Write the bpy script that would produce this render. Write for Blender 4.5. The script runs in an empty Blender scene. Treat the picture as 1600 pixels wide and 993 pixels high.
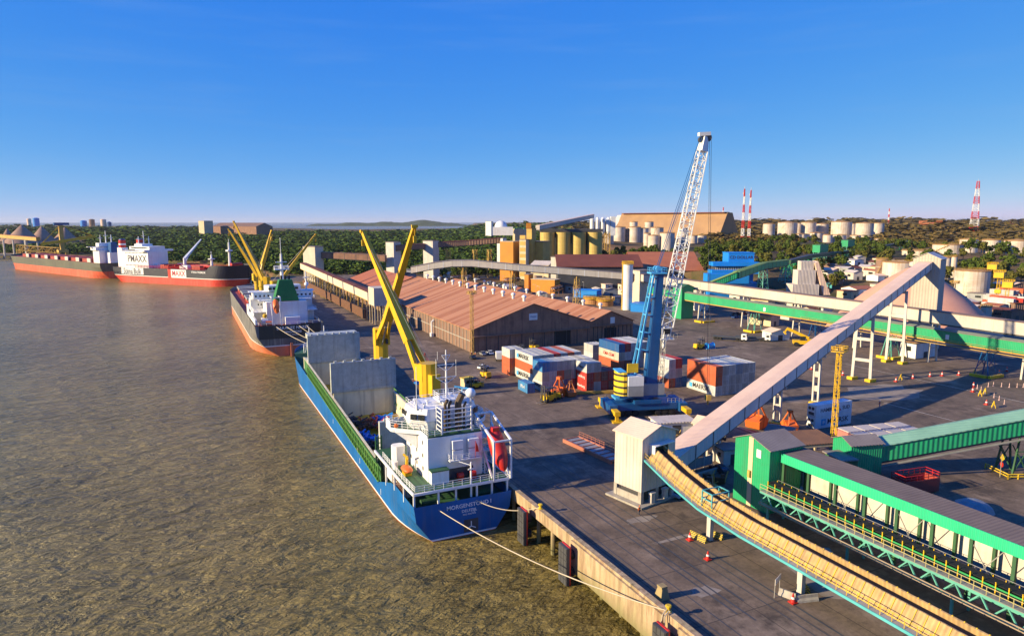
import bpy, math, random
import numpy as np
from mathutils import Vector, Matrix, Euler
R = math.radians
rnd = random.Random(7)
scene = bpy.context.scene
COL = scene.collection
# ------------------------------------------------------------------ camera survey
CAMH = 49.0
FPX = 1067.0
PITCH = R(8.03)
YAW = R(25.545)
FW = Vector((math.sin(YAW)*math.cos(PITCH), math.cos(YAW)*math.cos(PITCH), -math.sin(PITCH)))
RT = Vector((math.cos(YAW), -math.sin(YAW), 0))
UP = RT.cross(FW)
cam = bpy.data.cameras.new('camera'); camo = bpy.data.objects.new('camera', cam); COL.objects.link(camo)
cam.sensor_width = 36; cam.lens = 36*FPX/1600; cam.clip_start = 1; cam.clip_end = 90000
camo.location = (0, 0, CAMH); camo.rotation_euler = (R(90)-PITCH, 0, -YAW)
scene.camera = camo
def ray(px, py): return FW + RT*((px-800)/FPX) + UP*((496.5-py)/FPX)
def G(px, py, z=0.0):            # survey: where a sight line meets height z
    d = ray(px, py); t = (z-CAMH)/d.z
    return Vector((d.x*t, d.y*t, z))
def GD(px, py, D):               # survey: point at forward distance D
    return Vector((0, 0, CAMH)) + ray(px, py)*D
# ------------------------------------------------------------------ mesh builder
class MB:
    def __init__(s, M=None): s.v = []; s.f = []; s.m = []; s.M = M
    def add(s, vs, fs, m=0):
        b = len(s.v)
        if s.M is not None: vs = [tuple(s.M @ Vector(p)) for p in vs]
        s.v += [tuple(p) for p in vs]
        for f in fs: s.f.append(tuple(b+i for i in f)); s.m.append(m)
        return s
    def box(s, c, d, rz=0, m=0):
        hx, hy, hz = d[0]/2, d[1]/2, d[2]/2; co, si = math.cos(rz), math.sin(rz)
        vs = []
        for z in (-hz, hz):
            for x, y in ((-hx, -hy), (hx, -hy), (hx, hy), (-hx, hy)):
                vs.append((c[0]+x*co-y*si, c[1]+x*si+y*co, c[2]+z))
        return s.add(vs, [(3, 2, 1, 0), (4, 5, 6, 7), (0, 1, 5, 4), (1, 2, 6, 5), (2, 3, 7, 6), (3, 0, 4, 7)], m)
    def bx(s, x0, x1, y0, y1, z0, z1, m=0):
        return s.box(((x0+x1)/2, (y0+y1)/2, (z0+z1)/2), (abs(x1-x0), abs(y1-y0), abs(z1-z0)), 0, m)
    def beam(s, p, q, w, h=None, m=0, w2=None, h2=None):
        h = h or w; w2 = w2 or w; h2 = h2 or h
        p = Vector(p); q = Vector(q); d = (q-p).normalized()
        a = d.cross(Vector((0, 0, 1)))
        if a.length < 1e-3: a = Vector((1, 0, 0))
        a.normalize(); b = a.cross(d)
        vs = [p+a*(w/2*i)+b*(h/2*j) for i, j in ((-1, -1), (1, -1), (1, 1), (-1, 1))] + \
             [q+a*(w2/2*i)+b*(h2/2*j) for i, j in ((-1, -1), (1, -1), (1, 1), (-1, 1))]
        return s.add(vs, [(3, 2, 1, 0), (4, 5, 6, 7), (0, 1, 5, 4), (1, 2, 6, 5), (2, 3, 7, 6), (3, 0, 4, 7)], m)
    def tube(s, p, q, r, r1=None, n=6, m=0):
        r1 = r if r1 is None else r1
        p = Vector(p); q = Vector(q); d = (q-p).normalized()
        a = d.cross(Vector((0, 0, 1)))
        if a.length < 1e-3: a = Vector((1, 0, 0))
        a.normalize(); b = a.cross(d)
        vs = []
        for c, rr in ((p, r), (q, r1)):
            for i in range(n):
                t = 2*math.pi*i/n; vs.append(c+a*(math.cos(t)*rr)+b*(math.sin(t)*rr))
        fs = [(i, (i+1) % n, n+(i+1) % n, n+i) for i in range(n)]
        fs += [tuple(range(n-1, -1, -1)), tuple(range(n, 2*n))]
        return s.add(vs, fs, m)
    def path(s, pts, r, n=5, m=0):
        for a, b in zip(pts, pts[1:]): s.tube(a, b, r, n=n, m=m)
        return s
    def lathe(s, c, prof, n=20, m=0, capb=False):     # prof: (r,z) bottom to top
        vs = []; k = len(prof)
        for r, z in prof:
            for i in range(n):
                t = 2*math.pi*i/n; vs.append((c[0]+r*math.cos(t), c[1]+r*math.sin(t), c[2]+z))
        fs = []
        for j in range(k-1):
            for i in range(n): fs.append((j*n+i, j*n+(i+1) % n, (j+1)*n+(i+1) % n, (j+1)*n+i))
        fs.append(tuple(range((k-1)*n, k*n)))
        if capb: fs.append(tuple(range(n-1, -1, -1)))
        return s.add(vs, fs, m)
    def prism(s, pts, z0, z1, m=0):                    # vertical prism of an xy polygon (ccw)
        n = len(pts)
        vs = [(x, y, z0) for x, y in pts]+[(x, y, z1) for x, y in pts]
        fs = [tuple(range(n-1, -1, -1)), tuple(range(n, 2*n))]+[(i, (i+1) % n, n+(i+1) % n, n+i) for i in range(n)]
        return s.add(vs, fs, m)
    def extr(s, prof, p, q, m=0, side=None):           # profile (u,z) swept from p to q; u to the right of travel
        p = Vector(p); q = Vector(q); d = (q-p); h = Vector((d.x, d.y, 0)).normalized(); a = Vector((h.y, -h.x, 0))
        n = len(prof)
        vs = [p+a*u+Vector((0, 0, z)) for u, z in prof]+[q+a*u+Vector((0, 0, z)) for u, z in prof]
        fs = [tuple(range(n)), tuple(range(2*n-1, n-1, -1))]+[((i+1) % n, i, n+i, n+(i+1) % n) for i in range(n)]
        return s.add(vs, fs, m)
    def rail(s, pts, h=1.1, r=0.04, step=2.0, mid=1, m=0):
        pts = [Vector(p) for p in pts]
        for a, b in zip(pts, pts[1:]):
            for k in range(1, mid+2):
                z = Vector((0, 0, h*k/(mid+1))); s.tube(a+z, b+z, r, n=4, m=m)
            n = max(1, int(round((b-a).length/step)))
            for i in range(n+1):
                c = a.lerp(b, i/n); s.tube(c, c+Vector((0, 0, h)), r, n=4, m=m)
        return s
    def lattice(s, p, q, w0, w1, n, r, rb=None, m=0, side=None):
        p = Vector(p); q = Vector(q); d = (q-p).normalized()
        a = Vector(side).normalized() if side is not None else d.cross(Vector((0, 0, 1)))
        if a.length < 1e-3: a = Vector((1, 0, 0))
        a = (a-d*a.dot(d)).normalized(); b = a.cross(d); rb = rb or r*0.6
        def ring(t):
            c = p.lerp(q, t); w = (w0+(w1-w0)*t)/2
            return [c+a*w*i+b*w*j for i, j in ((-1, -1), (1, -1), (1, 1), (-1, 1))]
        rs = [ring(i/n) for i in range(n+1)]
        for k in range(4): s.tube(rs[0][k], rs[-1][k], r, n=5, m=m)
        for i in range(n):
            for k in range(4):
                A, B = (k, (k+1) % 4) if i % 2 else ((k+1) % 4, k)
                s.tube(rs[i][A], rs[i+1][B], rb, n=4, m=m)
                s.tube(rs[i][k], rs[i][(k+1) % 4], rb, n=4, m=m)
        return s
    def ball(s, c, r, n=10, k=6, sz=1.0, m=0):
        prof = [(max(.01, r*math.sin(math.pi*j/k)), -r*sz*math.cos(math.pi*j/k)) for j in range(k+1)]
        return s.lathe(c, prof, n, m, True)
    def build(s, name, mats, parent=None, smooth=False, loc=None, rz=0):
        me = bpy.data.meshes.new(name)
        me.from_pydata(s.v, [], s.f); 
        if not isinstance(mats, (list, tuple)): mats = [mats]
        for x in mats: me.materials.append(x)
        if any(s.m): me.polygons.foreach_set('material_index', s.m)
        if smooth: me.polygons.foreach_set('use_smooth', [True]*len(s.f))
        me.update()
        o = bpy.data.objects.new(name, me); COL.objects.link(o)
        if parent: o.parent = parent
        if loc is not None: o.location = loc
        o.rotation_euler.z = rz
        return o
def tag(o, label=None, cat=None, group=None, kind=None):
    if label: o['label'] = label
    if cat: o['category'] = cat
    if group: o['group'] = group
    if kind: o['kind'] = kind
    return o
def thing(name, label, cat, loc=(0, 0, 0), rz=0, group=None):
    o = bpy.data.objects.new(name, None); COL.objects.link(o)
    o.location = loc; o.rotation_euler = (0, 0, rz); o.empty_display_size = .5
    return tag(o, label, cat, group)
def copy_tree(src, loc=None, rz=None, label=None, group=None):
    def rec(o, par):
        c = o.copy(); COL.objects.link(c); c.parent = par
        for ch in list(o.children):
            if not ch.name.startswith('side_l'): rec(ch, c)
        return c
    r = rec(src, None)
    if loc is not None: r.location = loc
    if rz is not None: r.rotation_euler.z = rz
    if label: r['label'] = label
    if group: r['group'] = group
    return r
def W(o):                         # builder whose vertices are given in world coordinates under thing o
    return MB(Matrix.LocRotScale(o.location, o.rotation_euler, None).inverted())
def text(s, size, loc, nrm, parent, mat, name='lettering', align='CENTER', ext=0.02, squeeze=1.0):
    cu = bpy.data.curves.new(name, 'FONT'); cu.body = s; cu.size = size; cu.extrude = ext
    cu.align_x = align; cu.align_y = 'CENTER'; cu.offset = size*0.012
    cu.resolution_u = 3
    t = bpy.data.objects.new(name, cu); COL.objects.link(t)
    dg = bpy.context.evaluated_depsgraph_get()
    me = bpy.data.meshes.new_from_object(t.evaluated_get(dg)); bpy.data.objects.remove(t); bpy.data.curves.remove(cu)
    n = Vector(nrm).normalized(); u = Vector((0, 0, 1)); u = (u-n*u.dot(n)).normalized() if abs(n.z) < .99 else Vector((0, 1, 0)); x = u.cross(n)
    M = Matrix(((x.x*squeeze, u.x, n.x, loc[0]), (x.y*squeeze, u.y, n.y, loc[1]), (x.z*squeeze, u.z, n.z, loc[2]), (0, 0, 0, 1)))
    me.transform(M); me.materials.clear(); me.materials.append(mat); me.name = name
    o = bpy.data.objects.new(name, me); COL.objects.link(o); o.parent = parent
    return o
# ------------------------------------------------------------------ materials
MATS = {}
def mk(name, c, c2=None, s=.25, rough=.6, metal=0, bump=0, bs=3.0, corr=None, streak=0, sc=(.12, .09, .07), amt=.5, spec=.4, speck=0):
    if name in MATS: return MATS[name]
    m = bpy.data.materials.new(name); m.use_nodes = True; MATS[name] = m
    nt = m.node_tree; N = nt.nodes; L = nt.links
    b = N['Principled BSDF']; b.inputs['Roughness'].default_value = rough; b.inputs['Metallic'].default_value = metal
    b.inputs['Specular IOR Level'].default_value = spec
    tc = N.new('ShaderNodeTexCoord')
    geo = N.new('ShaderNodeNewGeometry')
    c2 = c2 or tuple(x*.72 for x in c)
    no = N.new('ShaderNodeTexNoise'); no.inputs['Scale'].default_value = s; no.inputs['Detail'].default_value = 6; no.inputs['Roughness'].default_value = .62
    L.new(geo.outputs['Position'], no.inputs['Vector'])
    cr = N.new('ShaderNodeValToRGB'); cr.color_ramp.elements[0].position = .5-.25*amt-.05; cr.color_ramp.elements[1].position = .5+.25*amt+.05
    cr.color_ramp.elements[0].color = (*c2, 1); cr.color_ramp.elements[1].color = (*c, 1)
    L.new(no.outputs['Fac'], cr.inputs['Fac']); out = cr.outputs['Color']
    def mix(fac, a, bcol):
        x = N.new('ShaderNodeMix'); x.data_type = 'RGBA'
        L.new(fac, x.inputs[0]); L.new(a, x.inputs[6]); x.inputs[7].default_value = (*bcol, 1)
        return x.outputs[2]
    if streak:                      # vertical dirt runs and rust
        mp = N.new('ShaderNodeMapping'); mp.inputs['Scale'].default_value = (1.1, 1.1, .10); L.new(geo.outputs['Position'], mp.inputs['Vector'])
        n2 = N.new('ShaderNodeTexNoise'); n2.inputs['Scale'].default_value = 1.0; n2.inputs['Detail'].default_value = 5; L.new(mp.outputs['Vector'], n2.inputs['Vector'])
        r2 = N.new('ShaderNodeMapRange'); r2.inputs[1].default_value = .50; r2.inputs[2].default_value = .74; r2.inputs[4].default_value = streak
        L.new(n2.outputs['Fac'], r2.inputs[0]); out = mix(r2.outputs[0], out, sc)
    if speck:
        n3 = N.new('ShaderNodeTexNoise'); n3.inputs['Scale'].default_value = 2.2; n3.inputs['Detail'].default_value = 8; L.new(geo.outputs['Position'], n3.inputs['Vector'])
        r3 = N.new('ShaderNodeMapRange'); r3.inputs[1].default_value = .58; r3.inputs[2].default_value = .7; r3.inputs[4].default_value = speck
        L.new(n3.outputs['Fac'], r3.inputs[0]); out = mix(r3.outputs[0], out, sc)
    L.new(out, b.inputs['Base Color'])
    nrm = None
    if corr:                        # corrugation along an axis, period in metres
        ax, per, st = corr
        sx = N.new('ShaderNodeSeparateXYZ'); L.new(tc.outputs['Object'], sx.inputs[0])
        mu = N.new('ShaderNodeMath'); mu.operation = 'MULTIPLY'; mu.inputs[1].default_value = 2*math.pi/per
        if ax == 'xy':
            ad = N.new('ShaderNodeMath'); ad.operation = 'ADD'; L.new(sx.outputs[0], ad.inputs[0]); L.new(sx.outputs[1], ad.inputs[1]); L.new(ad.outputs[0], mu.inputs[0])
        else: L.new(sx.outputs['xyz'.index(ax)], mu.inputs[0])
        si = N.new('ShaderNodeMath'); si.operation = 'SINE'; L.new(mu.outputs[0], si.inputs[0])
        bp = N.new('ShaderNodeBump'); bp.inputs['Strength'].default_value = st; bp.inputs['Distance'].default_value = per*.15
        L.new(si.outputs[0], bp.inputs['Height']); nrm = bp.outputs[0]
    if bump:
        n4 = N.new('ShaderNodeTexNoise'); n4.inputs['Scale'].default_value = bs; n4.inputs['Detail'].default_value = 5; L.new(geo.outputs['Position'], n4.inputs['Vector'])
        b2 = N.new('ShaderNodeBump'); b2.inputs['Strength'].default_value = bump; b2.inputs['Distance'].default_value = .1
        L.new(n4.outputs['Fac'], b2.inputs['Height'])
        if nrm: L.new(nrm, b2.inputs['Normal'])
        nrm = b2.outputs[0]
    if nrm: L.new(nrm, b.inputs['Normal'])
    return m
M = dict(
 white=mk('white_paint', (.78, .78, .76), (.66, .65, .62), rough=.45, streak=.25, sc=(.35, .24, .15)),
 shipwhite=mk('ship_white', (.82, .82, .82), (.74, .74, .73), rough=.4, streak=.28, sc=(.5, .38, .28)),
 oldwhite=mk('old_white', (.62, .58, .52), (.5, .45, .4), rough=.6, streak=.35, sc=(.28, .2, .15)),
 tankwhite=mk('tank_white', (.64, .57, .50), (.46, .36, .28), s=.1, rough=.6, streak=.7, sc=(.42, .26, .15)),
 rusttop=mk('rusty_roof', (.50, .30, .12), (.34, .15, .05), s=.2, rough=.8),
 grey=mk('grey_paint', (.30, .31, .32), rough=.55, streak=.3),
 hatch=mk('hatch_grey', (.50, .53, .50), (.36, .39, .37), s=.5, rough=.55, bump=.6, bs=1.0, streak=.5, sc=(.22, .20, .15), speck=.6),
 dgrey=mk('dark_grey', (.07, .07, .075), rough=.6),
 black=mk('black_rubber', (.02, .02, .022), rough=.75),
 shipblack=mk('ship_black', (.025, .027, .03), (.04, .04, .038), rough=.45, streak=.25, sc=(.16, .12, .09)),
 hullblue=mk('hull_blue', (.004, .125, .40), (.003, .08, .26), s=.12, rough=.55, streak=.4, sc=(.09, .13, .18), speck=.15, spec=.25),
 bootred=mk('boot_red', (.66, .10, .045), (.50, .075, .035), s=.15, rough=.6, streak=.5, sc=(.5, .28, .2)),
 boottan=mk('boot_pink', (.68, .20, .10), (.54, .15, .075), s=.15, rough=.6, streak=.4, sc=(.4, .3, .25)),
 red=mk('signal_red', (.60, .03, .02), rough=.4),
 orange=mk('bright_orange', (.75, .16, .03), rough=.45),
 dred=mk('deck_red', (.36, .05, .035), rough=.65, streak=.3),
 yellow=mk('crane_yellow', (.72, .44, .015), (.62, .36, .012), s=.3, rough=.42, streak=.15, sc=(.3, .16, .05)),
 syellow=mk('safety_yellow', (.75, .50, .02), rough=.5, streak=.1),
 mustard=mk('mustard_steel', (.56, .36, .08), (.44, .26, .06), rough=.6),
 ochre=mk('ochre_panel', (.56, .37, .16), (.42, .27, .11), s=.6, rough=.7, corr=('y', 1.1, .8), streak=.6, sc=(.26, .17, .1)),
 green=mk('gantry_green', (.02, .36, .15), (.015, .28, .12), s=.2, rough=.5, corr=('xy', .5, .55), streak=.35, sc=(.07, .17, .09), speck=.3),
 dgreen=mk('deck_green', (.035, .12, .05), (.03, .09, .04), rough=.6, streak=.2),
 hgreen=mk('hull_green', (.05, .19, .06), (.03, .11, .04), s=.6, rough=.55, streak=.4, sc=(.18, .17, .06)),
 teal=mk('teal_steel', (.12, .42, .32), (.09, .33, .26), rough=.55, streak=.2),
 cyan=mk('cyan_steel', (.10, .45, .48), rough=.5),
 bblue=mk('bright_blue', (.01, .24, .72), (.01, .20, .6), s=.1, rough=.5),
 cblue=mk('crane_blue', (.008, .085, .26), (.006, .065, .2), s=.3, rough=.4, streak=.15),
 lblue=mk('light_blue', (.09, .42, .75), rough=.45),
 navy=mk('container_navy', (.015, .05, .17), rough=.5, corr=('xy', .28, .9), streak=.2),
 steel=mk('bare_steel', (.38, .36, .33), rough=.5, metal=.3),
 rust=mk('rusty_steel', (.17, .075, .035), (.10, .05, .03), s=.8, rough=.85),
 rooffront=mk('roof_rust', (.42, .14, .06), (.34, .11, .05), s=.12, rough=.75, corr=('y', 1.1, .35), streak=.15, sc=(.25, .12, .08)),
 pinkroof=mk('dusty_pink_roof', (.82, .59, .43), (.70, .48, .35), s=.12, rough=.75, corr=('xy', .9, .25), speck=.15, sc=(.35, .2, .15)),
 dustwall=mk('dusty_wall', (.62, .55, .49), (.50, .44, .38), s=.2, rough=.7, corr=('xy', .8, .45), streak=.35, sc=(.28, .2, .16)),
 beige=mk('beige_panel', (.62, .55, .43), (.52, .46, .36), s=.2, rough=.65, corr=('xy', 1.0, .25), streak=.25, sc=(.36, .27, .2)),
 galwhite=mk('gallery_panel', (.54, .48, .43), (.44, .39, .35), s=.1, rough=.65, corr=('xy', 1.0, .25), streak=.3, sc=(.4, .3, .25)),
 brickpanel=mk('brown_panel', (.27, .16, .11), (.20, .12, .09), s=.3, rough=.8, corr=('xy', 1.2, .6), streak=.3, sc=(.1, .07, .06)),
 gable=mk('gable_brown', (.36, .19, .12), (.22, .12, .08), s=.25, rough=.85, streak=.5, sc=(.05, .035, .03)),
 concrete=mk('concrete', (.42, .38, .32), (.30, .27, .23), s=.8, rough=.85, bump=.3, streak=.4, sc=(.2, .15, .1)),
 quayface=mk('quay_face', (.54, .37, .25), (.34, .29, .15), s=.35, rough=.9, bump=.6, bs=2, streak=.95, sc=(.17, .13, .06), amt=.9),
 greyroof=mk('grey_brown_roof', (.27, .23, .20), (.21, .17, .15), s=.3, rough=.8, corr=('xy', .7, .4)),
 brownroof=mk('brown_roof', (.19, .055, .03), (.14, .04, .022), s=.1, rough=.8, corr=('xy', 1.0, .3)),
 shedwall=mk('tan_shed', (.36, .21, .10), (.28, .16, .08), s=.05, rough=.8, streak=.2),
 orangepanel=mk('orange_panel', (.60, .24, .02), (.52, .2, .02), s=.1, rough=.6, streak=.15),
 siloy=mk('silo_yellow', (.52, .38, .10), (.44, .31, .08), s=.1, rough=.6, streak=.25),
 cream=mk('cream_wall', (.64, .52, .33), (.54, .42, .26), s=.1, rough=.7, streak=.25),
 glass=mk('dark_glass', (.02, .025, .03), rough=.12, spec=.8),
 coal=mk('stockpile', (.36, .23, .17), (.26, .16, .12), s=.1, rough=.95, bump=.4),
 skin=mk('skin', (.28, .15, .10), rough=.6), trouser=mk('work_trousers', (.03, .04, .07), rough=.8),
 rope=mk('mooring_rope', (.62, .52, .36), rough=.9),
)
# ------------------------------------------------------------------ light and sky
SUN_EL, = (R(19),)
SH = Vector((0.992, -0.125, 0)).normalized()      # where shadows point
ldir = Vector((SH.x*math.cos(SUN_EL), SH.y*math.cos(SUN_EL), -math.sin(SUN_EL)))
sl = bpy.data.lights.new('sun', 'SUN'); so = bpy.data.objects.new('sun', sl); COL.objects.link(so)
sl.energy = 5.0; sl.angle = R(.5); sl.color = (1.0, .81, .49)
so.rotation_euler = ldir.to_track_quat('-Z', 'Y').to_euler(); so.location = (-200, 0, 200)
w = bpy.data.worlds.new('World'); scene.world = w; w.use_nodes = True
nt = w.node_tree; bg = nt.nodes['Background']
sky = nt.nodes.new('ShaderNodeTexSky'); sky.sky_type = 'NISHITA'; sky.sun_disc = False
sky.sun_elevation = SUN_EL; sky.sun_rotation = math.atan2(-SH.x, -SH.y)
sky.altitude = 0; sky.air_density = .5; sky.dust_density = 0; sky.ozone_density = 6.0
sep = nt.nodes.new('ShaderNodeSeparateColor'); com = nt.nodes.new('ShaderNodeCombineColor'); nt.links.new(sky.outputs[0], sep.inputs[0])
for k, (gain, g_) in enumerate(((1.12, 1.28), (.47, .58), (.485, .05))):      # film response of the deep blue sky
    m1 = nt.nodes.new('ShaderNodeMath'); m1.operation = 'MULTIPLY'; m1.inputs[1].default_value = .1
    mc = nt.nodes.new('ShaderNodeMath'); mc.operation = 'MINIMUM'; mc.inputs[1].default_value = (.42, .62, .9)[k]
    m2 = nt.nodes.new('ShaderNodeMath'); m2.operation = 'POWER'; m2.inputs[1].default_value = g_
    m3 = nt.nodes.new('ShaderNodeMath'); m3.operation = 'MULTIPLY'; m3.inputs[1].default_value = gain*10
    nt.links.new(sep.outputs[k], m1.inputs[0]); nt.links.new(m1.outputs[0], mc.inputs[0]); nt.links.new(mc.outputs[0], m2.inputs[0]); nt.links.new(m2.outputs[0], m3.inputs[0]); nt.links.new(m3.outputs[0], com.inputs[k])
wtc = nt.nodes.new('ShaderNodeTexCoord'); wmp = nt.nodes.new('ShaderNodeMapping'); wmp.inputs['Scale'].default_value = (2.2, 2.2, 26); nt.links.new(wtc.outputs['Generated'], wmp.inputs[0])
wn_ = nt.nodes.new('ShaderNodeTexNoise'); wn_.inputs['Scale'].default_value = 1.6; wn_.inputs['Detail'].default_value = 7; wn_.inputs['Roughness'].default_value = .6; nt.links.new(wmp.outputs[0], wn_.inputs[0])
wr = nt.nodes.new('ShaderNodeMapRange'); wr.inputs[1].default_value = .52; wr.inputs[2].default_value = .78; wr.inputs[4].default_value = .12; nt.links.new(wn_.outputs['Fac'], wr.inputs[0])
wx = nt.nodes.new('ShaderNodeMix'); wx.data_type = 'RGBA'; nt.links.new(wr.outputs[0], wx.inputs[0]); nt.links.new(com.outputs[0], wx.inputs[6]); wx.inputs[7].default_value = (1.7, 2.6, 4.1, 1)
nt.links.new(wx.outputs[2], bg.inputs[0])
bg.inputs[1].default_value = 0.10
vs = scene.view_settings; vs.view_transform = 'Standard'; vs.look = 'None'; vs.gamma = 1; vs.exposure = 0.86
scene.cycles.max_bounces = 5; scene.cycles.diffuse_bounces = 2; scene.cycles.glossy_bounces = 3; scene.cycles.transparent_max_bounces = 4
scene.cycles.caustics_reflective = False; scene.cycles.caustics_refractive = False
# ------------------------------------------------------------------ water
def water_mat():
    m = bpy.data.materials.new('river_water'); m.use_nodes = True; nt = m.node_tree; N = nt.nodes; L = nt.links
    b = N['Principled BSDF']; b.inputs['Roughness'].default_value = .24; b.inputs['Specular IOR Level'].default_value = .42; b.inputs['IOR'].default_value = 1.33
    geo = N.new('ShaderNodeNewGeometry')
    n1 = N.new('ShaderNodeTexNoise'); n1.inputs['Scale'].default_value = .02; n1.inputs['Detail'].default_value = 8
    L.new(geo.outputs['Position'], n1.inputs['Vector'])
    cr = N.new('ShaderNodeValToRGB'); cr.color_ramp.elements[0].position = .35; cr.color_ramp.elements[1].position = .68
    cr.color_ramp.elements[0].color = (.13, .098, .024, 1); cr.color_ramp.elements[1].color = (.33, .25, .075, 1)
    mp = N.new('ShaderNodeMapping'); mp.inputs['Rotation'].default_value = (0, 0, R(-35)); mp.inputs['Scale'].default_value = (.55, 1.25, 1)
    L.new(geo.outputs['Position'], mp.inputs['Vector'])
    n2 = N.new('ShaderNodeTexNoise'); n2.inputs['Scale'].default_value = .42; n2.inputs['Detail'].default_value = 5; n2.inputs['Distortion'].default_value = .8; L.new(mp.outputs[0], n2.inputs['Vector'])  # ripple light and dark painted into the base colour, along the wave pattern
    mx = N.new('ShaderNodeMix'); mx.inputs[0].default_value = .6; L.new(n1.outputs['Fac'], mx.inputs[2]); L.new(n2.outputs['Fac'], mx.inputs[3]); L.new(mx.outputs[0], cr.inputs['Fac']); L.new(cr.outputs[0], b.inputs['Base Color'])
    hs = None
    for sc_, am in ((.07, 1.5), (.26, 1.5), (.85, .75), (2.4, .2)):
        n = N.new('ShaderNodeTexNoise'); n.inputs['Scale'].default_value = sc_; n.inputs['Detail'].default_value = 4; n.inputs['Roughness'].default_value = .6
        n.inputs['Distortion'].default_value = .6
        L.new(mp.outputs[0], n.inputs['Vector'])
        mu = N.new('ShaderNodeMath'); mu.operation = 'MULTIPLY'; mu.inputs[1].default_value = am; L.new(n.outputs['Fac'], mu.inputs[0])
        if hs is None: hs = mu.outputs[0]
        else:
            ad = N.new('ShaderNodeMath'); ad.operation = 'ADD'; L.new(hs, ad.inputs[0]); L.new(mu.outputs[0], ad.inputs[1]); hs = ad.outputs[0]
    bp = N.new('ShaderNodeBump'); bp.inputs['Strength'].default_value = 1.0; bp.inputs['Distance'].default_value = 1.5
    L.new(hs, bp.inputs['Height']); L.new(bp.outputs[0], b.inputs['Normal'])
    return m
WZ = -6.0
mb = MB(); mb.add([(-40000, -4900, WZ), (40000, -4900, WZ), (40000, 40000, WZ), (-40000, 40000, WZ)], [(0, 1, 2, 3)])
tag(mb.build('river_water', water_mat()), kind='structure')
# ------------------------------------------------------------------ terrain
def mixmat(name, cols, s, rough=.95, bump=.0, extra=None):
    m = bpy.data.materials.new(name); m.use_nodes = True; nt = m.node_tree; N = nt.nodes; L = nt.links
    b = N['Principled BSDF']; b.inputs['Roughness'].default_value = rough; b.inputs['Specular IOR Level'].default_value = .15
    geo = N.new('ShaderNodeNewGeometry'); n = N.new('ShaderNodeTexNoise'); n.inputs['Scale'].default_value = s; n.inputs['Detail'].default_value = 9; n.inputs['Roughness'].default_value = .62
    L.new(geo.outputs['Position'], n.inputs['Vector'])
    cr = N.new('ShaderNodeValToRGB'); e = cr.color_ramp.elements
    k = len(cols)
    e[0].position = .32; e[0].color = (*cols[0], 1); e[1].position = .7; e[1].color = (*cols[-1], 1)
    for i in range(1, k-1):
        q = e.new(.32+.38*i/(k-1)); q.color = (*cols[i], 1)
    nb = N.new('ShaderNodeTexNoise'); nb.inputs['Scale'].default_value = s*7; nb.inputs['Detail'].default_value = 5; L.new(geo.outputs['Position'], nb.inputs['Vector'])
    av = N.new('ShaderNodeMix'); av.inputs[0].default_value = .45; L.new(n.outputs['Fac'], av.inputs[2]); L.new(nb.outputs['Fac'], av.inputs[3])
    L.new(av.outputs[0], cr.inputs['Fac']); L.new(cr.outputs[0], b.inputs['Base Color'])
    if bump:
        n2 = N.new('ShaderNodeTexNoise'); n2.inputs['Scale'].default_value = s*12; n2.inputs['Detail'].default_value = 6; L.new(geo.outputs['Position'], n2.inputs['Vector'])
        bp = N.new('ShaderNodeBump'); bp.inputs['Strength'].default_value = bump; bp.inputs['Distance'].default_value = 2; L.new(n2.outputs['Fac'], bp.inputs['Height']); L.new(bp.outputs[0], b.inputs['Normal'])
    return m
M['land'] = mixmat('scrub_land', [(.05, .055, .015), (.09, .075, .03), (.17, .10, .05), (.24, .13, .07)], .012, bump=.6)
M['shrubmass'] = mixmat('forest_leaves', [(.024, .05, .008), (.055, .095, .013), (.12, .15, .025)], .10)
M['leaf'] = mixmat('tree_leaves', [(.03, .05, .008), (.06, .09, .014), (.13, .14, .022)], .35)
M['leaf2'] = mixmat('olive_leaves', [(.05, .06, .012), (.10, .10, .02), (.16, .13, .03)], .35)
M['bark'] = mk('bark', (.10, .07, .05), rough=.95)
cps = [(51, 100, 0), (230, 240, 0), (230, 100, 0), (300, 200, 0), (150, 400, 0), (250, 560, 0), (100, 620, 0), (300, 330, 0), (380, 250, 0), (330, 130, 0), (150, 250, 0),
       (10, 1100, 0), (-200, 1500, 0), (300, 1500, 0), (700, 2500, 1), (1100, 4300, 1), (-600, 1600, 0), (-900, 3500, 2), (350, 850, 1), (150, 700, 0), (400, 450, 0), (480, 750, 0)]
for px, py, D in ((1000, 385, 950), (1090, 385, 950), (960, 373, 1250), (1080, 373, 1250), (1150, 398, 600), (1210, 378, 900), (1290, 372, 1300), (1400, 384, 1000), (1500, 394, 700), (1590, 396, 700),
                  (1400, 436, 440), (1520, 447, 420), (1590, 430, 500), (1300, 351, 4000), (1500, 353, 3000), (1522, 362, 1500), (1100, 351, 3500), (850, 353, 2600), (1250, 400, 620), (1350, 400, 650), (1700, 400, 700), (1800, 355, 3000), (1300, 347, 8500), (1600, 347, 8500), (1000, 347, 8500), (1150, 420, 470), (1480, 395, 640), (900, 372, 1000)):
    cps.append(tuple(GD(px, py, D)))
CP = np.array([tuple(c) for c in cps])
land_poly = [(78, -120), (78, 640)] + [tuple(G(a, b, -6).xy) for a, b in ((368, 424), (300, 419), (170, 410), (60, 403), (-60, 399), (-400, 398))] + \
            [tuple(GD(-900, 350, 5000).xy), tuple(GD(-100, 350, 9000).xy), tuple(GD(330, 350, 5200).xy), tuple(GD(560, 350, 4300).xy), tuple(GD(722, 350, 4600).xy), tuple(GD(745, 350, 11000).xy), (20000, 16000), (20000, -120)]
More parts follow.
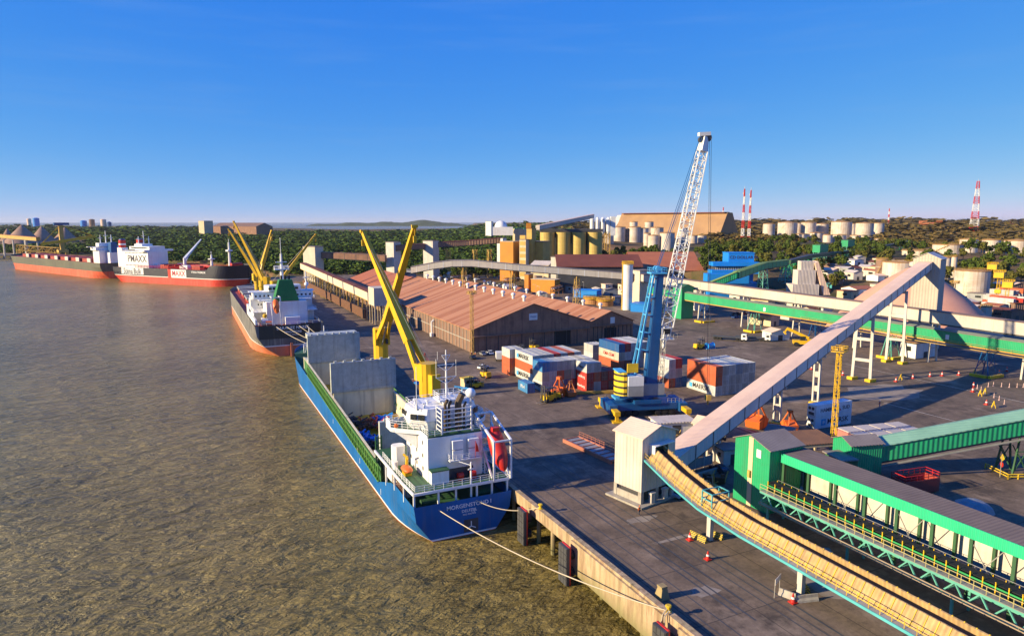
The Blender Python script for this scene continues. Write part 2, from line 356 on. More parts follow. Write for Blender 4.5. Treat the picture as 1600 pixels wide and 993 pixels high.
def inside(x, y, poly):
    r = np.zeros(x.shape, bool); n = len(poly); j = n-1
    for i in range(n):
        xi, yi = poly[i]; xj, yj = poly[j]
        c = ((yi > y) != (yj > y)) & (x < (xj-xi)*(y-yi)/((yj-yi) or 1e-9)+xi)
        r ^= c; j = i
    return r
def hgt(x, y):
    x = np.asarray(x, float); y = np.asarray(y, float)
    d2 = (x[..., None]-CP[:, 0])**2+(y[..., None]-CP[:, 1])**2+400
    w_ = d2**-1.6
    z = (w_*CP[:, 2]).sum(-1)/w_.sum(-1)
    return z
def ground(x, y):
    if 52 < x < 330 and -80 < y < 420: return 0.0
    return float(hgt(x, y))
def terrain():
    na, nd = 300, 330
    az = np.radians(np.linspace(-34, 84, na)); d = 60*(14000/60)**(np.linspace(0, 1, nd))
    A, Dm = np.meshgrid(az, d); X = Dm*np.sin(A); Y = Dm*np.cos(A)
    Z = hgt(X, Y)
    port = (X > 52) & (X < 330) & (Y > -80) & (Y < 420)
    Z = np.where(port, -.35, Z-.15)
    Z += np.where(Dm > 900, np.sin(X/170)*np.cos(Y/230)*1.5, 0)
    Z = np.where(inside(X, Y, land_poly), Z, -14)
    vs = np.stack([X, Y, Z], -1).reshape(-1, 3)
    i = np.arange(nd-1)[:, None]*na+np.arange(na-1)[None, :]
    F = np.stack([i, i+1, i+na+1, i+na], -1).reshape(-1, 4)[:, ::-1]
    me = bpy.data.meshes.new('terrain'); me.vertices.add(len(vs)); me.vertices.foreach_set('co', vs.ravel())
    me.loops.add(F.size); me.loops.foreach_set('vertex_index', F.ravel()); me.polygons.add(len(F))
    me.polygons.foreach_set('loop_start', np.arange(len(F))*4); me.polygons.foreach_set('loop_total', np.full(len(F), 4)); me.polygons.foreach_set('use_smooth', np.ones(len(F), bool))
    me.update(calc_edges=True); me.materials.append(M['land'])
    o = bpy.data.objects.new('terrain', me); COL.objects.link(o); tag(o, kind='structure')
terrain()
# port ground
def apron_mat():
    m = bpy.data.materials.new('port_asphalt'); m.use_nodes = True; nt = m.node_tree; N = nt.nodes; L = nt.links
    b = N['Principled BSDF']; b.inputs['Roughness'].default_value = .8; b.inputs['Specular IOR Level'].default_value = .25
    geo = N.new('ShaderNodeNewGeometry')
    def noise(scale, det=8, mapsc=None, ro=.6):
        n = N.new('ShaderNodeTexNoise'); n.inputs['Scale'].default_value = scale; n.inputs['Detail'].default_value = det; n.inputs['Roughness'].default_value = ro
        if mapsc:
            mp = N.new('ShaderNodeMapping'); mp.inputs['Scale'].default_value = mapsc; L.new(geo.outputs['Position'], mp.inputs[0]); L.new(mp.outputs[0], n.inputs[0])
        else: L.new(geo.outputs['Position'], n.inputs[0])
        return n.outputs['Fac']
    def mr(v, a, c, lo=0, hi=1):
        r = N.new('ShaderNodeMapRange'); r.inputs[1].default_value = a; r.inputs[2].default_value = c; r.inputs[3].default_value = lo; r.inputs[4].default_value = hi; L.new(v, r.inputs[0]); return r.outputs[0]
    def mix(f, a, c, bt='MIX'):
        x = N.new('ShaderNodeMix'); x.data_type = 'RGBA'; x.blend_type = bt; L.new(f, x.inputs[0])
        for v, k in ((a, 6), (c, 7)):
            if isinstance(v, tuple): x.inputs[k].default_value = (*v, 1)
            else: L.new(v, x.inputs[k])
        return x.outputs[2]
    c = mix(mr(noise(.03), .4, .62), (.115, .083, .057), (.19, .139, .096))
    c = mix(mr(noise(.25, 9), .42, .68, 0, .7), c, (.27, .195, .135))
    c = mix(mr(noise(1.6, 9, None, .75), .42, .68, 0, .55), c, (.06, .046, .038))
    msk = mr(noise(.035, 4), .46, .62)
    tk = N.new('ShaderNodeMath'); tk.operation = 'MULTIPLY'; L.new(mr(noise(1.0, 6, (.8, .022, 1)), .56, .66, 0, .6), tk.inputs[0]); L.new(msk, tk.inputs[1])
    c = mix(tk.outputs[0], c, (.05, .04, .034))     # tyre streaks along the quay
    tk2 = N.new('ShaderNodeMath'); tk2.operation = 'MULTIPLY'; L.new(mr(noise(.6, 6, (1.6, .04, 1)), .58, .68, 0, .5), tk2.inputs[0]); L.new(mr(noise(.05, 4), .5, .6), tk2.inputs[1])
    c = mix(tk2.outputs[0], c, (.24, .18, .14))
    c = mix(mr(noise(.09, 9, (1, 1, 1), .75), .53, .64, 0, .8), c, (.055, .042, .033))
    c = mix(mr(noise(.22, 10, (1, .6, 1), .8), .60, .68, 0, .7), c, (.045, .036, .03))
    c = mix(mr(noise(.06, 9, (1.3, .8, 1), .7), .56, .70, 0, .7), c, (.38, .29, .21))      # pale dust
    # slab joints every 8 m
    sx = N.new('ShaderNodeSeparateXYZ'); L.new(geo.outputs['Position'], sx.inputs[0])
    for ax, per in ((0, 9.0), (1, 12.0)):
        pp = N.new('ShaderNodeMath'); pp.operation = 'PINGPONG'; pp.inputs[1].default_value = per/2; L.new(sx.outputs[ax], pp.inputs[0])
        f = mr(pp.outputs[0], .05, .11, .65, 0); c = mix(f, c, (.035, .03, .028))
    L.new(c, b.inputs['Base Color'])
    bp = N.new('ShaderNodeBump'); bp.inputs['Strength'].default_value = .35; bp.inputs['Distance'].default_value = .08; L.new(noise(1.2, 8), bp.inputs['Height']); L.new(bp.outputs[0], b.inputs['Normal'])
    return m
M['apron'] = apron_mat()
QX = 51.5
def stain(m, zlo, zhi, dark, mid):
    nt = m.node_tree; N = nt.nodes; L = nt.links; b = N['Principled BSDF']; src = b.inputs['Base Color'].links[0].from_socket
    geo = N.new('ShaderNodeNewGeometry'); sx = N.new('ShaderNodeSeparateXYZ'); L.new(geo.outputs['Position'], sx.inputs[0])
    mp = N.new('ShaderNodeMapping'); mp.inputs['Scale'].default_value = (1.2, 1.2, .16); L.new(geo.outputs['Position'], mp.inputs[0])
    n = N.new('ShaderNodeTexNoise'); n.inputs['Scale'].default_value = .9; n.inputs['Detail'].default_value = 7; n.inputs['Roughness'].default_value = .7; L.new(mp.outputs[0], n.inputs[0])
    r = N.new('ShaderNodeMapRange'); r.inputs[1].default_value = .44; r.inputs[2].default_value = .62; r.inputs[4].default_value = .8; L.new(n.outputs['Fac'], r.inputs[0])
    x = N.new('ShaderNodeMix'); x.data_type = 'RGBA'; L.new(r.outputs[0], x.inputs[0]); L.new(src, x.inputs[6]); x.inputs[7].default_value = (*mid, 1)
    ad = N.new('ShaderNodeMath'); ad.operation = 'MULTIPLY_ADD'; ad.inputs[1].default_value = 3.0; L.new(n.outputs['Fac'], ad.inputs[0]); L.new(sx.outputs[2], ad.inputs[2])
    r2 = N.new('ShaderNodeMapRange'); r2.inputs[1].default_value = zhi; r2.inputs[2].default_value = zlo; r2.inputs[4].default_value = .85; L.new(ad.outputs[0], r2.inputs[0])
    y = N.new('ShaderNodeMix'); y.data_type = 'RGBA'; L.new(r2.outputs[0], y.inputs[0]); L.new(x.outputs[2], y.inputs[6]); y.inputs[7].default_value = (*dark, 1); L.new(y.outputs[2], b.inputs['Base Color'])
stain(M['quayface'], -3.4, -.6, (.16, .15, .055), (.24, .15, .09))       # tidal weed and rust runs
mb = MB(); mb.prism([(QX+.9, -80), (330, -80), (330, 420), (200, 640), (QX+.9, 640)], -1.3, 0)
tag(mb.build('port_ground', M['apron']), kind='structure')
# crane rails and drain slots let into the apron, patches and painted lines (sheets 4 mm up)
mb = MB()
for x in (55.2, 57.3, 65.3, 66.8): mb.bx(x-.09, x+.09, -80, 640, .004, .008)
for x, y0, y1 in ((60.2, 60, 108), (61.3, 58, 100), (63.2, 62, 110), (68.3, 30, 104)): mb.bx(x-.14, x+.14, y0, y1, .004, .0085)
tag(mb.build('rail_track', M['dgrey']), kind='structure')
def patch(mb, cx, cy, rx, ry, z, rr):
    n = 14; pts = []
    for i in range(n):
        t = 2*math.pi*i/n; k = rr.uniform(.6, 1.15); pts.append((cx+rx*k*math.cos(t), cy+ry*k*math.sin(t), z))
    mb.add(pts, [tuple(range(n))])
mb = MB()
for cx, cy, rx, ry in ((60, 66, 2.6, 1.6), (67, 80, 5, .5), (76, 61, 3, 6), (66, 88, 3.2, 1.2), (180, 128, 16, 8)): patch(mb, cx, cy, rx, ry, .004, rnd)
M['patch'] = mk('old_patch', (.36, .30, .24), (.15, .12, .10), s=.4, rough=.9, amt=.9)
tag(mb.build('ground_patches', M['patch']), kind='structure')
mb = MB()
for x, y0, y1 in ((100, 110, 140), (118, 90, 128), (205, 60, 160), (170, 60, 120)): mb.bx(x-.1, x+.1, y0, y1, .005, .009)
tag(mb.build('painted_line', M['oldwhite']), kind='structure')
# quay wall: kerb, beam, hanging panels, piles, fenders
qw = thing('quay_wall', 'sand coloured concrete quay edge with raised kerb and hanging wall panels above the brown river', 'quay wall', (QX, 60, 0))
mb = W(qw)
mb.bx(QX, QX+.9, -80, 640, 0.0, .75); mb.bx(QX+.02, QX+.88, -80, 640, -1.3, -.004)
mb.build('kerb', M['quayface'], qw)
mb = W(qw)
for y0, y1 in ((-80, 34), (37, 60.5), (63.5, 86)):
    mb.bx(QX-.35, QX-.004, y0, y1, -4.6, .35)
mb.build('wall_panel', M['quayface'], qw)
mb = W(qw)
for y in range(-76, 640, 5):
    for x in (QX+1.0, QX+7, QX+13):
        if not (300 < y): mb.tube((x, y, -9), (x, y, -1.31), .4, n=8)
        elif x < QX+2: mb.tube((x, y, -9), (x, y, -1.31), .4, n=6)
mb.build('pile', M['quayface'], qw)['kind'] = 'stuff'
mb = W(qw); mb.bx(QX+16, QX+17, -80, 640, -12, -1.32); mb.build('retaining_wall', M['concrete'], qw)
fl = ['nearest to the bottom of the picture', 'under the bollard with the hanging rope', 'at the near end of the tall wall panel', 'just behind the blue stern', ]
def fender(y, label):
    t = thing('quay_fender', label, 'fender', (QX, y, -6), 0, 'fenders on the quay wall')
    mb = MB()
    mb.box((-1.9, 0, 3.1), (.5, 2.5, 6.0))
    for i in range(6):
        for j in (-1, 0, 1): mb.box((-2.19, j*.8, .6+i), (.08, .72, .9))
    mb.build('face_panel', M['dgrey'], t)
    mb = MB(); mb.box((-1.5, 0, 3.1), (.28, 2.3, 6.2)); mb.build('red_frame', M['red'], t)
    for z in (1.6, 4.4): mb = MB(); mb.tube((-1.4, 0, z), (-.36, 0, z), .75, n=12); mb.build('rubber_buffer', M['black'], t)
    return t
for y, l in ((61.8, 'black slatted fender panel with red side beneath the yellow bollards'), (85.3, 'black slatted fender panel beside the near end of the tall sandy wall panel'), (99.8, 'black and red fender panel between the blue stern and the quay corner'),
             (35.6, 'black fender panel at the bottom edge of the picture')):
    fender(y, l)
def bollard(y, label, s=1.0):
    t = thing('bollard', label, 'bollard', (QX+.45, y, .754), 0, 'yellow bollards on the quay kerb')
    mb = MB(); mb.lathe((0, 0, 0), [(.42*s, 0), (.42*s, .08), (.24*s, .14), (.22*s, .5*s), (.4*s, .62*s), (.42*s, .78*s), (.3*s, .86*s)], 12); mb.build('post', M['syellow'], t)
    return t
for i, y in enumerate((63.3, 97.5, 40, 130, 165, 200, 235, 270)):
    bollard(y, ['yellow bollard on the kerb with ropes hanging over the edge', 'small bollard at the quay corner beside the blue stern', 'yellow bollard on the kerb near the bottom edge of the picture', 'bollard on the kerb alongside the aft half of the blue ship', 'bollard on the kerb alongside the middle of the blue ship', 'bollard on the kerb alongside the forward hatch of the blue ship', 'bollard on the kerb beside the bow of the blue ship', 'bollard on the kerb ahead of the blue bow'][i])
bb = MB(); bb.add([(-.75, -.75, 0), (.75, -.75, 0), (.75, .75, 0), (-.75, .75, 0), (-.35, -.45, 1.5), (.45, -.45, 1.5), (.45, .45, 1.5), (-.35, .45, 1.5)], [(0, 1, 5, 4), (1, 2, 6, 5), (2, 3, 7, 6), (3, 0, 4, 7), (4, 5, 6, 7)])
bb.box((0, 0, 1.62), (.95, 1.05, .24))
o = bb.build('mooring_block', mk('mooring_block', (.36, .27, .12), rough=.8, streak=.4), loc=(54.0, 67.2, .01)); tag(o, 'tapered tan mooring block standing on the apron behind the bollards', 'mooring block')
# island on the sea horizon
def island():
    n = 60; vs = []; fs = []
    for i in range(n+1):
        px = 478+(745-478)*i/n; e = math.sin(math.pi*min(1, i/n*1.04))**.5 if i < n else 0
        H = (45+22*math.sin(i*.5)*.4+(35 if px > 620 else 0)*math.exp(-((px-672)/35)**2))*max(e, .02)
        for k, (dD, hh) in enumerate(((0, 0), (60, .55), (250, 1), (600, .9), (1400, 0))):
            p = GD(px, 350, 8300+dD); vs.append((p.x, p.y, WZ-.5+(H+rnd.uniform(-3, 3))*hh))
    for i in range(n):
        for k in range(4): a = i*5+k; fs.append((a, a+5, a+6, a+1))
    mb = MB(); mb.add(vs, fs); tag(mb.build('island_hill', mixmat('island_wood', [(.02, .035, .02), (.05, .07, .03), (.08, .09, .05)], .01), smooth=True), kind='structure')
island()
# ------------------------------------------------------------------ hulls
def hull(parent, Lh, B, levels, mats, deck, ts=.12, tb=.78, rake=.03, kst=.5, ntop=None, sheer=lambda t: 0, deckmat=None, cut=None, ns=56, bowp=2.2, deckoff=1.0, name='hull'):
    """local frame: x across, y from transom (0) to bow, z above water. levels: list of (z, material band above it)"""
    Z = [l[0] for l in levels]; top = Z[-1]; zb = Z[0]
    ys = [0, .004, .012, .022, .035, .05, .07, .09, .12, .16]+[.2+.5*i/12 for i in range(13)]+[.7+.3*(1-(1-i/20)**1.5) for i in range(1, 21)]
    def hb(t, z, T):
        zn = max(0, min(1, (z+1.5)/(T+1.5)))
        s = max(0, min(1, t/ts)); f = 1-kst*(1-s)**2*(1-zn)**2.6
        tend = 1-rake*(1-zn)**1.3; t0 = tb+.06*zn
        u = max(0, min(1, (t-t0)/(tend-t0))); fb = (1-u**(bowp+.6*zn))**.85 if u < 1 else 0
        return B/2*f*fb
    rows = []
    for t in ys:
        T = top+sheer(t)
        row = []
        for z in Z:
            zz = z if z < Z[-2]-.01 else z+sheer(t)*(1 if z == top else .5)
            row.append((hb(t, zz, T), t*Lh, zz))
        if cut: row[-1] = (row[-1][0], row[-1][1], row[-1][2]+cut(t))
        rows.append(row)
    mb = MB(); nz = len(Z)
    vs = [(-x, y, z) for r in rows for x, y, z in r]+[(x, y, z) for r in rows for x, y, z in r]
    n = len(rows); o = n*nz; fs = []; ms = []
    for i in range(n-1):
        for j in range(nz-1):
            a = i*nz+j
            fs.append((a, a+1, a+nz+1, a+nz)); ms.append(levels[j][1])
            fs.append((o+a, o+a+nz, o+a+nz+1, o+a+1)); ms.append(levels[j][1])
    for j in range(nz-1):
        fs.append((j, o+j, o+j+1, j+1)); ms.append(levels[j][1])
    mb.v = vs; mb.f = fs; mb.m = ms
    h = mb.build(name, mats, parent)
    mb = MB(); vs = []; fs = []
    for i, t in enumerate(ys):
        T = deck(t); x = max(.02, hb(t, T, top+sheer(t))-.06); vs += [(-x, t*Lh+.03, T), (x, t*Lh+.03, T)]
    for i in range(n-1): fs.append((2*i, 2*i+1, 2*i+3, 2*i+2))
    mb.v = vs; mb.f = fs; mb.m = [0]*len(fs)
    mb.build('deck', deckmat, parent)
    return h, lambda t, z: hb(t, z, top+sheer(t))
def window_row(mb, p0, p1, z0, z1, n, gap=.25, nrm=(0, -1, 0), th=.06):
    p0 = Vector(p0); p1 = Vector(p1); d = (p1-p0); L_ = d.length/n; d.normalize(); nn = Vector(nrm)
    for i in range(n):
        a = p0+d*(L_*i+gap/2); b = p0+d*(L_*(i+1)-gap/2)
        vs = [a+nn*th, b+nn*th, b+nn*th, a+nn*th]
        c = (a+b)/2+nn*th/2; ang = math.atan2(d.y, d.x)
        mb.box((c.x, c.y, (z0+z1)/2), ((b-a).length, th*2, z1-z0), ang)
def chamf_box(mb, x0, x1, y0, y1, z0, z1, c=1.0, fl=0):
    pts = [(x0+c, y0), (x1-c, y0), (x1, y0+c), (x1, y1-c), (x1-c, y1), (x0+c, y1), (x0, y1-c), (x0, y0+c)]
    n = 8; cx, cy = (x0+x1)/2, (y0+y1)/2
    vs = [(x, y, z0) for x, y in pts]+[(cx+(x-cx)*(1+fl), cy+(y-cy)*(1+fl), z1) for x, y in pts]
    mb.add(vs, [tuple(range(7, -1, -1)), tuple(range(8, 16))]+[(i, (i+1) % 8, 8+(i+1) % 8, 8+i) for i in range(8)])
# ---------------------------------------------------------------- blue cargo ship (nearest)
S1 = thing('cargo_ship', 'blue general cargo ship nearest the camera with open hold and two yellow deck cranes', 'cargo ship', (41.75, 106.8, -6)); S1.scale = (1.045, 1, 1)
LV = [(-2.5, 0), (-.1, 0), (.12, 1), (.42, 2), (2.6, 2), (4.2, 2)]
def sh1(t): 
    y = t*155
    a = 2.6 if y < 13 else (2.6-(y-13)*.5 if y < 17 else (.6+(y-17)*.014 if y < 22 else -1.6+(y-22)*.048))
    if y > 138: a += min(1.2, (y-138)*.3)
    return a
hull(S1, 155, 17.6, LV, [M['bootred'], M['shipwhite'], M['hullblue']], deck=lambda t: (5.2 if t*155 < 13 else (2.8 if t*155 < 26 else (.3 if t*155 < 124 else 5.5))) if t*155 < 138 else 9.0, ts=.10, tb=.80, rake=.045, kst=.62, sheer=sh1, deckmat=M['dgreen'])
# transom is painted the same blue as the sides; dark only because it faces away from the sun
white = M['shipwhite']
# green bulwark rails forward of the poop, port and starboard
def zt(y): return 4.2-1.6+(y-22)*.048      # top of blue shell
for sx in (-1, 1):
    mb = MB()
    mb.add([(sx*8.12, 24, 2.2), (sx*8.12, 120, 7), (sx*8.12, 120, zt(120)+3.3), (sx*8.12, 24, zt(24)+3.3), (sx*8.24, 24, 2.2), (sx*8.24, 120, 7), (sx*8.24, 120, zt(120)+3.3), (sx*8.24, 24, zt(24)+3.3)], [(0, 1, 2, 3), (7, 6, 5, 4), (3, 2, 6, 7), (0, 3, 7, 4), (1, 5, 6, 2)]); mb.build('coaming_plate', M['hgreen'], S1)
    mb = MB(); pts = [(sx*8.72, y, zt(y)) for y in range(24, 116, 8)]
    for a, b in zip(pts, pts[1:]):
        a = Vector(a); b = Vector(b); hh = 3.4
        mb.beam(a+Vector((0, 0, hh)), b+Vector((0, 0, hh)), .22, .22); mb.beam(a+Vector((0, 0, .1)), b+Vector((0, 0, .1)), .16, .2); mb.beam(a+Vector((0, 0, 1.7)), b+Vector((0, 0, 1.7)), .1, .1)
        for k in range(5):
            c = a.lerp(b, k/5); mb.beam(c, c+Vector((0, 0, hh)), .16, .22)
            if k % 2 == 0: mb.beam(c+Vector((0, 0, hh)), c+Vector((-sx*1.1, 0, .2)), .14, .18)
    mb.build('coaming_stays', mk('coaming_green', (.14, .32, .06), (.07, .2, .04), s=.8, rough=.5, streak=.3, sc=(.3, .28, .06)), S1)
# hold coaming: long box walls round the open hold
mb = MB()
cz = lambda y: 4.9+(y-30)*.052
for sx in (-1, 1):
    a = 0
    mb.add([(sx*8.08, 29, 1), (sx*7.85, 29, 1), (sx*7.85, 29, zt(29)+3.2), (sx*8.08, 29, zt(29)+3.2), (sx*8.08, 122, 1), (sx*7.85, 122, 1), (sx*7.85, 122, zt(122)+3.2), (sx*8.08, 122, zt(122)+3.2)],
           [(0, 1, 2, 3), (7, 6, 5, 4), (3, 2, 6, 7), (0, 3, 7, 4), (1, 5, 6, 2)])
    mb.beam((sx*7.95, 29, zt(29)+3.35), (sx*7.95, 122, zt(122)+3.35), .5, .2)
mb.bx(-7.84, 7.84, 28.8, 29.1, 1, 6.2); mb.bx(-7.84, 7.84, 121.9, 122.2, 1, 10)
mb.bx(-7.84, 7.84, 73.6, 74, .6, 9.7); mb.bx(-7.84, 7.84, 113.8, 114.2, .6, 10.0)
mb.build('hold_coaming', mk('coaming_cream', (.74, .68, .48), (.60, .54, .37), rough=.65, streak=.4), S1)
mb = MB(); mb.bx(-7.8, 7.8, 29.3, 121.7, 2.6, 2.8); mb.build('hold_floor', M['yellow'], S1)
# upright hatch panels
def hatch(y, z0, h, w_, name='hatch_cover', thick=.9, ribs=True, xo=0):
    mb = MB(); mb.bx(xo-w_/2, xo+w_/2, y, y+thick, z0, z0+h)
    mb.bx(xo-w_/2-.12, xo+w_/2+.12, y-.12, y+thick+.1, z0+h-.4, z0+h+.02); mb.bx(xo-w_/2-.12, xo-w_/2+.2, y-.12, y+thick+.1, z0, z0+h-.42); mb.bx(xo+w_/2-.2, xo+w_/2+.12, y-.12, y+thick+.1, z0, z0+h-.42)
    mb.bx(xo-w_/2+.22, xo+w_/2-.22, y-.14, y-.01, z0+.3, z0+.9); mb.bx(xo-.12, xo+.12, y-.06, y-.01, z0+.92, z0+h-.42)
    for i in range(7):
        x = xo-w_/2+1.2+i*(w_-2.4)/6; mb.bx(x-.35, x+.35, y+.1, y+thick-.1, z0+h+.03, z0+h+.45)
    return mb.build(name, M['hatch'], S1)
hatch(73.2, 9.8, 8.1, 16.6); hatch(113.6, 10.1, 9.0, 15.6); hatch(28.2, 6.0, 8.0, 9.0, xo=-2.6)
mb = MB(); mb.bx(-7.6, 7.6, 115, 119.5, 17.8, 19.2)
for i in range(5): mb.bx(-6.6+i*2.9, -5.6+i*2.9, 114.65, 114.97, 18.1, 18.9)
mb.build('folded_hatch_cover', M['hatch'], S1)
mb = MB(); mb.bx(-7.7, 7.7, 114.7, 121.5, 10.1, 10.8); mb.build('closed_hatch_cover', M['hatch'], S1)
# posts and ladder at the aft end of the hold
mb = MB()
for x in (-8.3, -7.8, -7.2): mb.beam((x, 27.2, 2.6), (x, 27.2, 11.5), .25)
for z in range(3, 12): mb.beam((-8.3, 27.2, z), (-7.2, 27.2, z), .14)
mb.build('access_ladder', M['hgreen'], S1)
# forecastle
mb = MB(); mb.rail([(-5.5, 139, 9.0), (-4.6, 146, 9.0), (-1.5, 153, 9.05), (1.5, 153, 9.05), (4.6, 146, 9), (5.5, 139, 9)], 2.0, .07, 2); mb.build('bow_rail', white, S1)
def mast(x, y, z, h, arms=2):
    mb = MB(); mb.tube((x, y, z), (x, y, z+h), .32, .14, 8); mb.bx(x-.9, x+.9, y-.5, y+.5, z+h*.62, z+h*.66)
    mb.beam((x-1.3, y, z+h*.8), (x+1.3, y, z+h*.8), .12); mb.tube((x-1.6, y-.2, z), (x, y, z+h*.6), .1, n=5); mb.tube((x+1.6, y-.2, z), (x, y, z+h*.6), .1, n=5)
    return mb
mast(-3.4, 140, 9, 8.8).build('foremast', white, S1); mast(1.2, 138, 9, 9.5).build('signal_mast', white, S1)
mb = MB(); mb.tube((-2.6, 146, 9.6), (2.6, 146, 9.6), .6, n=10); mb.bx(-1.5, 1.5, 147, 148.5, 9, 10.3); mb.build('windlass', M['dgreen'], S1)
# poop: mooring deck bulkhead, pillars, upper deck
mb = MB(); mb.prism([(-7.7, 8.5), (7.9, 8.5), (7.9, 22), (-7.7, 22)], 4.9, 8.7); mb.build('deckhouse_lower', white, S1)
mb = MB()
P = [(-8.6, .6), (8.6, .6), (8.85, 3), (8.85, 26), (-8.85, 26), (-8.85, 6.5)]
mb.prism(P, 8.72, 9.0); mb.build('poop_deck', M['dgreen'], S1)
mb = MB()
rim = P[:4]+[P[4], P[5]]
rr = [Vector((x, y, 8.84)) for x, y in (P[4], P[5], P[0], P[1], P[2], P[3])]
for a, b in zip(rr, rr[1:]): mb.beam(a, b, .32, .42)
mb.build('poop_deck_edge', white, S1)
for x, y, z in ((-8.5, .8, 6.8), (-4.3, .8, 6.8), (-1.2, .8, 6.8), (2.6, .8, 6.8), (5.4, .8, 6.8), (8.3, .8, 6.8), (-8.7, 6, 6.2), (-8.7, 12, 6.2), (-8.7, 18, 5)):
    mb = MB(); mb.beam((x, y, z-.6), (x, y, 8.62), .3); mb.build('pillar', white, S1)
mb = MB(); mb.rail([(-8.5, 21, 9), (-8.5, 6.5, 9), (-8.3, .9, 9), (8.3, .9, 9), (8.6, 3, 9), (8.6, 24, 9)], 1.15, .045, 1.6, 2); mb.build('poop_rail', white, S1)
# main house
mb = MB(); mb.bx(-4.8, 5.2, 4.6, 17.5, 9.02, 17.0); mb.build('accommodation_block', white, S1)
mb = MB(); mb.bx(5.22, 8.2, 9.5, 17.5, 9.02, 11.6); mb.bx(5.22, 8.4, 8.5, 17.5, 11.62, 11.85); mb.bx(5.22, 8.4, 8.5, 17.5, 14.3, 14.5); mb.bx(5.22, 7.4, 11.5, 17.5, 11.87, 14.28); mb.build('side_decks', white, S1)
mb = MB()
for z in (11.85, 14.5): mb.rail([(5.3, 8.6, z), (8.3, 8.6, z), (8.3, 17.4, z)], 1.1, .045, 1.4, 2)
mb.build('side_deck_rail', white, S1)
mb = MB()
for z0, z1, y0, y1 in ((9, 11.8, 4.8, 8.2), (11.85, 14.4, 8.4, 5.2)): 
    for x in (5.5, 6.3): mb.beam((x, y0, z0), (x, y1, z1), .1, .22)
    for k in range(9): mb.bx(5.5, 6.3, y0+(y1-y0)*k/9-.12, y0+(y1-y0)*k/9+.12, z0+(z1-z0)*k/9, z0+(z1-z0)*k/9+.05)
mb.build('stairway', white, S1)
for i in range(3):
    for k in range(3): mb = MB(); mb.bx(-4.86, -4.79, 7.2+i*3.6, 7.7+i*3.6, 10.4+k*2.4, 11.1+k*2.4); mb.build('porthole', M['glass'], S1)
mb = MB(); mb.bx(-4.7, -1.6, 3.0, 4.58, 9.02, 11.3); mb.build('deck_locker', white, S1)
mb = MB(); mb.bx(-4.75, -1.5, 2.9, 4.58, 11.32, 11.5); mb.build('locker_roof', M['dgreen'], S1)
mb = MB(); mb.bx(-1.2, 3.4, 4.5, 4.59, 9.03, 10.9); mb.build('aft_doorway', M['dgrey'], S1)
for x in (.6, 2.9):
    mb = MB(); mb.tube((x-.5, 3.4, 9.8), (x+.5, 3.4, 9.8), .55, n=12); mb.bx(x-.55, x+.55, 2.9, 3.9, 9.02, 9.3); mb.build('hose_reel', M['red'], S1)
# aft platform with liferaft boxes
mb = MB(); mb.bx(-1.3, 4.6, 3.2, 4.58, 12.6, 12.8); mb.rail([(-1.3, 4.5, 12.8), (-1.3, 3.25, 12.8), (4.5, 3.25, 12.8), (5.0, 4.5, 14.8)], 1.0, .04, 1.2, 2)
mb.tube((-1.1, 3.3, 12.6), (1.6, 4.4, 11.0), .08); mb.tube((4.3, 3.3, 12.6), (1.8, 4.4, 11.0), .08); mb.build('aft_platform', white, S1)
for x in (-.6, 2.3):
    for k in (0, 1):
        mb = MB(); mb.bx(x, x+1.9, 3.7, 4.5, 12.85+k*1.75, 14.45+k*1.75); mb.build('raft_container', white, S1)
mb = MB(); mb.add([(3.3, 3.0, 14.0), (3.9, 2.9, 13.9), (3.75, 2.95, 14.9), (3.35, 3.0, 15.9), (3.3, 3.06, 14.0), (3.9, 2.96, 13.9), (3.75, 3.01, 14.9), (3.35, 3.06, 15.9)], [(0, 1, 2, 3), (7, 6, 5, 4), (0, 3, 7, 4), (1, 5, 6, 2), (0, 4, 5, 1), (3, 2, 6, 7)]); mb.tube((3.32, 3.03, 12.8), (3.32, 3.03, 16), .04); mb.build('ensign', M['red'], S1)
mb = MB(); mb.tube((1.6, .9, 6.6), (1.6, .9, 13.0), .2, .14, 8); mb.bx(1.1, 2.1, .8, 1.0, 11.6, 11.8); mb.tube((1.6, .9, 12.4), (.2, 3.0, 12.6), .05); mb.build('stern_light_mast', white, S1)
# bridge deck with wings
mb = MB(); mb.prism([(-8.8, 13.2), (-8.0, 12.2), (-4.6, 9.0), (-4.6, 4.8), (5.0, 4.8), (5.4, 9.0), (8.6, 12.2), (9.2, 13.2), (9.2, 16.2), (-8.8, 16.2)], 17.02, 17.3); mb.build('bridge_deck', M['dgreen'], S1)
mb = MB()
bw = [(-4.7, 4.9), (-4.7, 9.0), (-8.1, 12.1), (-8.85, 13.2), (-8.85, 16.3), (9.25, 16.3), (9.25, 13.2), (8.6, 12.1), (5.5, 9.0), (5.2, 4.9)]
for a, b in zip(bw, bw[1:]): mb.beam((*a, 16.95), (*b, 16.95), .15, .8)
for sx in (-1, 1):          # closed bulwark at the wing ends
    mb.bx(sx*8.9-.06, sx*8.9+.06, 13.1, 16.2, 17.3, 18.4); mb.add([(sx*4.9, 10.5, 13.6), (sx*4.9, 15.5, 13.6), (sx*8.9, 15.5, 17.0), (sx*8.9, 12.6, 17.0), (sx*4.9, 10.5, 16.95), (sx*4.9, 15.5, 16.95)], [(0, 1, 2, 3), (0, 3, 4), (1, 5, 2), (4, 3, 2, 5)])
mb.build('wing_structure', white, S1)
mb = MB()
for sx in (-1, 1): mb.rail([(sx*4.9, 9.0, 17.3), (sx*8.1, 12.2, 17.3), (sx*8.9, 13.2, 17.3), (sx*8.9, 16.2, 17.3), (sx*5.5, 16.3, 17.3)], 1.4, .05, 1.1, 2)
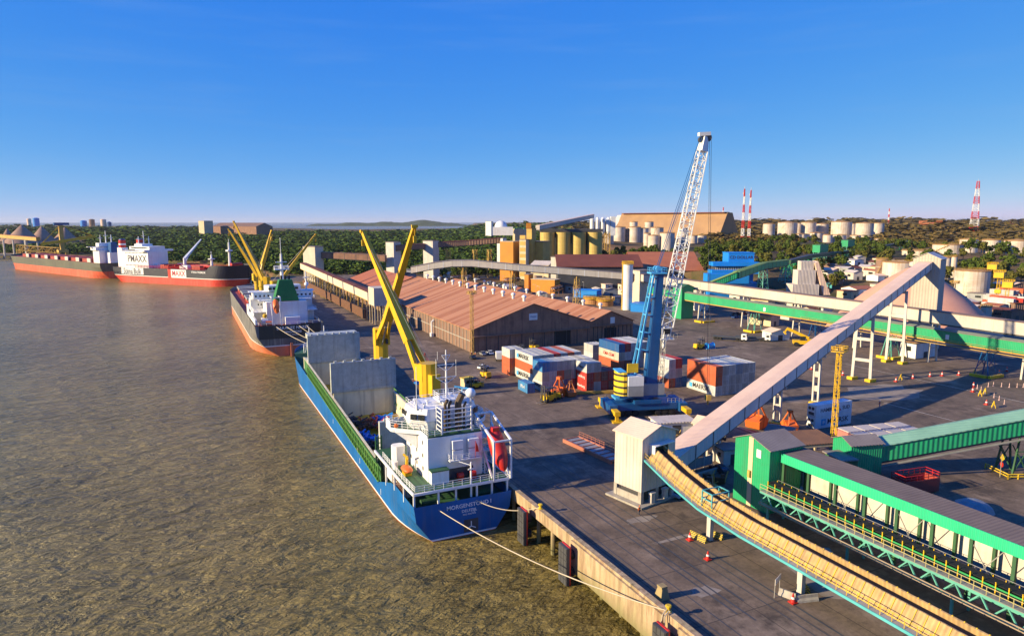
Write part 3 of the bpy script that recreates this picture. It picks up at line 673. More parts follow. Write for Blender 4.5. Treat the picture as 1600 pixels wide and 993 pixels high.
mb.rail([(-4.6, 9, 17.3), (-4.6, 4.9, 17.3), (-2.2, 4.9, 17.3)], 1.1, .045, 1.1, 2); mb.rail([(3.6, 4.9, 17.3), (5.1, 4.9, 17.3), (5.3, 9, 17.3)], 1.1, .045, 1.1, 2)
mb.build('bridge_rail', white, S1)
mb = MB(); chamf_box(mb, -5.6, 6.0, 8.6, 16.6, 17.32, 19.0, 2.2, .08); chamf_box(mb, -6.3, 6.7, 8.1, 17.1, 19.02, 21.2, 2.4, -.10)
mb.build('wheelhouse', white, S1)
mb = MB()
for x0, x1, y0, y1 in ((-6.15, -4.0, 10.3, 8.15), (4.4, 6.55, 8.15, 10.3)):
    d = Vector((x1-x0, y1-y0, 0)).normalized(); n_ = Vector((d.y, -d.x, 0))
    window_row(mb, (x0, y0, 0), (x1, y1, 0), 19.3, 20.3, 2, .3, n_, .12)
window_row(mb, (-6.18, 15.2, 0), (-6.18, 12.4, 0), 19.35, 20.25, 2, .5, (-1, 0, 0), .1)
mb.build('bridge_windows', M['glass'], S1)
mb = MB(); mb.rail([(-5.2, 9.4, 21.0), (-5.2, 16, 21.0), (5.6, 16, 21.0), (5.6, 9.4, 21.0)], 1.0, .04, 1.6, 1); mb.build('roof_rail', white, S1)
# exhaust casing: louvred frame with pipes
mb = MB()
for x in (-2.0, 3.4): 
    mb.bx(x-.12, x+.12, 5.0, 5.3, 17.3, 21.9); mb.bx(x-.12, x+.12, 7.8, 8.1, 17.3, 21.9)
for k in range(6): mb.bx(-1.87, 3.27, 5.06, 5.2, 17.6+k*.8, 17.78+k*.8)
for k in range(6): mb.bx(-2.04, -1.92, 5.31, 7.79, 17.6+k*.8, 17.78+k*.8)
mb.build('funnel_frame', white, S1)
ex = mk('exhaust_brown', (.13, .085, .05), (.04, .03, .025), rough=.6, amt=.9)
for x, r, h in ((-.9, .28, 22.4), (-.2, .24, 22.2), (1.5, .62, 22.6), (2.6, .2, 21.8)):
    mb = MB(); mb.tube((x, 6.6, 17.35), (x, 6.6, h), r, n=10); mb.tube((x, 6.6, h-.1), (x+r*1.1, 6.2, h+r*1.9+.3), r, n=10); mb.build('exhaust_pipe', ex, S1)
mb = MB(); mb.tube((1.3, 12.2, 21), (1.3, 12.2, 31.2), .26, .10, 8)
mb.prism([(-.8, 9.8), (4.2, 9.8), (4.8, 11.5), (4.2, 13.6), (-.8, 13.6)], 21.9, 22.2); mb.prism([(.2, 10.8), (2.4, 10.8), (2.4, 13), (.2, 13)], 21.0, 21.89)
mb.rail([(-.8, 9.9, 22.2), (4.1, 9.9, 22.2), (4.7, 11.5, 22.2), (4.1, 13.5, 22.2), (-.8, 13.5, 22.2), (-.8, 9.9, 22.2)], 1.2, .045, 1.0, 2)
for z, a in ((26.0, 1.9), (28.4, 1.6), (30.2, .8)): mb.beam((1.3-a, 12.2, z), (1.3+a, 12.2, z), .1); mb.tube((1.3-a, 12.2, z), (1.3, 12.2, z-1.3), .05, n=4); mb.tube((1.3+a, 12.2, z), (1.3, 12.2, z-1.3), .05, n=4)
mb.tube((-.6, 12.2, 26), (-.6, 12.2, 29.6), .04, n=4); mb.tube((3.2, 12.2, 26), (3.2, 12.2, 29.2), .04, n=4); mb.tube((-.3, 12.2, 29.3), (-.3, 12.2, 31), .03, n=4)
mb.build('radar_mast', white, S1)
mb = MB(); mb.beam((2.6, 11.6, 24.2), (5.2, 10.4, 23.7), .16, .3); mb.tube((3.9, 11, 22.2), (3.9, 11, 23.8), .1); mb.build('radar_scanner', M['lblue'], S1)
mb = MB(); mb.tube((5.0, 9.6, 21), (5.0, 9.6, 22.3), .25); mb.ball((5.0, 9.6, 23.1), .95, 14, 8); mb.build('satellite_dome', white, S1, smooth=True)
mb = MB(); mb.tube((-5.0, 9.9, 21), (-5.0, 9.9, 29), .09, .04); mb.tube((-5.0, 9.9, 21), (-5.0, 9.9, 22), .2); mb.build('whip_antenna', white, S1)
mb = MB(); 
for x, y in ((-3.6, 10), (-2.4, 12), (-4.2, 13.5), (3.0, 15)): mb.lathe((x, y, 21), [(.3, 0), (.2, .2), (.2, .8), (.42, .95), (.42, 1.15)], 8)
mb.build('roof_vents', white, S1)
# navigation lamps boxes on the wings
for sx in (-1, 1):
    mb = MB(); mb.ball((sx*(8.2), 12.0, 17.9), .42, 8, 5); mb.build('lifebuoy_light', M['orange'], S1)
# rescue boat, davit, white bin on port poop
mb = MB(); mb.lathe((0, 0, 0), [(.01, -1.9), (.5, -1.7), (.85, -1.0), (.95, 0), (.85, 1.0), (.5, 1.7), (.01, 1.9)], 10)
rbv = [Matrix.Rotation(R(90), 4, 'X') @ Vector(v) for v in mb.v]; mb.v = [(-7.0+v.x, 10.0+v.y, 10.1+v.z*.55) for v in rbv]; mb.build('rescue_boat', M['orange'], S1, smooth=True)
mb = MB(); mb.bx(-7.6, -6.4, 9.0, 11.0, 9.02, 9.6); mb.tube((-6.3, 12.4, 9), (-6.3, 12.4, 11.6), .28, n=8); mb.beam((-6.3, 12.4, 11.4), (-7.4, 10.4, 12.8), .3); mb.beam((-7.4, 10.4, 12.8), (-6.9, 9.3, 12.2), .2); mb.build('davit', M['yellow'], S1)
mb = MB(); chamf_box(mb, -7.9, -5.6, 15.2, 17.6, 9.02, 12.7, .5, -.02); mb.build('ventilation_trunk', white, S1)
mb = MB(); mb.tube((-8.1, 13.6, 9.1), (-8.1, 13.6, 10.5), .5, n=12); mb.build('raft_canister', white, S1)
# free-fall lifeboat on its ramp (starboard, pointing aft and down)
mb = MB()
for x in (5.6, 8.8):
    mb.beam((x, 9.0, 17.2), (x, 1.0, 9.2), .28, .3); mb.beam((x, 9.0, 9.0), (x, 9.0, 19.2), .32); mb.beam((x, 9.0, 19.1), (x, .2, 16.2), .32, .34); mb.beam((x, .3, 9.0), (x, .2, 16.3), .34)
    mb.beam((x, 4.5, 9.0), (x, 4.5, 13.0), .2)
for y, z in ((9, 19.1), (9, 16.0), (.2, 16.2)): mb.beam((5.6, y, z), (8.8, y, z), .26)
mb.rail([(5.6, 9.2, 18.2), (8.8, 9.2, 18.2), (8.8, 12, 18.2)], 1, .04, 1); mb.build('lifeboat_ramp', white, S1)
mb = MB(); mb.lathe((0, 0, 0), [(.02, -4.4), (.6, -3.9), (1.15, -2.5), (1.45, -.6), (1.45, 1.5), (1.3, 3.0), (.8, 3.7), (.02, 3.8)], 14)
d = Vector((0, -.62, -.78)).normalized(); q = Vector((0, 0, -1)).rotation_difference(d)
mb.v = [tuple(q @ Vector((v[0], v[1], v[2]))+Vector((7.2, 2.2, 14.2))) for v in mb.v]; lb = mb.build('lifeboat', M['red'], S1, smooth=True)
mb = MB(); mb.box((7.2, 3.6, 17.4), (1.3, 1.2, .9)); mb.build('conning_hatch', M['red'], lb)
# deck gear of mooring deck
mb = MB(); mb.tube((-6.6, 3.4, 6.0), (-4.0, 3.4, 6.0), .6, n=10); mb.bx(-6.9, -3.6, 2.7, 4.1, 5.22, 5.6); mb.build('mooring_winch', M['dgreen'], S1)
mb = MB(); mb.tube((3.6, 3.4, 6.0), (6.0, 3.4, 6.0), .6, n=10); mb.bx(3.4, 6.3, 2.7, 4.1, 5.22, 5.6); mb.build('mooring_winch', M['dgreen'], S1)
mb = MB(); mb.rail([(-8.4, 6, 5.2), (-8.5, 14, 5.2)], 3.0, .09, .9, 4); mb.build('rust_stanchions', M['rust'], S1)
# transom marks
lw = mk('lettering_white', (.9, .9, .9), rough=.5)
text('MORGENSTOND I', 1.0, (.9, -.03, 5.55), (0, -1, 0), S1, lw, 'name_lettering'); text('DELFZIJL', .72, (.9, -.03, 4.55), (0, -1, 0), S1, lw, 'port_lettering'); text('IMO 9367073', .42, (.9, -.03, 3.9), (0, -1, 0), S1, lw, 'number_lettering')
mb = MB(); mb.bx(-.1, 2.5, -.04, -.01, .6, 2.9); mb.build('stern_recess', M['dgrey'], S1)
mb = MB(); mb.beam((1.2, -.1, 1.6), (1.2, -.1, 2.5), .14); mb.beam((1.2, -.1, 1.6), (.4, -.1, 1.2), .14); mb.beam((1.2, -.1, 1.6), (2.0, -.1, 1.2), .14); mb.build('stern_emblem', white, S1)
mb = MB(); 
for y, z in ((40, 2.2), (70, 3.2), (22, 1.6)): mb.bx(-8.86, -8.81, y-.1, y+.1, z-.6, z+.6)
mb.build('draught_marks', white, S1)
# deck cranes (fixed to the ship)
def ship_crane(S, base, zt_, body_h, tip, r=1.75, pm='cblue', name='deck_crane'):
    b = Vector(base); t = Vector(tip); hub = Vector((b.x, b.y, zt_+body_h*.72)); dirh = Vector((t.x-b.x, t.y-b.y, 0)).normalized(); side = Vector((-dirh.y, dirh.x, 0))
    mb = MB(); mb.lathe((b.x, b.y, b.z), [(r*.92, 0), (r*.92, zt_-b.z-.8), (r*1.12, zt_-b.z-.5), (r*1.12, zt_-b.z)], 18); c = mb.build(name, M[pm], S)
    mb = MB(); mb.lathe((b.x, b.y, zt_+.02), [(r, 0), (r, body_h*.55), (r*1.02, body_h)], 12)
    for s_ in (-1, 1): mb.beam(hub+side*s_*r*.85-dirh*.6, hub+side*s_*r*.85+dirh*r*1.25, .5, body_h*.5)
    mb.box((b.x-dirh.x*r*.9, b.y-dirh.y*r*.9, zt_+body_h*.4), (r*1.3, r*1.1, body_h*.6), math.atan2(dirh.y, dirh.x)); mb.build('slewing_column', M['yellow'], c)
    heel = hub+dirh*r*1.1
    mb = MB(); kn = heel.lerp(t, .22)
    for s_ in (-1, 1): mb.beam(heel+side*s_*r*.72, kn+side*s_*r*.32, .55, 1.3, w2=.7, h2=1.5)
    mb.beam(heel+side*-r*.75, heel+side*r*.75, .5, .6)
    mb.beam(kn-(t-kn)*.03, t, r*1.12, r*.95, w2=r*.42, h2=r*.4)
    tt = (t-heel).normalized(); mb.beam(t-side*.7, t+side*.7, .6, .7)
    mb.build('jib', M['yellow'], c)
    mb = MB(); top = Vector((b.x, b.y, zt_+body_h+.3))
    for s_ in (-.5, .5): mb.tube(top+side*s_, t+side*s_*.6, .05, n=4)
    mb.tube(hub-dirh*.2+Vector((0, 0, -body_h*.5)), heel.lerp(t, .2), .22, n=6); mb.build('luffing_wire', M['steel'], c)
    mb = MB(); mb.tube(t, t-Vector((0, 0, 2.2)), .05, n=4); mb.box(tuple(t-Vector((0, 0, 2.9))), (.7, .5, 1.5)); mb.build('hook_block', M['yellow'], c)
    mb = MB(); mb.box((b.x+side.x*r*.7+dirh.x*r*1.0, b.y+side.y*r*.7+dirh.y*r, zt_+body_h*.6), (1.0, 1.0, 1.6)); mb.build('operator_cab', M['dgrey'], c)
    return c
o1 = S1.location
ship_crane(S1, (6.3, 80, 3), 16.8, 8.8, Vector((47.2, 150.5, 47.9))-o1, r=2.0)
ship_crane(S1, (6.1, 38.0, 3), 15.8, 7.6, Vector((40.3, 170, 46.6))-o1, r=2.0)
# cargo lying in the open hold (separate things)
hg = 'loose cargo in the open hold of the blue ship'
def oilpipe(x, y, m, lab, seed):
    rr = random.Random(seed); mb = MB()
    for k in range(20):
        a = Vector((x+rr.uniform(-2.2, 2.2), y+rr.uniform(-3.5, 3.5), -3.1+rr.uniform(0, 1.6))); 
        mb.tube(a, a+Vector((rr.uniform(-1.8, 1.8), rr.uniform(-1.5, 1.5), rr.uniform(.1, .9))), rr.uniform(.12, .35), n=7)
    for k in range(4): mb.box((x+rr.uniform(-1.5, 1.5), y+rr.uniform(-2, 2), -2.4), (rr.uniform(.8, 2), rr.uniform(.8, 2), rr.uniform(.6, 1.8)), rr.uniform(0, 3))
    o = mb.build('machinery_bundle', m); tag(o, lab, 'cargo', hg)
for x, y, m, l, s_ in ((38, 158, M['bblue'], 'blue valve and pipe bundle on the port side of the open hold', 1), (43, 166, M['red'], 'red and pink machinery bundle under the upright hatch panel', 2), (45.5, 161, M['dgrey'], 'dark scrap bundle on the starboard side of the open hold', 3),
                       (38.5, 148, M['dgrey'], 'dark machinery bundle near the aft end of the hold', 4), (39, 167, M['rust'], 'rusty bundle in the forward port corner of the open hold', 5), (41.5, 155, M['black'], 'black hose bundle in the middle of the open hold', 6), (37.6, 141, M['cblue'], 'dark blue bundle beside the aft hold ladder', 7), (42.5, 144, M['black'], 'black machinery bundle behind the bridge front in the hold', 8), (36.5, 153, M['dgrey'], 'grey frame bundle against the port coaming of the hold', 9), (44, 172, M['bblue'], 'bright blue bundle right under the starboard end of the upright panel', 10), (37.5, 173, M['dgrey'], 'dark bundle right under the port end of the upright panel', 11), (41, 170.5, M['orange'], 'orange drum bundle under the middle of the upright panel', 12)):
    oilpipe(x, y, m, l, s_)
mb = MB(); mb.box((0, 0, .9), (4.5, 5.5, 1.8)); mb.box((0, 0, 1.95), (3.0, 3.4, .3)); mb.box((1.8, 0, 2.0), (.3, 5, .4))
o = mb.build('cargo_crate', M['yellow'], loc=(45.3, 153, -3.18)); tag(o, 'yellow cargo crate on the starboard side of the hold floor', 'crate', hg)
# mooring ropes
def rope(pts, sag, r, label, name='mooring_rope', n=18):
    a, b = Vector(pts[0]), Vector(pts[1]); P_ = []
    for i in range(n+1):
        t = i/n; p = a.lerp(b, t); p.z -= 4*sag*t*(1-t); P_.append(p)
    mb = MB(); mb.path([p-a for p in P_], r, 5); o = mb.build(name, M['rope'], loc=a); tag(o, label, 'rope', 'mooring ropes'); return o
rope([(36.9, 107.2, -.35), (QX+.45, 62.9, .9)], 1.6, .09, 'long pale mooring rope running from the left of the blue transom to the yellow bollard')
rope([(43.6, 107.3, .35), (QX+.45, 97.5, 1.0)], 1.3, .08, 'slack pale mooring rope from the blue transom to the bollard at the quay corner')
def hang_rope(y0, x, z0, z1, dx, lab):
    mb = MB(); P_ = [Vector((0, 0, 0)), Vector((-.9, -.3, -.35)), Vector((-1.3+dx, -.6, (z1-z0)*.5)), Vector((-1.2+dx*2, -.9, z1-z0))]; mb.path(P_, .09, 5); o = mb.build('hanging_rope', M['rope'], loc=(x, y0, z0)); tag(o, lab, 'rope')
hang_rope(63.3, QX+.2, 1.1, -5.9, -.4, 'pair of ropes hanging from the yellow bollard down to the river, left one')
hang_rope(62.9, QX+.2, 1.1, -5.9, .2, 'pair of ropes hanging from the yellow bollard down to the river, right one')
# ---------------------------------------------------------------- bulk carrier behind (black transom, green funnel)
S2 = thing('bulk_carrier', 'black sterned bulk carrier with green funnel and yellow cranes moored beyond the blue ship', 'bulk carrier', (37.6, 291, -6))
LV2 = [(-2.5, 0), (1.0, 0), (3.2, 0), (4.2, 1), (4.6, 2), (8.5, 2), (13, 2)]
hull(S2, 180, 27.5, LV2, [M['boottan'], M['shipwhite'], mk('ship_dusty_black', (.05, .052, .055), (.22, .21, .20), s=.12, rough=.5, streak=.7, sc=(.42, .40, .36), amt=.9)], deck=lambda t: 12, ts=.16, tb=.82, rake=.03, kst=.9, sheer=lambda t: 2.2*max(0, (t-.9)/.1), deckmat=M['dred'])
mb = MB(); mb.bx(-12.3, 12.3, -.12, -.02, 7.4, 12.98); mb.build('transom_plate', M['shipblack'], S2)
text('BARANEE NAREE', 1.7, (1.0, -.18, 11.6), (0, -1, 0), S2, lw, 'name_lettering'); text('SINGAPORE', 1.3, (1.0, -.18, 9.9), (0, -1, 0), S2, lw, 'port_lettering'); text('IMO 9296303', .8, (1.0, -.18, 8.7), (0, -1, 0), S2, lw, 'number_lettering')
mb = MB(); mb.beam((0, -.9, -1), (0, -.9, 5.5), .9, 2.6); mb.build('rudder', M['boottan'], S2)
mb = MB(); mb.bx(-8, 8.5, 9, 24, 12.02, 21.5); mb.build('accommodation_block', white, S2)
mb = MB(); mb.bx(-13.2, 13.2, 12, 30, 17.0, 17.3); mb.bx(-12.5, -8.02, 17, 30, 12.02, 16.98); mb.bx(8.52, 12.5, 17, 30, 12.02, 16.98); mb.bx(-10.5, 11.5, 14, 30, 21.52, 21.8); mb.bx(-13, 13, 24.02, 32, 17.32, 21.5); mb.bx(-13.3, -12.6, 3, 34, 13, 15.2); mb.bx(-13.2, -9, 33, 44, 12.02, 17.5); mb.build('deckhouse_tiers', white, S2)
mb = MB(); mb.bx(-12, 13, 21, 30, 21.82, 24.6); mb.bx(-13.6, 13.8, 22, 28, 24.62, 24.85); chamf_box(mb, -7, 8, 20.5, 28, 24.87, 27.4, 1.5); mb.build('bridge_block', white, S2)
mb = MB(); window_row(mb, (-11.8, 21, 0), (-5, 21, 0), 22.7, 23.5, 4, 1.0); window_row(mb, (5.5, 21, 0), (12.6, 21, 0), 22.7, 23.5, 4, 1.0); window_row(mb, (-6, 20.5, 0), (7, 20.5, 0), 25.6, 26.6, 7, .5)
window_row(mb, (-10.4, 24.02, 0), (-8.1, 24.02, 0), 18.7, 19.5, 2, .6); mb.build('windows', M['glass'], S2)
mb = MB()
for z, y0 in ((17.3, 12), (21.8, 14), (12.0, .3)): mb.rail([(-12.8, 30, z), (-12.8, y0, z), (12.8, y0, z), (12.8, 30, z)] if z > 15 else [(-12.6, 16, z+1), (-12.2, .3, z+1), (12.2, .3, z+1), (12.6, 16, z+1)], 1.1, .07, 3, 1)
mb.build('rails', white, S2)
gf = mk('funnel_green', (.02, .20, .04), (.015, .15, .03), s=.3, rough=.5, streak=.2, sc=(.03, .05, .03))
mb = MB(); mb.add([(-4.6, 10, 21.82), (5.4, 10, 21.82), (5.4, 17.5, 21.82), (-4.6, 17.5, 21.82), (-2.1, 11.5, 30.5), (3.1, 11.5, 30.5), (3.1, 16.5, 30.5), (-2.1, 16.5, 30.5)], [(0, 1, 5, 4), (1, 2, 6, 5), (2, 3, 7, 6), (3, 0, 4, 7), (4, 5, 6, 7)]); mb.build('funnel', gf, S2)
mb = MB(); mb.beam((.5, 10.65, 23.6), (.5, 11.15, 27), 3.6, .1); mb.build('funnel_emblem', M['black'], S2)
mb = MB()
for x in (-1, .6, 2.2): mb.tube((x, 14, 30.5), (x, 14, 32.2), .4, n=8)
mb.build('exhausts', M['black'], S2)
mb = MB(); mb.tube((.5, 24, 27.4), (.5, 24, 41), .9, .4, 8); mb.bx(-2.6, 3.6, 22.6, 25.4, 34, 34.5); mb.rail([(-2.5, 22.6, 34.5), (3.5, 22.6, 34.5), (3.5, 25.4, 34.5), (-2.5, 25.4, 34.5)], 1.2, .08, 2); mb.bx(-1.8, 2.8, 23.5, 24.5, 37.2, 37.5); mb.tube((.5, 24, 41), (.5, 24, 48), .12); mb.build('main_mast', white, S2)
mb = MB(); mb.tube((11, 26, 24.8), (11, 26, 33), .4, .2); mb.bx(9.8, 12.2, 25.5, 26.5, 30, 30.3); mb.ball((11, 25, 27.2), 1.0, 10, 6); mb.build('side_mast', white, S2)
mb = MB()
for x in (-6.4, -3.1): mb.beam((x, 3, 12), (x, 3, 24), .45); mb.beam((x, 3, 24), (x, 9, 24), .4); mb.beam((x, 3, 16), (x, 9, 21), .35)
mb.beam((-6.4, 3, 24), (-3.1, 3, 24), .4); mb.build('lifeboat_frame', white, S2)
mb = MB(); mb.lathe((0, 0, 0), [(.02, -3.4), (.9, -2.6), (1.35, 0), (1.25, 2.2), (.4, 3.4)], 12); q = Vector((0, 0, -1)).rotation_difference(Vector((0, -.55, -.8)).normalized()); mb.v = [tuple(q @ Vector(v)+Vector((-4.75, 4.2, 20.2))) for v in mb.v]; mb.build('lifeboat', M['orange'], S2, smooth=True)
mb = MB(); mb.tube((-10.2, 10, 13.6), (-7.6, 10, 13.6), 1.5, n=14); mb.build('white_tank', white, S2)
mb = MB(); mb.ball((-8.8, 9.6, 15.9), .9, 10, 6); mb.build('yellow_buoy', M['yellow'], S2)
mb = MB(); mb.tube((-8.9, 6, 13.2), (-6.6, 6, 13.2), .9, n=10); mb.bx(-8.9, -6.6, 5, 7, 12.02, 12.4); mb.build('stern_winch', M['orange'], S2)
mb = MB(); mb.bx(-1, 5, 6, 8.98, 12.02, 15.2); mb.build('store_house', white, S2)
for i in range(5):
    y = 34+i*28; mb = MB(); mb.bx(-9, 9, y, y+20, 12.02, 14.0); mb.build('hatch_coaming', M['dred'], S2)
    mb = MB(); mb.bx(-9.4, 9.4, y-.3, y+20.3, 14.02, 15.2)
    for k in range(1, 4): mb.bx(-9.4, 9.4, y+k*5-.15, y+k*5+.15, 15.22, 15.4)
    mb.build('hatch_cover', M['grey'], S2)
mb = MB(); mb.add([(-11.5, 31, 17.3), (-3.5, 31, 17.3), (-3.5, 44, 17.3), (-11.5, 44, 17.3), (-7.5, 31, 19.5), (-7.5, 44, 19.5)], [(0, 1, 4), (2, 3, 5), (1, 2, 5, 4), (3, 0, 4, 5)]); mb.bx(-11.4, -3.6, 31.1, 43.9, 14, 17.28); mb.build('folded_hatch', M['grey'], S2)
o2 = Vector(S2.location)
def tipat(px, py, yy):      # tip position in the vertical plane y = yy
    d = ray(px, py); t = yy/d.y; return Vector((d.x*t, yy, CAMH+d.z*t))-o2
for cy, px, py, dy in ((52, 493, 366, 0), (80, 365, 346, 8), (108, 357, 358, 6), (136, 424, 360, 4), (150, 425, 367, 6)):
    tp = tipat(px, py, 291+cy+dy); 
    ship_crane(S2, (0 if cy != 150 else 2, cy, 12), 20, 7, tp, r=1.7, pm='yellow')
# ropes from the stern of ship two to the quay
for i, (x, z, bx_, by) in enumerate(((32, 6.4, 46, 258), (36, 6.2, 49.8, 262), (41, 6.3, 52, 266), (44, 6.3, 52, 272))):
    rope([(x, 290.8, z), (bx_, by, 1.3)], 1.2, .12, ['leftmost of the pale ropes hanging from the black transom', 'second from left of the pale ropes hanging from the black transom', 'third from left of the pale ropes hanging from the black transom', 'rightmost of the pale ropes hanging from the black transom'][i])
# ---------------------------------------------------------------- tanker
def frame_from(a, b):
    d = Vector((b[0]-a[0], b[1]-a[1], 0)); return math.atan2(-d.x, d.y), d.length
rz3, L3 = frame_from((-52, 742), (44, 624))
S3 = thing('tanker_ship', 'red bottomed tanker with huge letters on its white deckhouse and a red pipe deck', 'tanker', (-47, 744, -6), rz3)
LV3 = [(-3, 0), (2.5, 0), (6.0, 3), (6.6, 2), (9.5, 2), (13.5, 2)]
navy3 = mk('tanker_dark', (.014, .016, .035), (.01, .012, .03), rough=.45)
hull(S3, L3, 36, LV3, [mk('tanker_red', (.66, .05, .03), (.55, .04, .025), rough=.5, streak=.3, sc=(.6, .2, .14)), M['red'], navy3, M['white']], deck=lambda t: 13.2, ts=.12, tb=.80, rake=.025, kst=.55, sheer=lambda t: 4.5*max(0, min(1, (t-.8)/.03)) if t > .8 else 0, deckmat=M['dred'])
yl = lambda t: t*L3
mb = MB(); mb.bx(-6, 15, 9, 14, 13.22, 28); mb.bx(-5, 15.5, 14.01, 46, 13.22, 28); mb.build('accommodation_block', white, S3)
mb = MB(); mb.bx(-12, 18, 38, 45, 28.02, 29.6); mb.bx(-4, 12, 17, 44, 29.62, 32.5); mb.bx(-2, 9, 20, 30, 32.52, 34.5); mb.rail([(15.3, 15, 28), (15.3, 38, 28)], 1.2, .1, 2); mb.build('bridge', white, S3)
mb = MB(); window_row(mb, (12.03, 19, 0), (12.03, 42, 0), 30.6, 31.8, 12, .5, (1, 0, 0), .1); window_row(mb, (15.53, 15, 0), (15.53, 45, 0), 26.4, 27.2, 16, 1.0, (1, 0, 0), .06); window_row(mb, (15.53, 15, 0), (15.53, 45, 0), 15.2, 16, 16, 1.0, (1, 0, 0), .06); mb.build('windows', M['glass'], S3)
# the tanker lies across the view: its starboard side (local +x) or port side faces the camera
FS = 1      # side of the hull (local +x) that faces the camera
for k, (x, y) in enumerate(((10, 4.5), (-8, 4.5))):
    mb = MB(); mb.bx(x-3.2, x+3.2, y-3, y+3, 13.22, 31); mb.build('engine_casing', white, S3)
    mb = MB(); mb.lathe((x, y, 31.02), [(3.0, 0), (3.0, 3), (2.9, 7)], 14); f_ = mb.build('funnel', M['red'], S3)
    mb = MB(); mb.lathe((x, y, 33.4), [(3.06, 0), (3.06, 1.4)], 14); mb.build('funnel_band', white, f_); mb = MB(); mb.lathe((x, y, 38.05), [(2.6, 0), (2.4, 1.0)], 12); mb.build('funnel_cap', M['cblue'], f_)
mb = MB()
for x, y, h in ((3, 25, 12), (6, 22, 7), (0, 28, 7)): mb.tube((x, y, 34.5), (x, y, 34.5+h), .5, .25, 7); mb.beam((x-2, y, 34.5+h*.6), (x+2, y, 34.5+h*.6), .3)
mb.build('radar_mast', white, S3)
side = FS
text('PMAXX', 8.6, (15.56, 31, 21.2), (1, 0, 0), S3, mk('letter_navy', (.03, .03, .07), rough=.5), 'deckhouse_lettering', squeeze=.88)
# painted panels on the side: white block with letters, red stripe, dark block
def sidepanel(y0, y1, z0, z1, m, x=18.05, name='painted_panel'):
    mb = MB(); mb.bx(x, x+.05, y0, y1, z0, z1); mb.build(name, m, S3)
wl_ = mk('tanker_white', (.78, .78, .78), rough=.5)
sidepanel(12, 42, 7.4, 13.4, wl_); sidepanel(74, 78, 5.6, 13.4, M['red']); sidepanel(78.01, 97, 6.5, 13.4, wl_)
text('Stena Bulk', 7.0, (18.13, 27, 10.0), (1, 0, 0), S3, navy3, 'hull_lettering', squeeze=.8)
text('MAXX', 6.4, (18.13, 87.5, 9.8), (1, 0, 0), S3, mk('letter_red', (.5, .03, .06), rough=.5), 'hull_lettering', squeeze=.9)
mb = MB()
text('STENA PREMIUM', 2.3, (18.15, 112, 11.6), (1, 0.0, 0), S3, lw, 'bow_lettering')
# pipe deck
mb = MB()
for x in (-3, -1, 1, 3): mb.tube((x, 32, 15.8), (x, yl(.78), 15.8), .5, n=6)
for i in range(10): mb.bx(-5, 5, 40+i*8, 34.4+i*8, 13.22, 15.4)
mb.build('deck_pipes', M['red'], S3)
for i, (y, x) in enumerate(((46, 8), (62, 10), (84, 8), (102, 10), (60, -9), (90, -9))):
    mb = MB(); mb.bx(x-2, x+2, y-5, y+5, 13.22, 16.6); mb.build('deck_house', M['dred'] if i % 2 else white, S3)
mb = MB()
for x in (-17, 17): mb.rail([(x, 30, 13.3), (x, yl(.78), 13.3)], 2.2, .14, 4)
for y in (66, 72, 80): mb.bx(-16, 16, y, y+.8, 16.2, 16.9)
for i in range(10): mb.rail([(-14+i*3, 64, 13.3), (-14+i*3, 84, 13.3)], 3, .12, 5)
mb.build('manifold_and_rails', M['red'], S3)
mb = MB(); mb.lathe((0, 74, 13.2), [(1.6, 0), (1.3, 7), (1.3, 9)], 12); mb.build('hose_crane_post', white, S3)
t3 = Matrix.LocRotScale(S3.location, S3.rotation_euler, None).inverted() @ GD(314, 374, 660)
mb = MB(); mb.beam((0, 74, 21.5), t3, 2.2, 2.2, w2=.9, h2=.9); mb.tube((0, 74, 17), Vector((0, 74, 21.5)).lerp(t3, .35), .4, n=6); mb.build('hose_crane_jib', white, S3)
for y, h in ((108, 13), (130, 24)):
    mb = MB(); mb.tube((0, y, 13), (0, y, 13+h), 1.3, .7, 8); mb.bx(-2.5, 2.5, y-1.5, y+1.5, 13+h*.68, 13+h*.74); mb.tube((0, y, 13+h), (0, y, 16+h), .25); mb.build('signal_mast', white, S3)
mb = MB(); mb.tube((-6, 138, 18.5), (6, 138, 18.5), 1.3, n=10); mb.build('windlass', M['red'], S3)
# ---------------------------------------------------------------- far bulk carrier
rz4, L4 = frame_from((-64, 768), (-182, 1000))
S4 = thing('bulk_carrier', 'long rust red and grey bulk carrier with low empty deck at the far left', 'bulk carrier', (-60, 772, -6), rz4)
hull(S4, L4, 32, [(-3, 0), (3.5, 0), (6.4, 0), (6.9, 1), (11, 1), (15, 1)], [M['bootred'], mk('greenish_grey_hull', (.10, .10, .07), (.07, .07, .055), s=.05, rough=.6, streak=.4, sc=(.2, .17, .1))], deck=lambda t: 14.6, ts=.12, tb=.86, rake=.02, kst=.7, sheer=lambda t: 2*max(0, (t-.93)/.07), deckmat=M['dred'])
mb = MB(); mb.bx(-11, 11, 12, 26, 14.62, 27); mb.bx(-13, 13, 14, 26, 27.02, 30); mb.bx(-17, 17, 22, 25, 30.02, 30.5); mb.bx(-8, 8, 19, 26, 30.52, 34); mb.build('deckhouse', white, S4)
mb = MB(); mb.bx(-5, 5, 3, 11, 14.62, 25); mb.build('engine_casing', white, S4)
mb = MB(); mb.add([(-3.5, 3.5, 25), (3.5, 3.5, 25), (3.5, 10.5, 25), (-3.5, 10.5, 25), (-2.6, 4.5, 35), (2.6, 4.5, 35), (2.6, 10, 35), (-2.6, 10, 35)], [(0, 1, 5, 4), (1, 2, 6, 5), (2, 3, 7, 6), (3, 0, 4, 7), (4, 5, 6, 7)]); mb.build('funnel', M['cblue'], S4)
mb = MB()
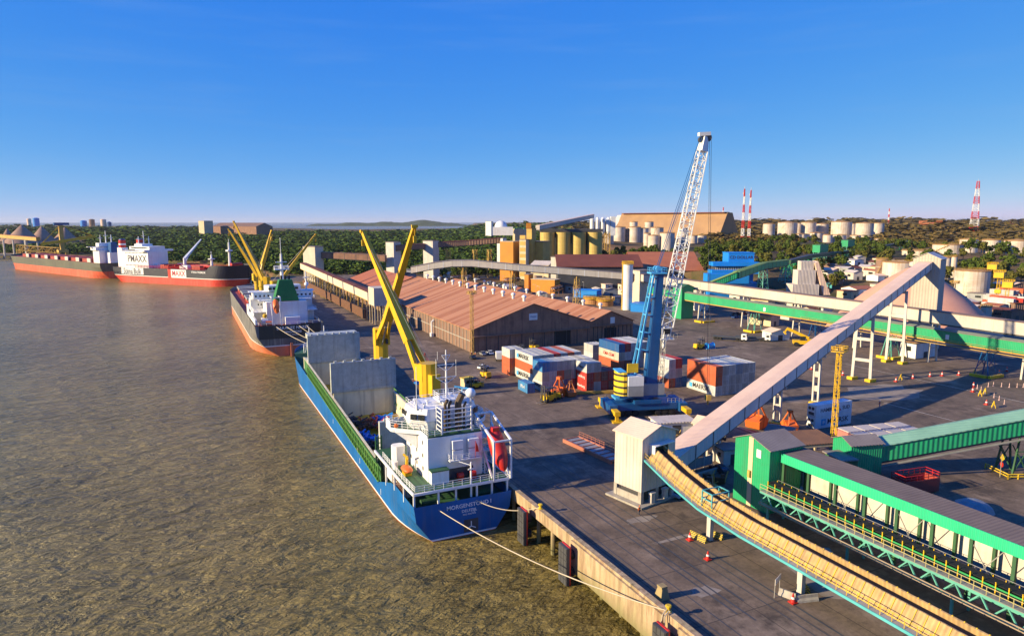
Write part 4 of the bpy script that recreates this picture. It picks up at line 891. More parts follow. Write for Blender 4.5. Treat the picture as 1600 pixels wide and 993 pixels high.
for x, h in ((0, 12), (-5, 8), (5, 8)): mb.tube((x, 22, 34), (x, 22, 34+h), .6, .3, 6); mb.beam((x-2, 22, 34+h*.6), (x+2, 22, 34+h*.6), .4)
mb.build('masts', white, S4)
for i in range(7):
    y = 36+i*28; mb = MB(); mb.bx(-10, 10, y, y+20, 14.62, 18); mb.build('hatch_cover', M['dred'], S4)
    mb = MB(); mb.bx(-11, -10.2, y-2, y+6, 14.7, 18.5); mb.build('winch_house', M['oldwhite'], S4)
# ------------------------------------------------------------------ warehouses
def gable_shed(name, label, cat, x0, x1, y0, y1, eave, ridge, wallm, roofm, gablem, group=None, ov=.6, doors=(), sign=None, z=0):
    t = thing(name, label, cat, ((x0+x1)/2, y0, z), 0, group); w2 = (x1-x0)/2; L_ = y1-y0
    mb = MB(); mb.bx(-w2, -w2+.3, .3, L_-.3, 0, eave-.02); mb.build('side_wall', wallm, t)
    mb = MB(); mb.bx(w2-.3, w2, .3, L_-.3, 0, eave-.02); mb.build('side_wall', wallm, t)
    for yy in (0, L_-.3):
        mb = MB(); vs = [(-w2, yy, 0), (w2, yy, 0), (w2, yy, eave-.05), (0, yy, ridge-.05), (-w2, yy, eave-.05)]; vs += [(x, yy+.29, z_) for x, _, z_ in vs]
        mb.add(vs, [(0, 1, 2, 3, 4), (9, 8, 7, 6, 5), (0, 5, 6, 1), (1, 6, 7, 2), (2, 7, 8, 3), (3, 8, 9, 4), (4, 9, 5, 0)]); g_ = mb.build('gable_wall', gablem, t)
    rise = (ridge-eave)/w2
    mb = MB()
    for s in (-1, 1):
        a = (s*(w2+ov), eave-rise*ov); b = (0, ridge)
        vs = [(a[0], -ov, a[1]), (b[0], -ov, b[1]), (b[0], L_+ov, b[1]), (a[0], L_+ov, a[1])]; vs = [(x, y, z_+.02) for x, y, z_ in vs]+[(x, y, z_+.28) for x, y, z_ in vs]
        mb.add(vs, [(0, 1, 2, 3), (7, 6, 5, 4), (0, 4, 5, 1), (1, 5, 6, 2), (2, 6, 7, 3), (3, 7, 4, 0)])
    mb.build('roof', roofm, t)
    for k, (dx0, dx1, h) in enumerate(doors):
        mb = MB(); mb.bx(dx0, dx1, -.06, -.01, 0, h); mb.build('doorway', M['black'], t)
    return t
roof1 = M['rooffront']
# roof with lighter and darker sheet bands across the slope
def banded_roof():
    m = mk('banded_roof', (.38, .155, .072), (.31, .122, .058), s=.1, rough=.78, corr=('y', 1.1, .35), streak=.12, sc=(.25, .12, .08))
    nt = m.node_tree; N = nt.nodes; L = nt.links; b = N['Principled BSDF']; src = b.inputs['Base Color'].links[0].from_socket
    geo = N.new('ShaderNodeNewGeometry'); sx = N.new('ShaderNodeSeparateXYZ'); L.new(geo.outputs['Position'], sx.inputs[0])
    n = N.new('ShaderNodeTexNoise'); n.noise_dimensions = '1D'; n.inputs['Scale'].default_value = .16; n.inputs['Detail'].default_value = 3
    L.new(sx.outputs[1], n.inputs['W']); r = N.new('ShaderNodeMapRange'); r.inputs[1].default_value = .47; r.inputs[2].default_value = .53; r.inputs[4].default_value = .75; L.new(n.outputs['Fac'], r.inputs[0])
    x = N.new('ShaderNodeMix'); x.data_type = 'RGBA'; L.new(r.outputs[0], x.inputs[0]); L.new(src, x.inputs[6]); x.inputs[7].default_value = (.46, .22, .12, 1); L.new(x.outputs[2], b.inputs['Base Color'])
    return m
BR = banded_roof()
WH1 = gable_shed('warehouse', 'long low warehouse nearest the quay with rust brown banded roof and dark gable doorway', 'warehouse', 95.5, 147.5, 235, 380, 8.6, 17.2, M['brickpanel'], BR, M['gable'], doors=((9.5, 17, 5.8),))
WH2 = gable_shed('warehouse', 'second brown roofed warehouse joined to the right side of the quayside one', 'warehouse', 148.1, 171, 238, 420, 7.3, 11.8, M['brickpanel'], BR, M['gable'], doors=((-3, 3, 5),))
WH3 = gable_shed('warehouse', 'far rust roofed warehouse behind the crossed yellow jibs', 'warehouse', 96, 142, 384, 470, 8.4, 16.5, M['brickpanel'], M['rooffront'], M['gable'])
for t, w2, L_, e, r, n in ((WH1, 26, 145, 8.6, 17.2, 13), (WH2, 11.4, 182, 7.3, 11.8, 12)):
    for i in range(n):
        y = 8+i*(L_-14)/n; mb = MB(); mb.lathe((0, y, r+.2), [(.55, 0), (.55, 1.3), (.95, 1.5), (.95, 2.2), (.2, 2.6)], 10); mb.build('roof_ventilator', M['white'], t)
    mb = MB()
    mb.bx(-w2+.1, w2-.1, -.9, -.02, 5.9, 6.2); mb.build('door_canopy', M['gable'], t)
    mb = MB()
    for i in range(11):
        x = -w2+1+i*(w2*2-2)/10; mb.bx(x-.12, x+.12, -.16, -.01, 0, 5.88)
    mb.build('gable_posts', M['dgrey'], t)
for t, x, z, w_, l in ((WH1, 0, 12.2, 3.6, 'LOGIN'), (WH2, 1, 8.0, 2.2, '')):
    mb = MB(); mb.bx(x-w_/2, x+w_/2, -.1, -.03, z-1.3, z+1.3); s_ = mb.build('sign_board', M['white'], t)
    if l: text('ITAQUI', .8, (x, -.13, z), (0, -1, 0), s_, M['cblue'], 'sign_lettering')
mb = MB()
for i in range(38): mb.bx(-26.22, -26.02, 1+i*3.8, 1.25+i*3.8, 0, 8.1)
mb.bx(-26.3, -26.02, .5, 144, 4.2, 4.5); mb.build('wall_ribs', M['concrete'], WH1)
# pipe on the warehouse side wall
mb = MB(); mb.path([(-27.4, 42, .3), (-27.4, 42, 6.3), (-26.4, 42, 7.0)], .45, 8); mb.bx(-28, -26.9, 41, 43, 0, 1.5); mb.build('white_duct', M['white'], WH1)
# ------------------------------------------------------------------ white transfer tower
TT = thing('transfer_tower', 'dusty white corrugated transfer tower with pink roof between quay and inclined gallery', 'transfer tower', (72.6, 96.4, 0), R(12))
hx, hy = 4.4, 3.2
mb = MB()
for (x0, x1, y0, y1) in ((-hx, hx, -hy, -hy+.15), (-hx, hx, hy-.15, hy), (-hx, -hx+.15, -hy+.16, hy-.16), (hx-.15, hx, -hy+.16, hy-.16)): mb.bx(x0, x1, y0, y1, 2.4, 12.1)
for yy in (-hy, hy-.15):
    vs = [(-hx, yy, 12.1), (hx, yy, 12.1), (0, yy, 13.6)]; vs += [(x, yy+.15, z) for x, _, z in vs]; mb.add(vs, [(0, 1, 2), (5, 4, 3), (0, 3, 4, 1), (1, 4, 5, 2), (2, 5, 3, 0)])
mb.build('cladding', M['dustwall'], TT)
mb = MB()
for s in (-1, 1):
    vs = [(s*(hx+.35), -hy-.4, 12.0), (0, -hy-.4, 13.65), (0, hy+.4, 13.65), (s*(hx+.35), hy+.4, 12.0)]; vs += [(x, y, z+.15) for x, y, z in vs]
    mb.add(vs, [(0, 1, 2, 3), (7, 6, 5, 4), (0, 4, 5, 1), (1, 5, 6, 2), (2, 6, 7, 3), (3, 7, 4, 0)])
mb.build('roof', M['pinkroof'], TT)
mb = MB(); mb.bx(-hx-1.2, hx+1, -hy-1.2, hy+1, 0.01, .35)
for x in (-hx+.3, -.2, hx-.3):
    for y in (-hy+.3, hy-.3): mb.bx(x-.35, x+.35, y-.35, y+.35, .36, 2.38)
mb.bx(-hx, -hx+.3, -hy+.7, hy-.7, .36, 1.6); mb.build('plinth', M['concrete'], TT)
mb = MB(); mb.bx(-hx+.7, hx-.7, -hy+.8, hy-.8, .36, 2.38); mb.build('machine_room', M['dgrey'], TT)
mb = MB(); mb.bx(-2.6, 2.6, -hy-1.4, -hy-.02, 10.6, 10.75); mb.bx(-2.6, -2.45, -hy-1.3, -hy-.02, 8.6, 10.59); mb.build('outlet_hood', M['white'], TT)
mb = MB(); mb.bx(-2.4, 2.4, -hy-.04, -hy-.005, 7.4, 10.5); mb.build('outlet_opening', M['black'], TT)
for x in (-2.8, .6, 2.6):
    mb = MB(); mb.bx(x, x+1.2, -hy-1.0, -hy-.2, 1.9, 2.2); mb.bx(x+.1, x+1.1, -hy-.9, -hy-.3, .36, 1.88); mb.build('pump_housing', M['oldwhite'], TT)
# ------------------------------------------------------------------ galleries: boxed conveyors
def gallery(name, label, pts, w_, h, wallm, roofm, ribs=None, group=None, ribm=None, slope=.35, roof_ov=.25, cat='conveyor gallery', underm=None, tray=True):
    p0 = Vector(pts[0]); t = thing(name, label, cat, p0, 0, group)
    pts = [Vector(p)-p0 for p in pts]
    mb = MB()
    for a, b in zip(pts, pts[1:]): mb.extr([(-w_/2, 0), (w_/2, 0), (w_/2, h-.02), (-w_/2, h-.02+slope*0)], a, b)
    mb.build('side_panels', wallm, t)
    mb = MB()
    for a, b in zip(pts, pts[1:]): mb.extr([(-w_/2-roof_ov, h-.05), (w_/2+roof_ov, h-.05), (w_/2+roof_ov, h+.1), (0, h+slope+.1), (-w_/2-roof_ov, h+.1)], a, b)
    mb.build('roof', roofm, t)
    if tray:
        mb = MB()
        for a, b in zip(pts, pts[1:]): mb.extr([(-w_/2+.3, -.5), (w_/2-.3, -.5), (w_/2-.3, -.02), (-w_/2+.3, -.02)], a, b)
        mb.build('underframe', underm or M['dgrey'], t)
    if ribs:
        mb = MB()
        for a, b in zip(pts, pts[1:]):
            L_ = (b-a).length; n = max(1, int(L_/ribs))
            for i in range(n):
                c = a.lerp(b, (i+.5)/n); d = (b-a).normalized()*.16
                mb.extr([(-w_/2-.06, -.1), (w_/2+.06, -.1), (w_/2+.06, h-.06), (-w_/2-.06, h-.06)], c-d, c+d)
        mb.build('frames', ribm or M['dgrey'], t)
    return t, p0
# inclined pink gallery
pA = Vector((76.2, 97.6, 1.9)); pB = Vector((254, 166.5, 31.2))
INC, i0 = gallery('inclined_gallery', 'long dusty pink roofed gallery climbing from the white tower to the tall pale tower', [pA, pB], 4.4, 2.9, mk('gallery_side', (.76, .68, .62), (.62, .55, .50), s=.15, rough=.7, corr=('xy', 1.0, .2), streak=.3, sc=(.4, .3, .24)), M['pinkroof'], ribs=7.0, ribm=mk('rib_brown', (.17, .12, .09)), slope=.12, roof_ov=.15)
def onl(x): t = (x-pA.x)/(pB.x-pA.x); return pA.lerp(pB, t)
for k, x in enumerate((96, 127.5, 151.5)):
    c = onl(x); mb = MB(); d = Vector((pB.x-pA.x, pB.y-pA.y, 0)).normalized(); n_ = Vector((-d.y, d.x, 0))
    top = c.z-.55
    for s in (-1, 1): mb.beam(Vector((c.x, c.y, 0))+n_*s*.7, Vector((c.x, c.y, top))+n_*s*.7, .45, .5)
    zz = 0
    while zz < top-1: mb.beam(Vector((c.x, c.y, zz+.6))-n_*.48, Vector((c.x, c.y, zz+.6))+n_*.48, .42, 1.5 if int(zz) % 2 else 1.0); zz += 3.9
    mb.beam(Vector((c.x, c.y, top-.3))-n_*2, Vector((c.x, c.y, top-.3))+n_*2, .5, .5)
    mb.v = [tuple(Vector(v)-i0) for v in mb.v]; mb.build('support_column', M['oldwhite'], INC)
for k, x in enumerate((188, 222)):
    c = onl(x); d = Vector((pB.x-pA.x, pB.y-pA.y, 0)).normalized(); n_ = Vector((-d.y, d.x, 0)); top = c.z-.55
    mb = MB()
    for s in (-1, 1): mb.beam(Vector((c.x, c.y, 0))+n_*s*2.6, Vector((c.x, c.y, top))+n_*s*2.2, .7, .8)
    for f in (.33, .66, .98): mb.beam(Vector((c.x, c.y, top*f))-n_*2.3, Vector((c.x, c.y, top*f))+n_*2.3, .6, .9)
    mb.v = [tuple(Vector(v)-i0) for v in mb.v]; mb.build('support_frame', M['oldwhite'], INC)
    mb = MB(); c0 = Vector((c.x, c.y, 0))
    for s in (-1, 1): mb.beam(c0+n_*s*2.6+Vector((-1.3, 0, .45)), c0+n_*s*2.6+Vector((1.5, 0, .45)), 1.9, .88)
    mb.v = [tuple(Vector(v)-i0) for v in mb.v]; mb.build('footing_guard', M['syellow'], INC)
for x in (127.5, 151.5):
    c = onl(x); mb = MB(); mb.box((c.x, c.y, .45), (2.8, 2.6, .9), R(21)); mb.v = [tuple(Vector(v)-i0) for v in mb.v]; mb.build('footing_guard', M['syellow'], INC)
# tall tower and dome
TW = thing('head_tower', 'tall pale gabled head tower standing in front of the pink dome', 'tower', (257.5, 167.5, 0), R(21))
mb = MB(); a_ = 4.6
mb.bx(-a_, a_, -a_, a_, 0, 35.0)
for s in (0,):
    vs = [(-a_, -a_, 35.02), (-a_, a_, 35.02), (-a_, 0, 37.2), (a_, -a_, 35.02), (a_, a_, 35.02), (a_, 0, 37.2)]; mb.add(vs, [(0, 2, 1), (3, 4, 5), (0, 3, 5, 2), (1, 2, 5, 4)])
mb.build('tower_body', mk('tower_clad', (.48, .42, .35), (.40, .35, .29), s=.15, rough=.65, corr=('xy', 1.0, .3), streak=.3, sc=(.38, .3, .22)), TW)
mb = MB()
for s in (-1, 1):
    vs = [(-a_-.4, s*(a_+.4), 34.9), (a_+.4, s*(a_+.4), 34.9), (a_+.4, 0, 37.25), (-a_-.4, 0, 37.25)]; vs += [(x, y, z+.15) for x, y, z in vs]
    mb.add(vs, [(0, 1, 2, 3), (7, 6, 5, 4), (0, 4, 5, 1), (1, 5, 6, 2), (2, 6, 7, 3), (3, 7, 4, 0)])
mb.build('roof', M['oldwhite'], TW)
mb = MB(); mb.bx(-a_-.05, -a_-.01, -2.5, 2.5, 4, 7); mb.bx(-a_-.05, -a_-.01, 1, 3, 0, 2.4); mb.build('tower_doors', M['steel'], TW)
DM = thing('storage_dome', 'huge dusty pink cone shaped storage dome behind the tall pale tower', 'dome', tuple(GD(1432, 400, 303).xy)+(0,))
mb = MB(); mb.lathe((0, 0, 0), [(35, 0), (34.4, 1), (28, 9), (20, 16.6), (11, 23.5), (4, 28), (.5, 29.5)], 56); mb.build('dome_shell', mk('dome_pink', (.66, .33, .22), (.56, .27, .18), s=.04, rough=.8, streak=.25, sc=(.4, .22, .16)), DM, smooth=True)
mb = MB()
mb.lathe((0, 0, 29.5), [(2.5, 0), (2.5, 1.5), (.5, 2.2)], 12)
mb.build('dome_cap', M['pinkroof'], DM)
# upper beige gallery G2
g2 = [Vector((236.5, 40, 13.2)), Vector((236.5, 320, 15.2))]
G2, q0 = gallery('beige_gallery', 'long pale beige conveyor gallery running above the green one on the right', g2, 3.8, 4.0, M['galwhite'], mk('gallery_roof', (.26, .17, .13), rough=.8), ribs=20, ribm=M['beige'], slope=.2)
for k in range(9):
    y = 60+k*30; z = 13.2+2*(y-40)/280
    mb = MB()
    for s in (-1.4, 1.4): mb.beam((236.5+s*1.6, y, 0), (236.5+s, y, z-.55), .55)
    for f in (.35, .7): mb.beam((236.5-1.9, y, z*f), (236.5+1.9, y, z*f), .35)
    mb.v = [tuple(Vector(v)-q0) for v in mb.v]; mb.build('trestle', M['oldwhite'], G2)
bxo = MB(); bxo.bx(-4, 4, -4, 4, 0, 21); bxo2 = thing('transfer_house', 'square beige transfer house where the two pale galleries meet behind the white silo', 'transfer house', (238, 324.2, 0)); bxo.build('walls', M['beige'], bxo2)
mb = MB(); mb.bx(-4.3, 4.3, -4.3, 4.3, 21.02, 21.4); mb.build('roof', M['greyroof'], bxo2)
g2b = [Vector((233.5, 327, 15.6)), Vector((205, 341, 18.2)), Vector((171, 357, 21.2)), Vector((150, 368, 23.4)), Vector((140, 373, 23.3)), Vector((131, 378, 22)), Vector((119, 385, 19.3))]
G2B, q1 = gallery('beige_gallery', 'arched white gallery rising over the yard from the warehouse ridge', g2b, 3.8, 3.6, mk('gallery_bright', (.60, .54, .46), (.50, .45, .38), rough=.65, streak=.2), M['greyroof'], ribs=6.5, ribm=M['white'], slope=.2)
for x, y, z in ((205, 341, 18.2), (171, 357, 21.2), (146, 370, 23.2)):
    mb = MB(); mb.lattice((x, y, 0), (x, y, z-.6), 3.5, 2, 5, .22, .12); mb.v = [tuple(Vector(v)-q1) for v in mb.v]; mb.build('lattice_leg', M['mustard'], G2B)
# green gallery G3
g3 = [Vector((229.5, 40, 8.7)), Vector((229.5, 200, 9.6)), Vector((229.5, 262, 9.6)), Vector((226, 300, 10.8))]
G3, q2 = gallery('green_gallery', 'long bright green conveyor gallery crossing the yard below the beige gallery', g3, 3.4, 3.5, M['green'], mk('green_gallery_roof', (.22, .24, .17), (.17, .18, .13), rough=.8), slope=.5, underm=M['mustard'])
mb = MB()
for i in range(3):
    y = 60+i*80; mb.box((229.5-1.78-229.5, y-40, 2.2), (.08, 1.2, 1.6))
mb.build('sign_panel', M['white'], G3)
for k in range(8):
    y = 62+k*33; z = 8.7
    mb = MB()
    for sx in (-1, 1):
        for sy in (-1, 1): mb.beam((229.5+sx*2.3, y+sy*2.2, 0), (229.5+sx*1.5, y+sy*.7, z-.55), .28)
    for sy in (-1, 1): mb.beam((229.5-2.1, y+sy*1.7, z*.3), (229.5+1.7, y+sy*1.0, z*.75), .16); mb.beam((229.5+2.1, y+sy*1.7, z*.3), (229.5-1.7, y+sy*1.0, z*.75), .16)
    mb.v = [tuple(Vector(v)-q2) for v in mb.v]; mb.build('trestle', M['teal'] if k % 2 else M['cblue'], G3)
    mb = MB(); mb.box((229.5, y-3.2, .45), (7, .9, .9)); mb.box((225.7, y, .45), (.9, 5, .9)); mb.v = [tuple(Vector(v)-q2) for v in mb.v]; mb.build('footing_guard', M['syellow'], G3)
mb = MB(); mb.rail([(227.3-229.5, 0, -.4), (227.3-229.5, 160, .5)], 1.1, .05, 4, 1); mb.bx(-2.4, -1.75, 0, 160, -.6, -.45); mb.build('walkway', M['mustard'], G3)
# green gallery further back (near blue buildings) and its trestles
g4 = [GD(1100, 446, 300), GD(1190, 412, 420)]; g4[0].z += 0
g4b = [Vector((228, 300, 11)), Vector((262, 316, 15)), Vector((330, 336, 22)), Vector((372, 352, 25))]
p_ = [G(1104, 452, 12), GD(1150, 434, 375), GD(1193, 419, 410), GD(1228, 414, 440)]
G4, q3 = gallery('green_gallery', 'older green gallery slanting up in front of the bright blue building', p_, 3.6, 3.4, M['green'], mk('moss_roof', (.20, .30, .08), (.14, .22, .06), rough=.8), ribs=6, ribm=M['dgreen'], slope=.4)
for pt in (p_[2], p_[3]):
    gz = ground(pt.x, pt.y); mb = MB(); mb.lattice((pt.x, pt.y, gz-.5), (pt.x, pt.y, pt.z-.6), 6, 3, 5, .25, .14); mb.v = [tuple(Vector(v)-q3) for v in mb.v]; mb.build('lattice_leg', M['teal'], G4)
p5 = [GD(1232, 411, 450), GD(1265, 402, 520), GD(1350, 392, 640), GD(1420, 379, 800)]
G5, q4 = gallery('green_gallery', 'dark narrow conveyor on green trestles running back through the trees', p5, 3.0, 2.0, M['dgreen'], M['dgrey'], slope=.2)
for i in range(14):
    t = i/13*2.999; k = int(t); c = p5[k].lerp(p5[k+1], t-k); gz = ground(c.x, c.y); mb = MB(); 
    if c.z-.6-gz > 1.5: mb.lattice((c.x, c.y, gz-.5), (c.x, c.y, c.z-.6), 5, 3, 3, .25, .14); mb.v = [tuple(Vector(v)-q4) for v in mb.v]; mb.build('trestle', M['green'], G5)
for px, py, D, l in ((1282, 388, 560, 'small green drive house on stilts, the nearer one on the wooded conveyor'), (1325, 380, 640, 'green drive house on stilts, the farther one on the wooded conveyor')):
    c = GD(px, py, D); t = thing('drive_house', l, 'drive house', (c.x, c.y, c.z-3), R(20)); mb = MB(); mb.bx(-9, 9, -3, 3, 0, 6); mb.build('walls', M['green'], t)
    mb = MB(); mb.bx(-9.3, 9.3, -3.3, 3.3, 6.02, 6.3); mb.build('roof', M['dgreen'], t)
    gz = ground(c.x, c.y)
    for x in (-7, 0, 7):
        mb = MB(); mb.lattice((x, 0, gz-c.z+2.5), (x, 0, -.02), 4, 4, 3, .25, .12); mb.build('stilt', M['teal'], t)
# ------------------------------------------------------------------ ochre open conveyor K
kp = [Vector((72.0, 92.4, 9.0)), Vector((72.2, 86, 7.0)), Vector((72.3, 79, 5.5)), Vector((72.3, 70, 4.9)), Vector((72.3, 30, 4.6))]
K = thing('belt_conveyor', 'open ochre sided belt conveyor curving down from the white tower along the quay', 'conveyor', (72.3, 60, 0)); k0 = Vector((72.3, 60, 0))
def sweep(prof, pts=kp):
    mb = MB()
    for a, b in zip(pts, pts[1:]): mb.extr(prof, a-k0, b-k0)
    return mb
# travel is -Y so u>0 points to -X
sweep([(.5, .1), (1.75, -.75), (1.8, -.6), (.55, 1.25), (.35, 1.25)]).build('sloped_cover', M['ochre'], K)
sweep([(-2.1, .2), (-1.55, .2), (-1.4, 1.35), (-1.6, 1.4)]).build('far_cover', M['ochre'], K)
sweep([(-1.35, .55), (.3, .55), (.3, .68), (-1.35, .68)]).build('belt', M['black'], K)
sweep([(-2.2, -.2), (2.5, -.85), (2.5, -.62), (-2.2, .02)]).build('walkway_plate', M['steel'], K)
sweep([(2.52, -.95), (2.66, -.95), (2.66, -.6), (2.52, -.6)]).build('edge_beam', M['cyan'], K)
mb = MB()
for a, b in zip(kp, kp[1:]):
    q = Vector((-2.45, 0, -.6)); mb.rail([a-k0+q, b-k0+q], 1.1, .045, 1.5, 1)
mb.build('guard_rail', M['syellow'], K)
mb = MB()
for i in range(46):
    y = 33+i*1.3; 
    # height of the path at y
    for a, b in zip(kp, kp[1:]):
        if b.y <= y <= a.y: z = a.z+(b.z-a.z)*(a.y-y)/(a.y-b.y); break
    mb.beam((-.5-.1, y-60, z+1.28), (-1.75-.1, y-60, z-.62), .08, .08); mb.box((1.55, y-60, z+1.42), (.14, .12, .12))
mb.build('cover_frames', M['syellow'], K)
for y, z in ((77.4, 4.3), (59.9, 3.9), (42, 3.7)):
    mb = MB(); mb.beam((-1.2, y-60, 0), (-1.2, y-60, z), .7, .8); mb.beam((-2.2, y-60, z+.15), (1.8, y-60, z+.15), .5, .3); mb.build('support_column', M['oldwhite'], K)
# blue take-up frame on the belt
mb = MB()
for x in (-1, 1):
    for y in (-1.1, 1.1): mb.beam((x*1.7, 77.8-60+y, 5.0), (x*1.7, 77.8-60+y, 7.6), .16)
for z in (6.4, 7.6):
    for x in (-1.7, 1.7): mb.beam((x, 77.8-61.1, z), (x, 77.8-58.9, z), .14)
    for y in (-61.1, -58.9): mb.beam((-1.7, 77.8+y, z), (1.7, 77.8+y, z), .14)
mb.build('takeup_frame', M['cyan'], K)
# hazard striped concrete barriers round the conveyor legs
hz = bpy.data.materials.new('hazard_stripe'); hz.use_nodes = True
def hazard(m, c1, c2, sc_=1.4):
    nt = m.node_tree; N = nt.nodes; L = nt.links; b = N['Principled BSDF']; b.inputs['Roughness'].default_value = .7
    tc = N.new('ShaderNodeTexCoord'); wv = N.new('ShaderNodeTexWave'); wv.inputs['Scale'].default_value = sc_; wv.bands_direction = 'DIAGONAL'; L.new(tc.outputs['Object'], wv.inputs['Vector'])
    r = N.new('ShaderNodeValToRGB'); r.color_ramp.interpolation = 'CONSTANT'; r.color_ramp.elements[0].color = (*c1, 1); r.color_ramp.elements[1].position = .5; r.color_ramp.elements[1].color = (*c2, 1)
    L.new(wv.outputs['Fac'], r.inputs[0]); L.new(r.outputs[0], b.inputs['Base Color'])
hazard(hz, (.60, .42, .03), (.10, .08, .05)); M['hazard'] = hz
def barrier(x, y, rz, label, L_=2.4, m='hazard'):
    mb = MB(); pr_ = [(-.35, 0), (.35, 0), (.30, .25), (.12, .5), (.09, .9), (-.09, .9), (-.12, .5), (-.30, .25)]
    mb.extr(pr_, (0, -L_/2, 0), (0, L_/2, 0)); o = mb.build('concrete_barrier', M[m], loc=(x, y, .012), rz=rz); tag(o, label, 'barrier', 'concrete barriers'); return o
barrier(69.6, 78.3, R(8), 'striped barrier left of the farther white conveyor leg', 3.2); barrier(72.6, 77.6, R(12), 'striped barrier right of the farther white conveyor leg', 2.4)
barrier(69.0, 60.2, R(20), 'worn barrier left of the nearer white conveyor leg', 2.2, 'concrete'); barrier(70.6, 58.4, R(75), 'worn barrier in front of the nearer white conveyor leg', 3.0, 'concrete'); barrier(72.6, 60.6, R(-20), 'yellow black barrier behind the nearer white conveyor leg', 2.2)
# ------------------------------------------------------------------ green building, roofed conveyor hall, truss conveyor
GB = thing('green_building', 'tall bright green corrugated drive house with cream stripe and grey brown gable roof', 'drive house', (86.2, 84.2, 0))
mb = MB(); mb.bx(0, 7.5, -3.8, 4.2, 0, 11.2)
vs = [(0, -3.8, 11.2), (0, 4.2, 11.2), (0, .6, 12.6), (7.5, -3.8, 11.2), (7.5, 4.2, 11.2), (7.5, .6, 12.6)]; mb.add(vs, [(0, 2, 1), (3, 4, 5), (0, 3, 5, 2), (1, 2, 5, 4)]); mb.build('walls', M['green'], GB)
mb = MB()
for ya, za in ((-4.2, 11.05), (4.6, 11.05)):
    vs = [(-.3, ya, za), (7.8, ya, za), (7.8, .6, 12.66), (-.3, .6, 12.66)]; vs += [(x, y, z+.12) for x, y, z in vs]; mb.add(vs, [(0, 1, 2, 3), (7, 6, 5, 4), (0, 4, 5, 1), (1, 5, 6, 2), (2, 6, 7, 3), (3, 7, 4, 0)])
mb.build('roof', M['greyroof'], GB)
mb = MB(); mb.bx(-.08, -.01, -.1, .9, 0, 12.3); mb.build('cream_stripe', M['cream'], GB)
mb = MB(); mb.bx(-.09, -.01, -1.9, -.9, 9.2, 10.6); mb.build('white_panel', M['white'], GB)
mb = MB(); mb.bx(-.5, -.09, .1, .6, 5.2, 6.4); mb.build('wall_box', M['mustard'], GB)
H2 = thing('conveyor_hall', 'long open sided hall with grey brown roof, green fascia and white back wall', 'conveyor hall', (88.6, 82.3, 0))
y1 = -66
mb = MB(); prof = [(0, 10.3), (5.9, 10.3), (5.9, 10.45), (0, 10.45)]
vs = [(x, 0, z) for x, z in prof]+[(x, y1, z) for x, z in prof]; mb.add(vs, [(0, 1, 2, 3), (7, 6, 5, 4), (0, 4, 5, 1), (1, 5, 6, 2), (2, 6, 7, 3), (3, 7, 4, 0)]); mb.build('roof', mk('hall_roof', (.20, .15, .12), (.155, .115, .095), s=.3, rough=.85, corr=('y', .6, .4)), H2)
mb = MB(); mb.bx(-.14, -.02, y1, 0, 8.9, 10.5); mb.build('fascia', mk('fascia_green', (.03, .50, .24), (.025, .42, .2), rough=.5, corr=('y', .45, .6)), H2)
for i in range(13):
    y = -2.5-i*5.1; mb = MB(); mb.bx(.1, .55, y-.22, y+.22, 0, 10.2); mb.build('column', M['dgreen'], H2)
    mb = MB(); mb.bx(5.4, 5.8, y-.2, y+.2, 0, 10.28); mb.build('rear_column', M['dgreen'], H2)
mb = MB(); mb.bx(5.82, 5.95, y1, -.2, 3.4, 10.2); mb.build('back_wall', M['oldwhite'], H2)
for i in range(6):
    y = -12-i*10.2; mb = MB(); mb.beam((.3, y, 2), (.3, y-5, 9.5), .1); mb.beam((.3, y-5, 2), (.3, y, 9.5), .1); mb.build('wall_bracing', M['steel'], H2)
TC = thing('truss_conveyor', 'teal lattice truss conveyor with yellow railing in front of the open sided hall', 'conveyor', (86, 80, 0))
c0, c1 = 0, -64; zt_, zb_ = 4.6, 2.7
for name, x, z in (('top_chord', -2.0, zt_), ('bottom_chord', -2.3, zb_), ('rear_chord', 1.4, zb_)):
    mb = MB(); mb.bx(x-.14, x+.14, c1, c0, z-.16, z+.16); mb.build(name, M['teal'], TC)
mb = MB(); n = 21
for i in range(n):
    ya = c0+(c1-c0)*i/n; yb = c0+(c1-c0)*(i+1)/n; ym = (ya+yb)/2
    mb.beam((-2.3, ya, zb_), (-2.0, ym, zt_), .17); mb.beam((-2.0, ym, zt_), (-2.3, yb, zb_), .17); mb.beam((-2.3, ya, zb_), (1.4, ya, zb_), .15); mb.beam((1.4, ya, zb_), (1.4, ym, zt_), .14); mb.beam((1.4, ym, zt_), (1.4, yb, zb_), .14)
mb.build('web_bracing', M['teal'], TC)
mb = MB(); mb.bx(-2.15, -1.0, c1, c0, zt_+.18, zt_+.26); mb.build('walkway', M['steel'], TC)
mb = MB(); mb.rail([(-2.1, c0, zt_+.26), (-2.1, c1, zt_+.26)], 1.1, .05, 1.5, 1); mb.build('guard_rail', mk('rail_cream', (.55, .48, .2), rough=.5), TC)
mb = MB(); mb.bx(-.9, -.75, c1, c0, zt_+.9, zt_+1.15); mb.bx(1.2, 1.35, c1, c0, zt_+.9, zt_+1.15); mb.build('stringers', mk('bright_green', (.05, .42, .12), rough=.5), TC)
mb = MB(); mb.bx(-.55, 1.05, c1, c0, zt_+1.25, zt_+1.33); mb.bx(-.5, 1.0, c1, c0, zt_+.4, zt_+.46); mb.build('belt', M['black'], TC)
mb = MB()
for i in range(43):
    y = c0-.5-i*1.48; mb.beam((-.85, y, zt_+.3), (-.85, y, zt_+1.75), .12); mb.beam((-.95, y, zt_+1.75), (-.45, y, zt_+1.35), .1); mb.beam((1.25, y, zt_+.3), (1.25, y, zt_+1.5), .1)
mb.build('idler_brackets', M['yellow'], TC)
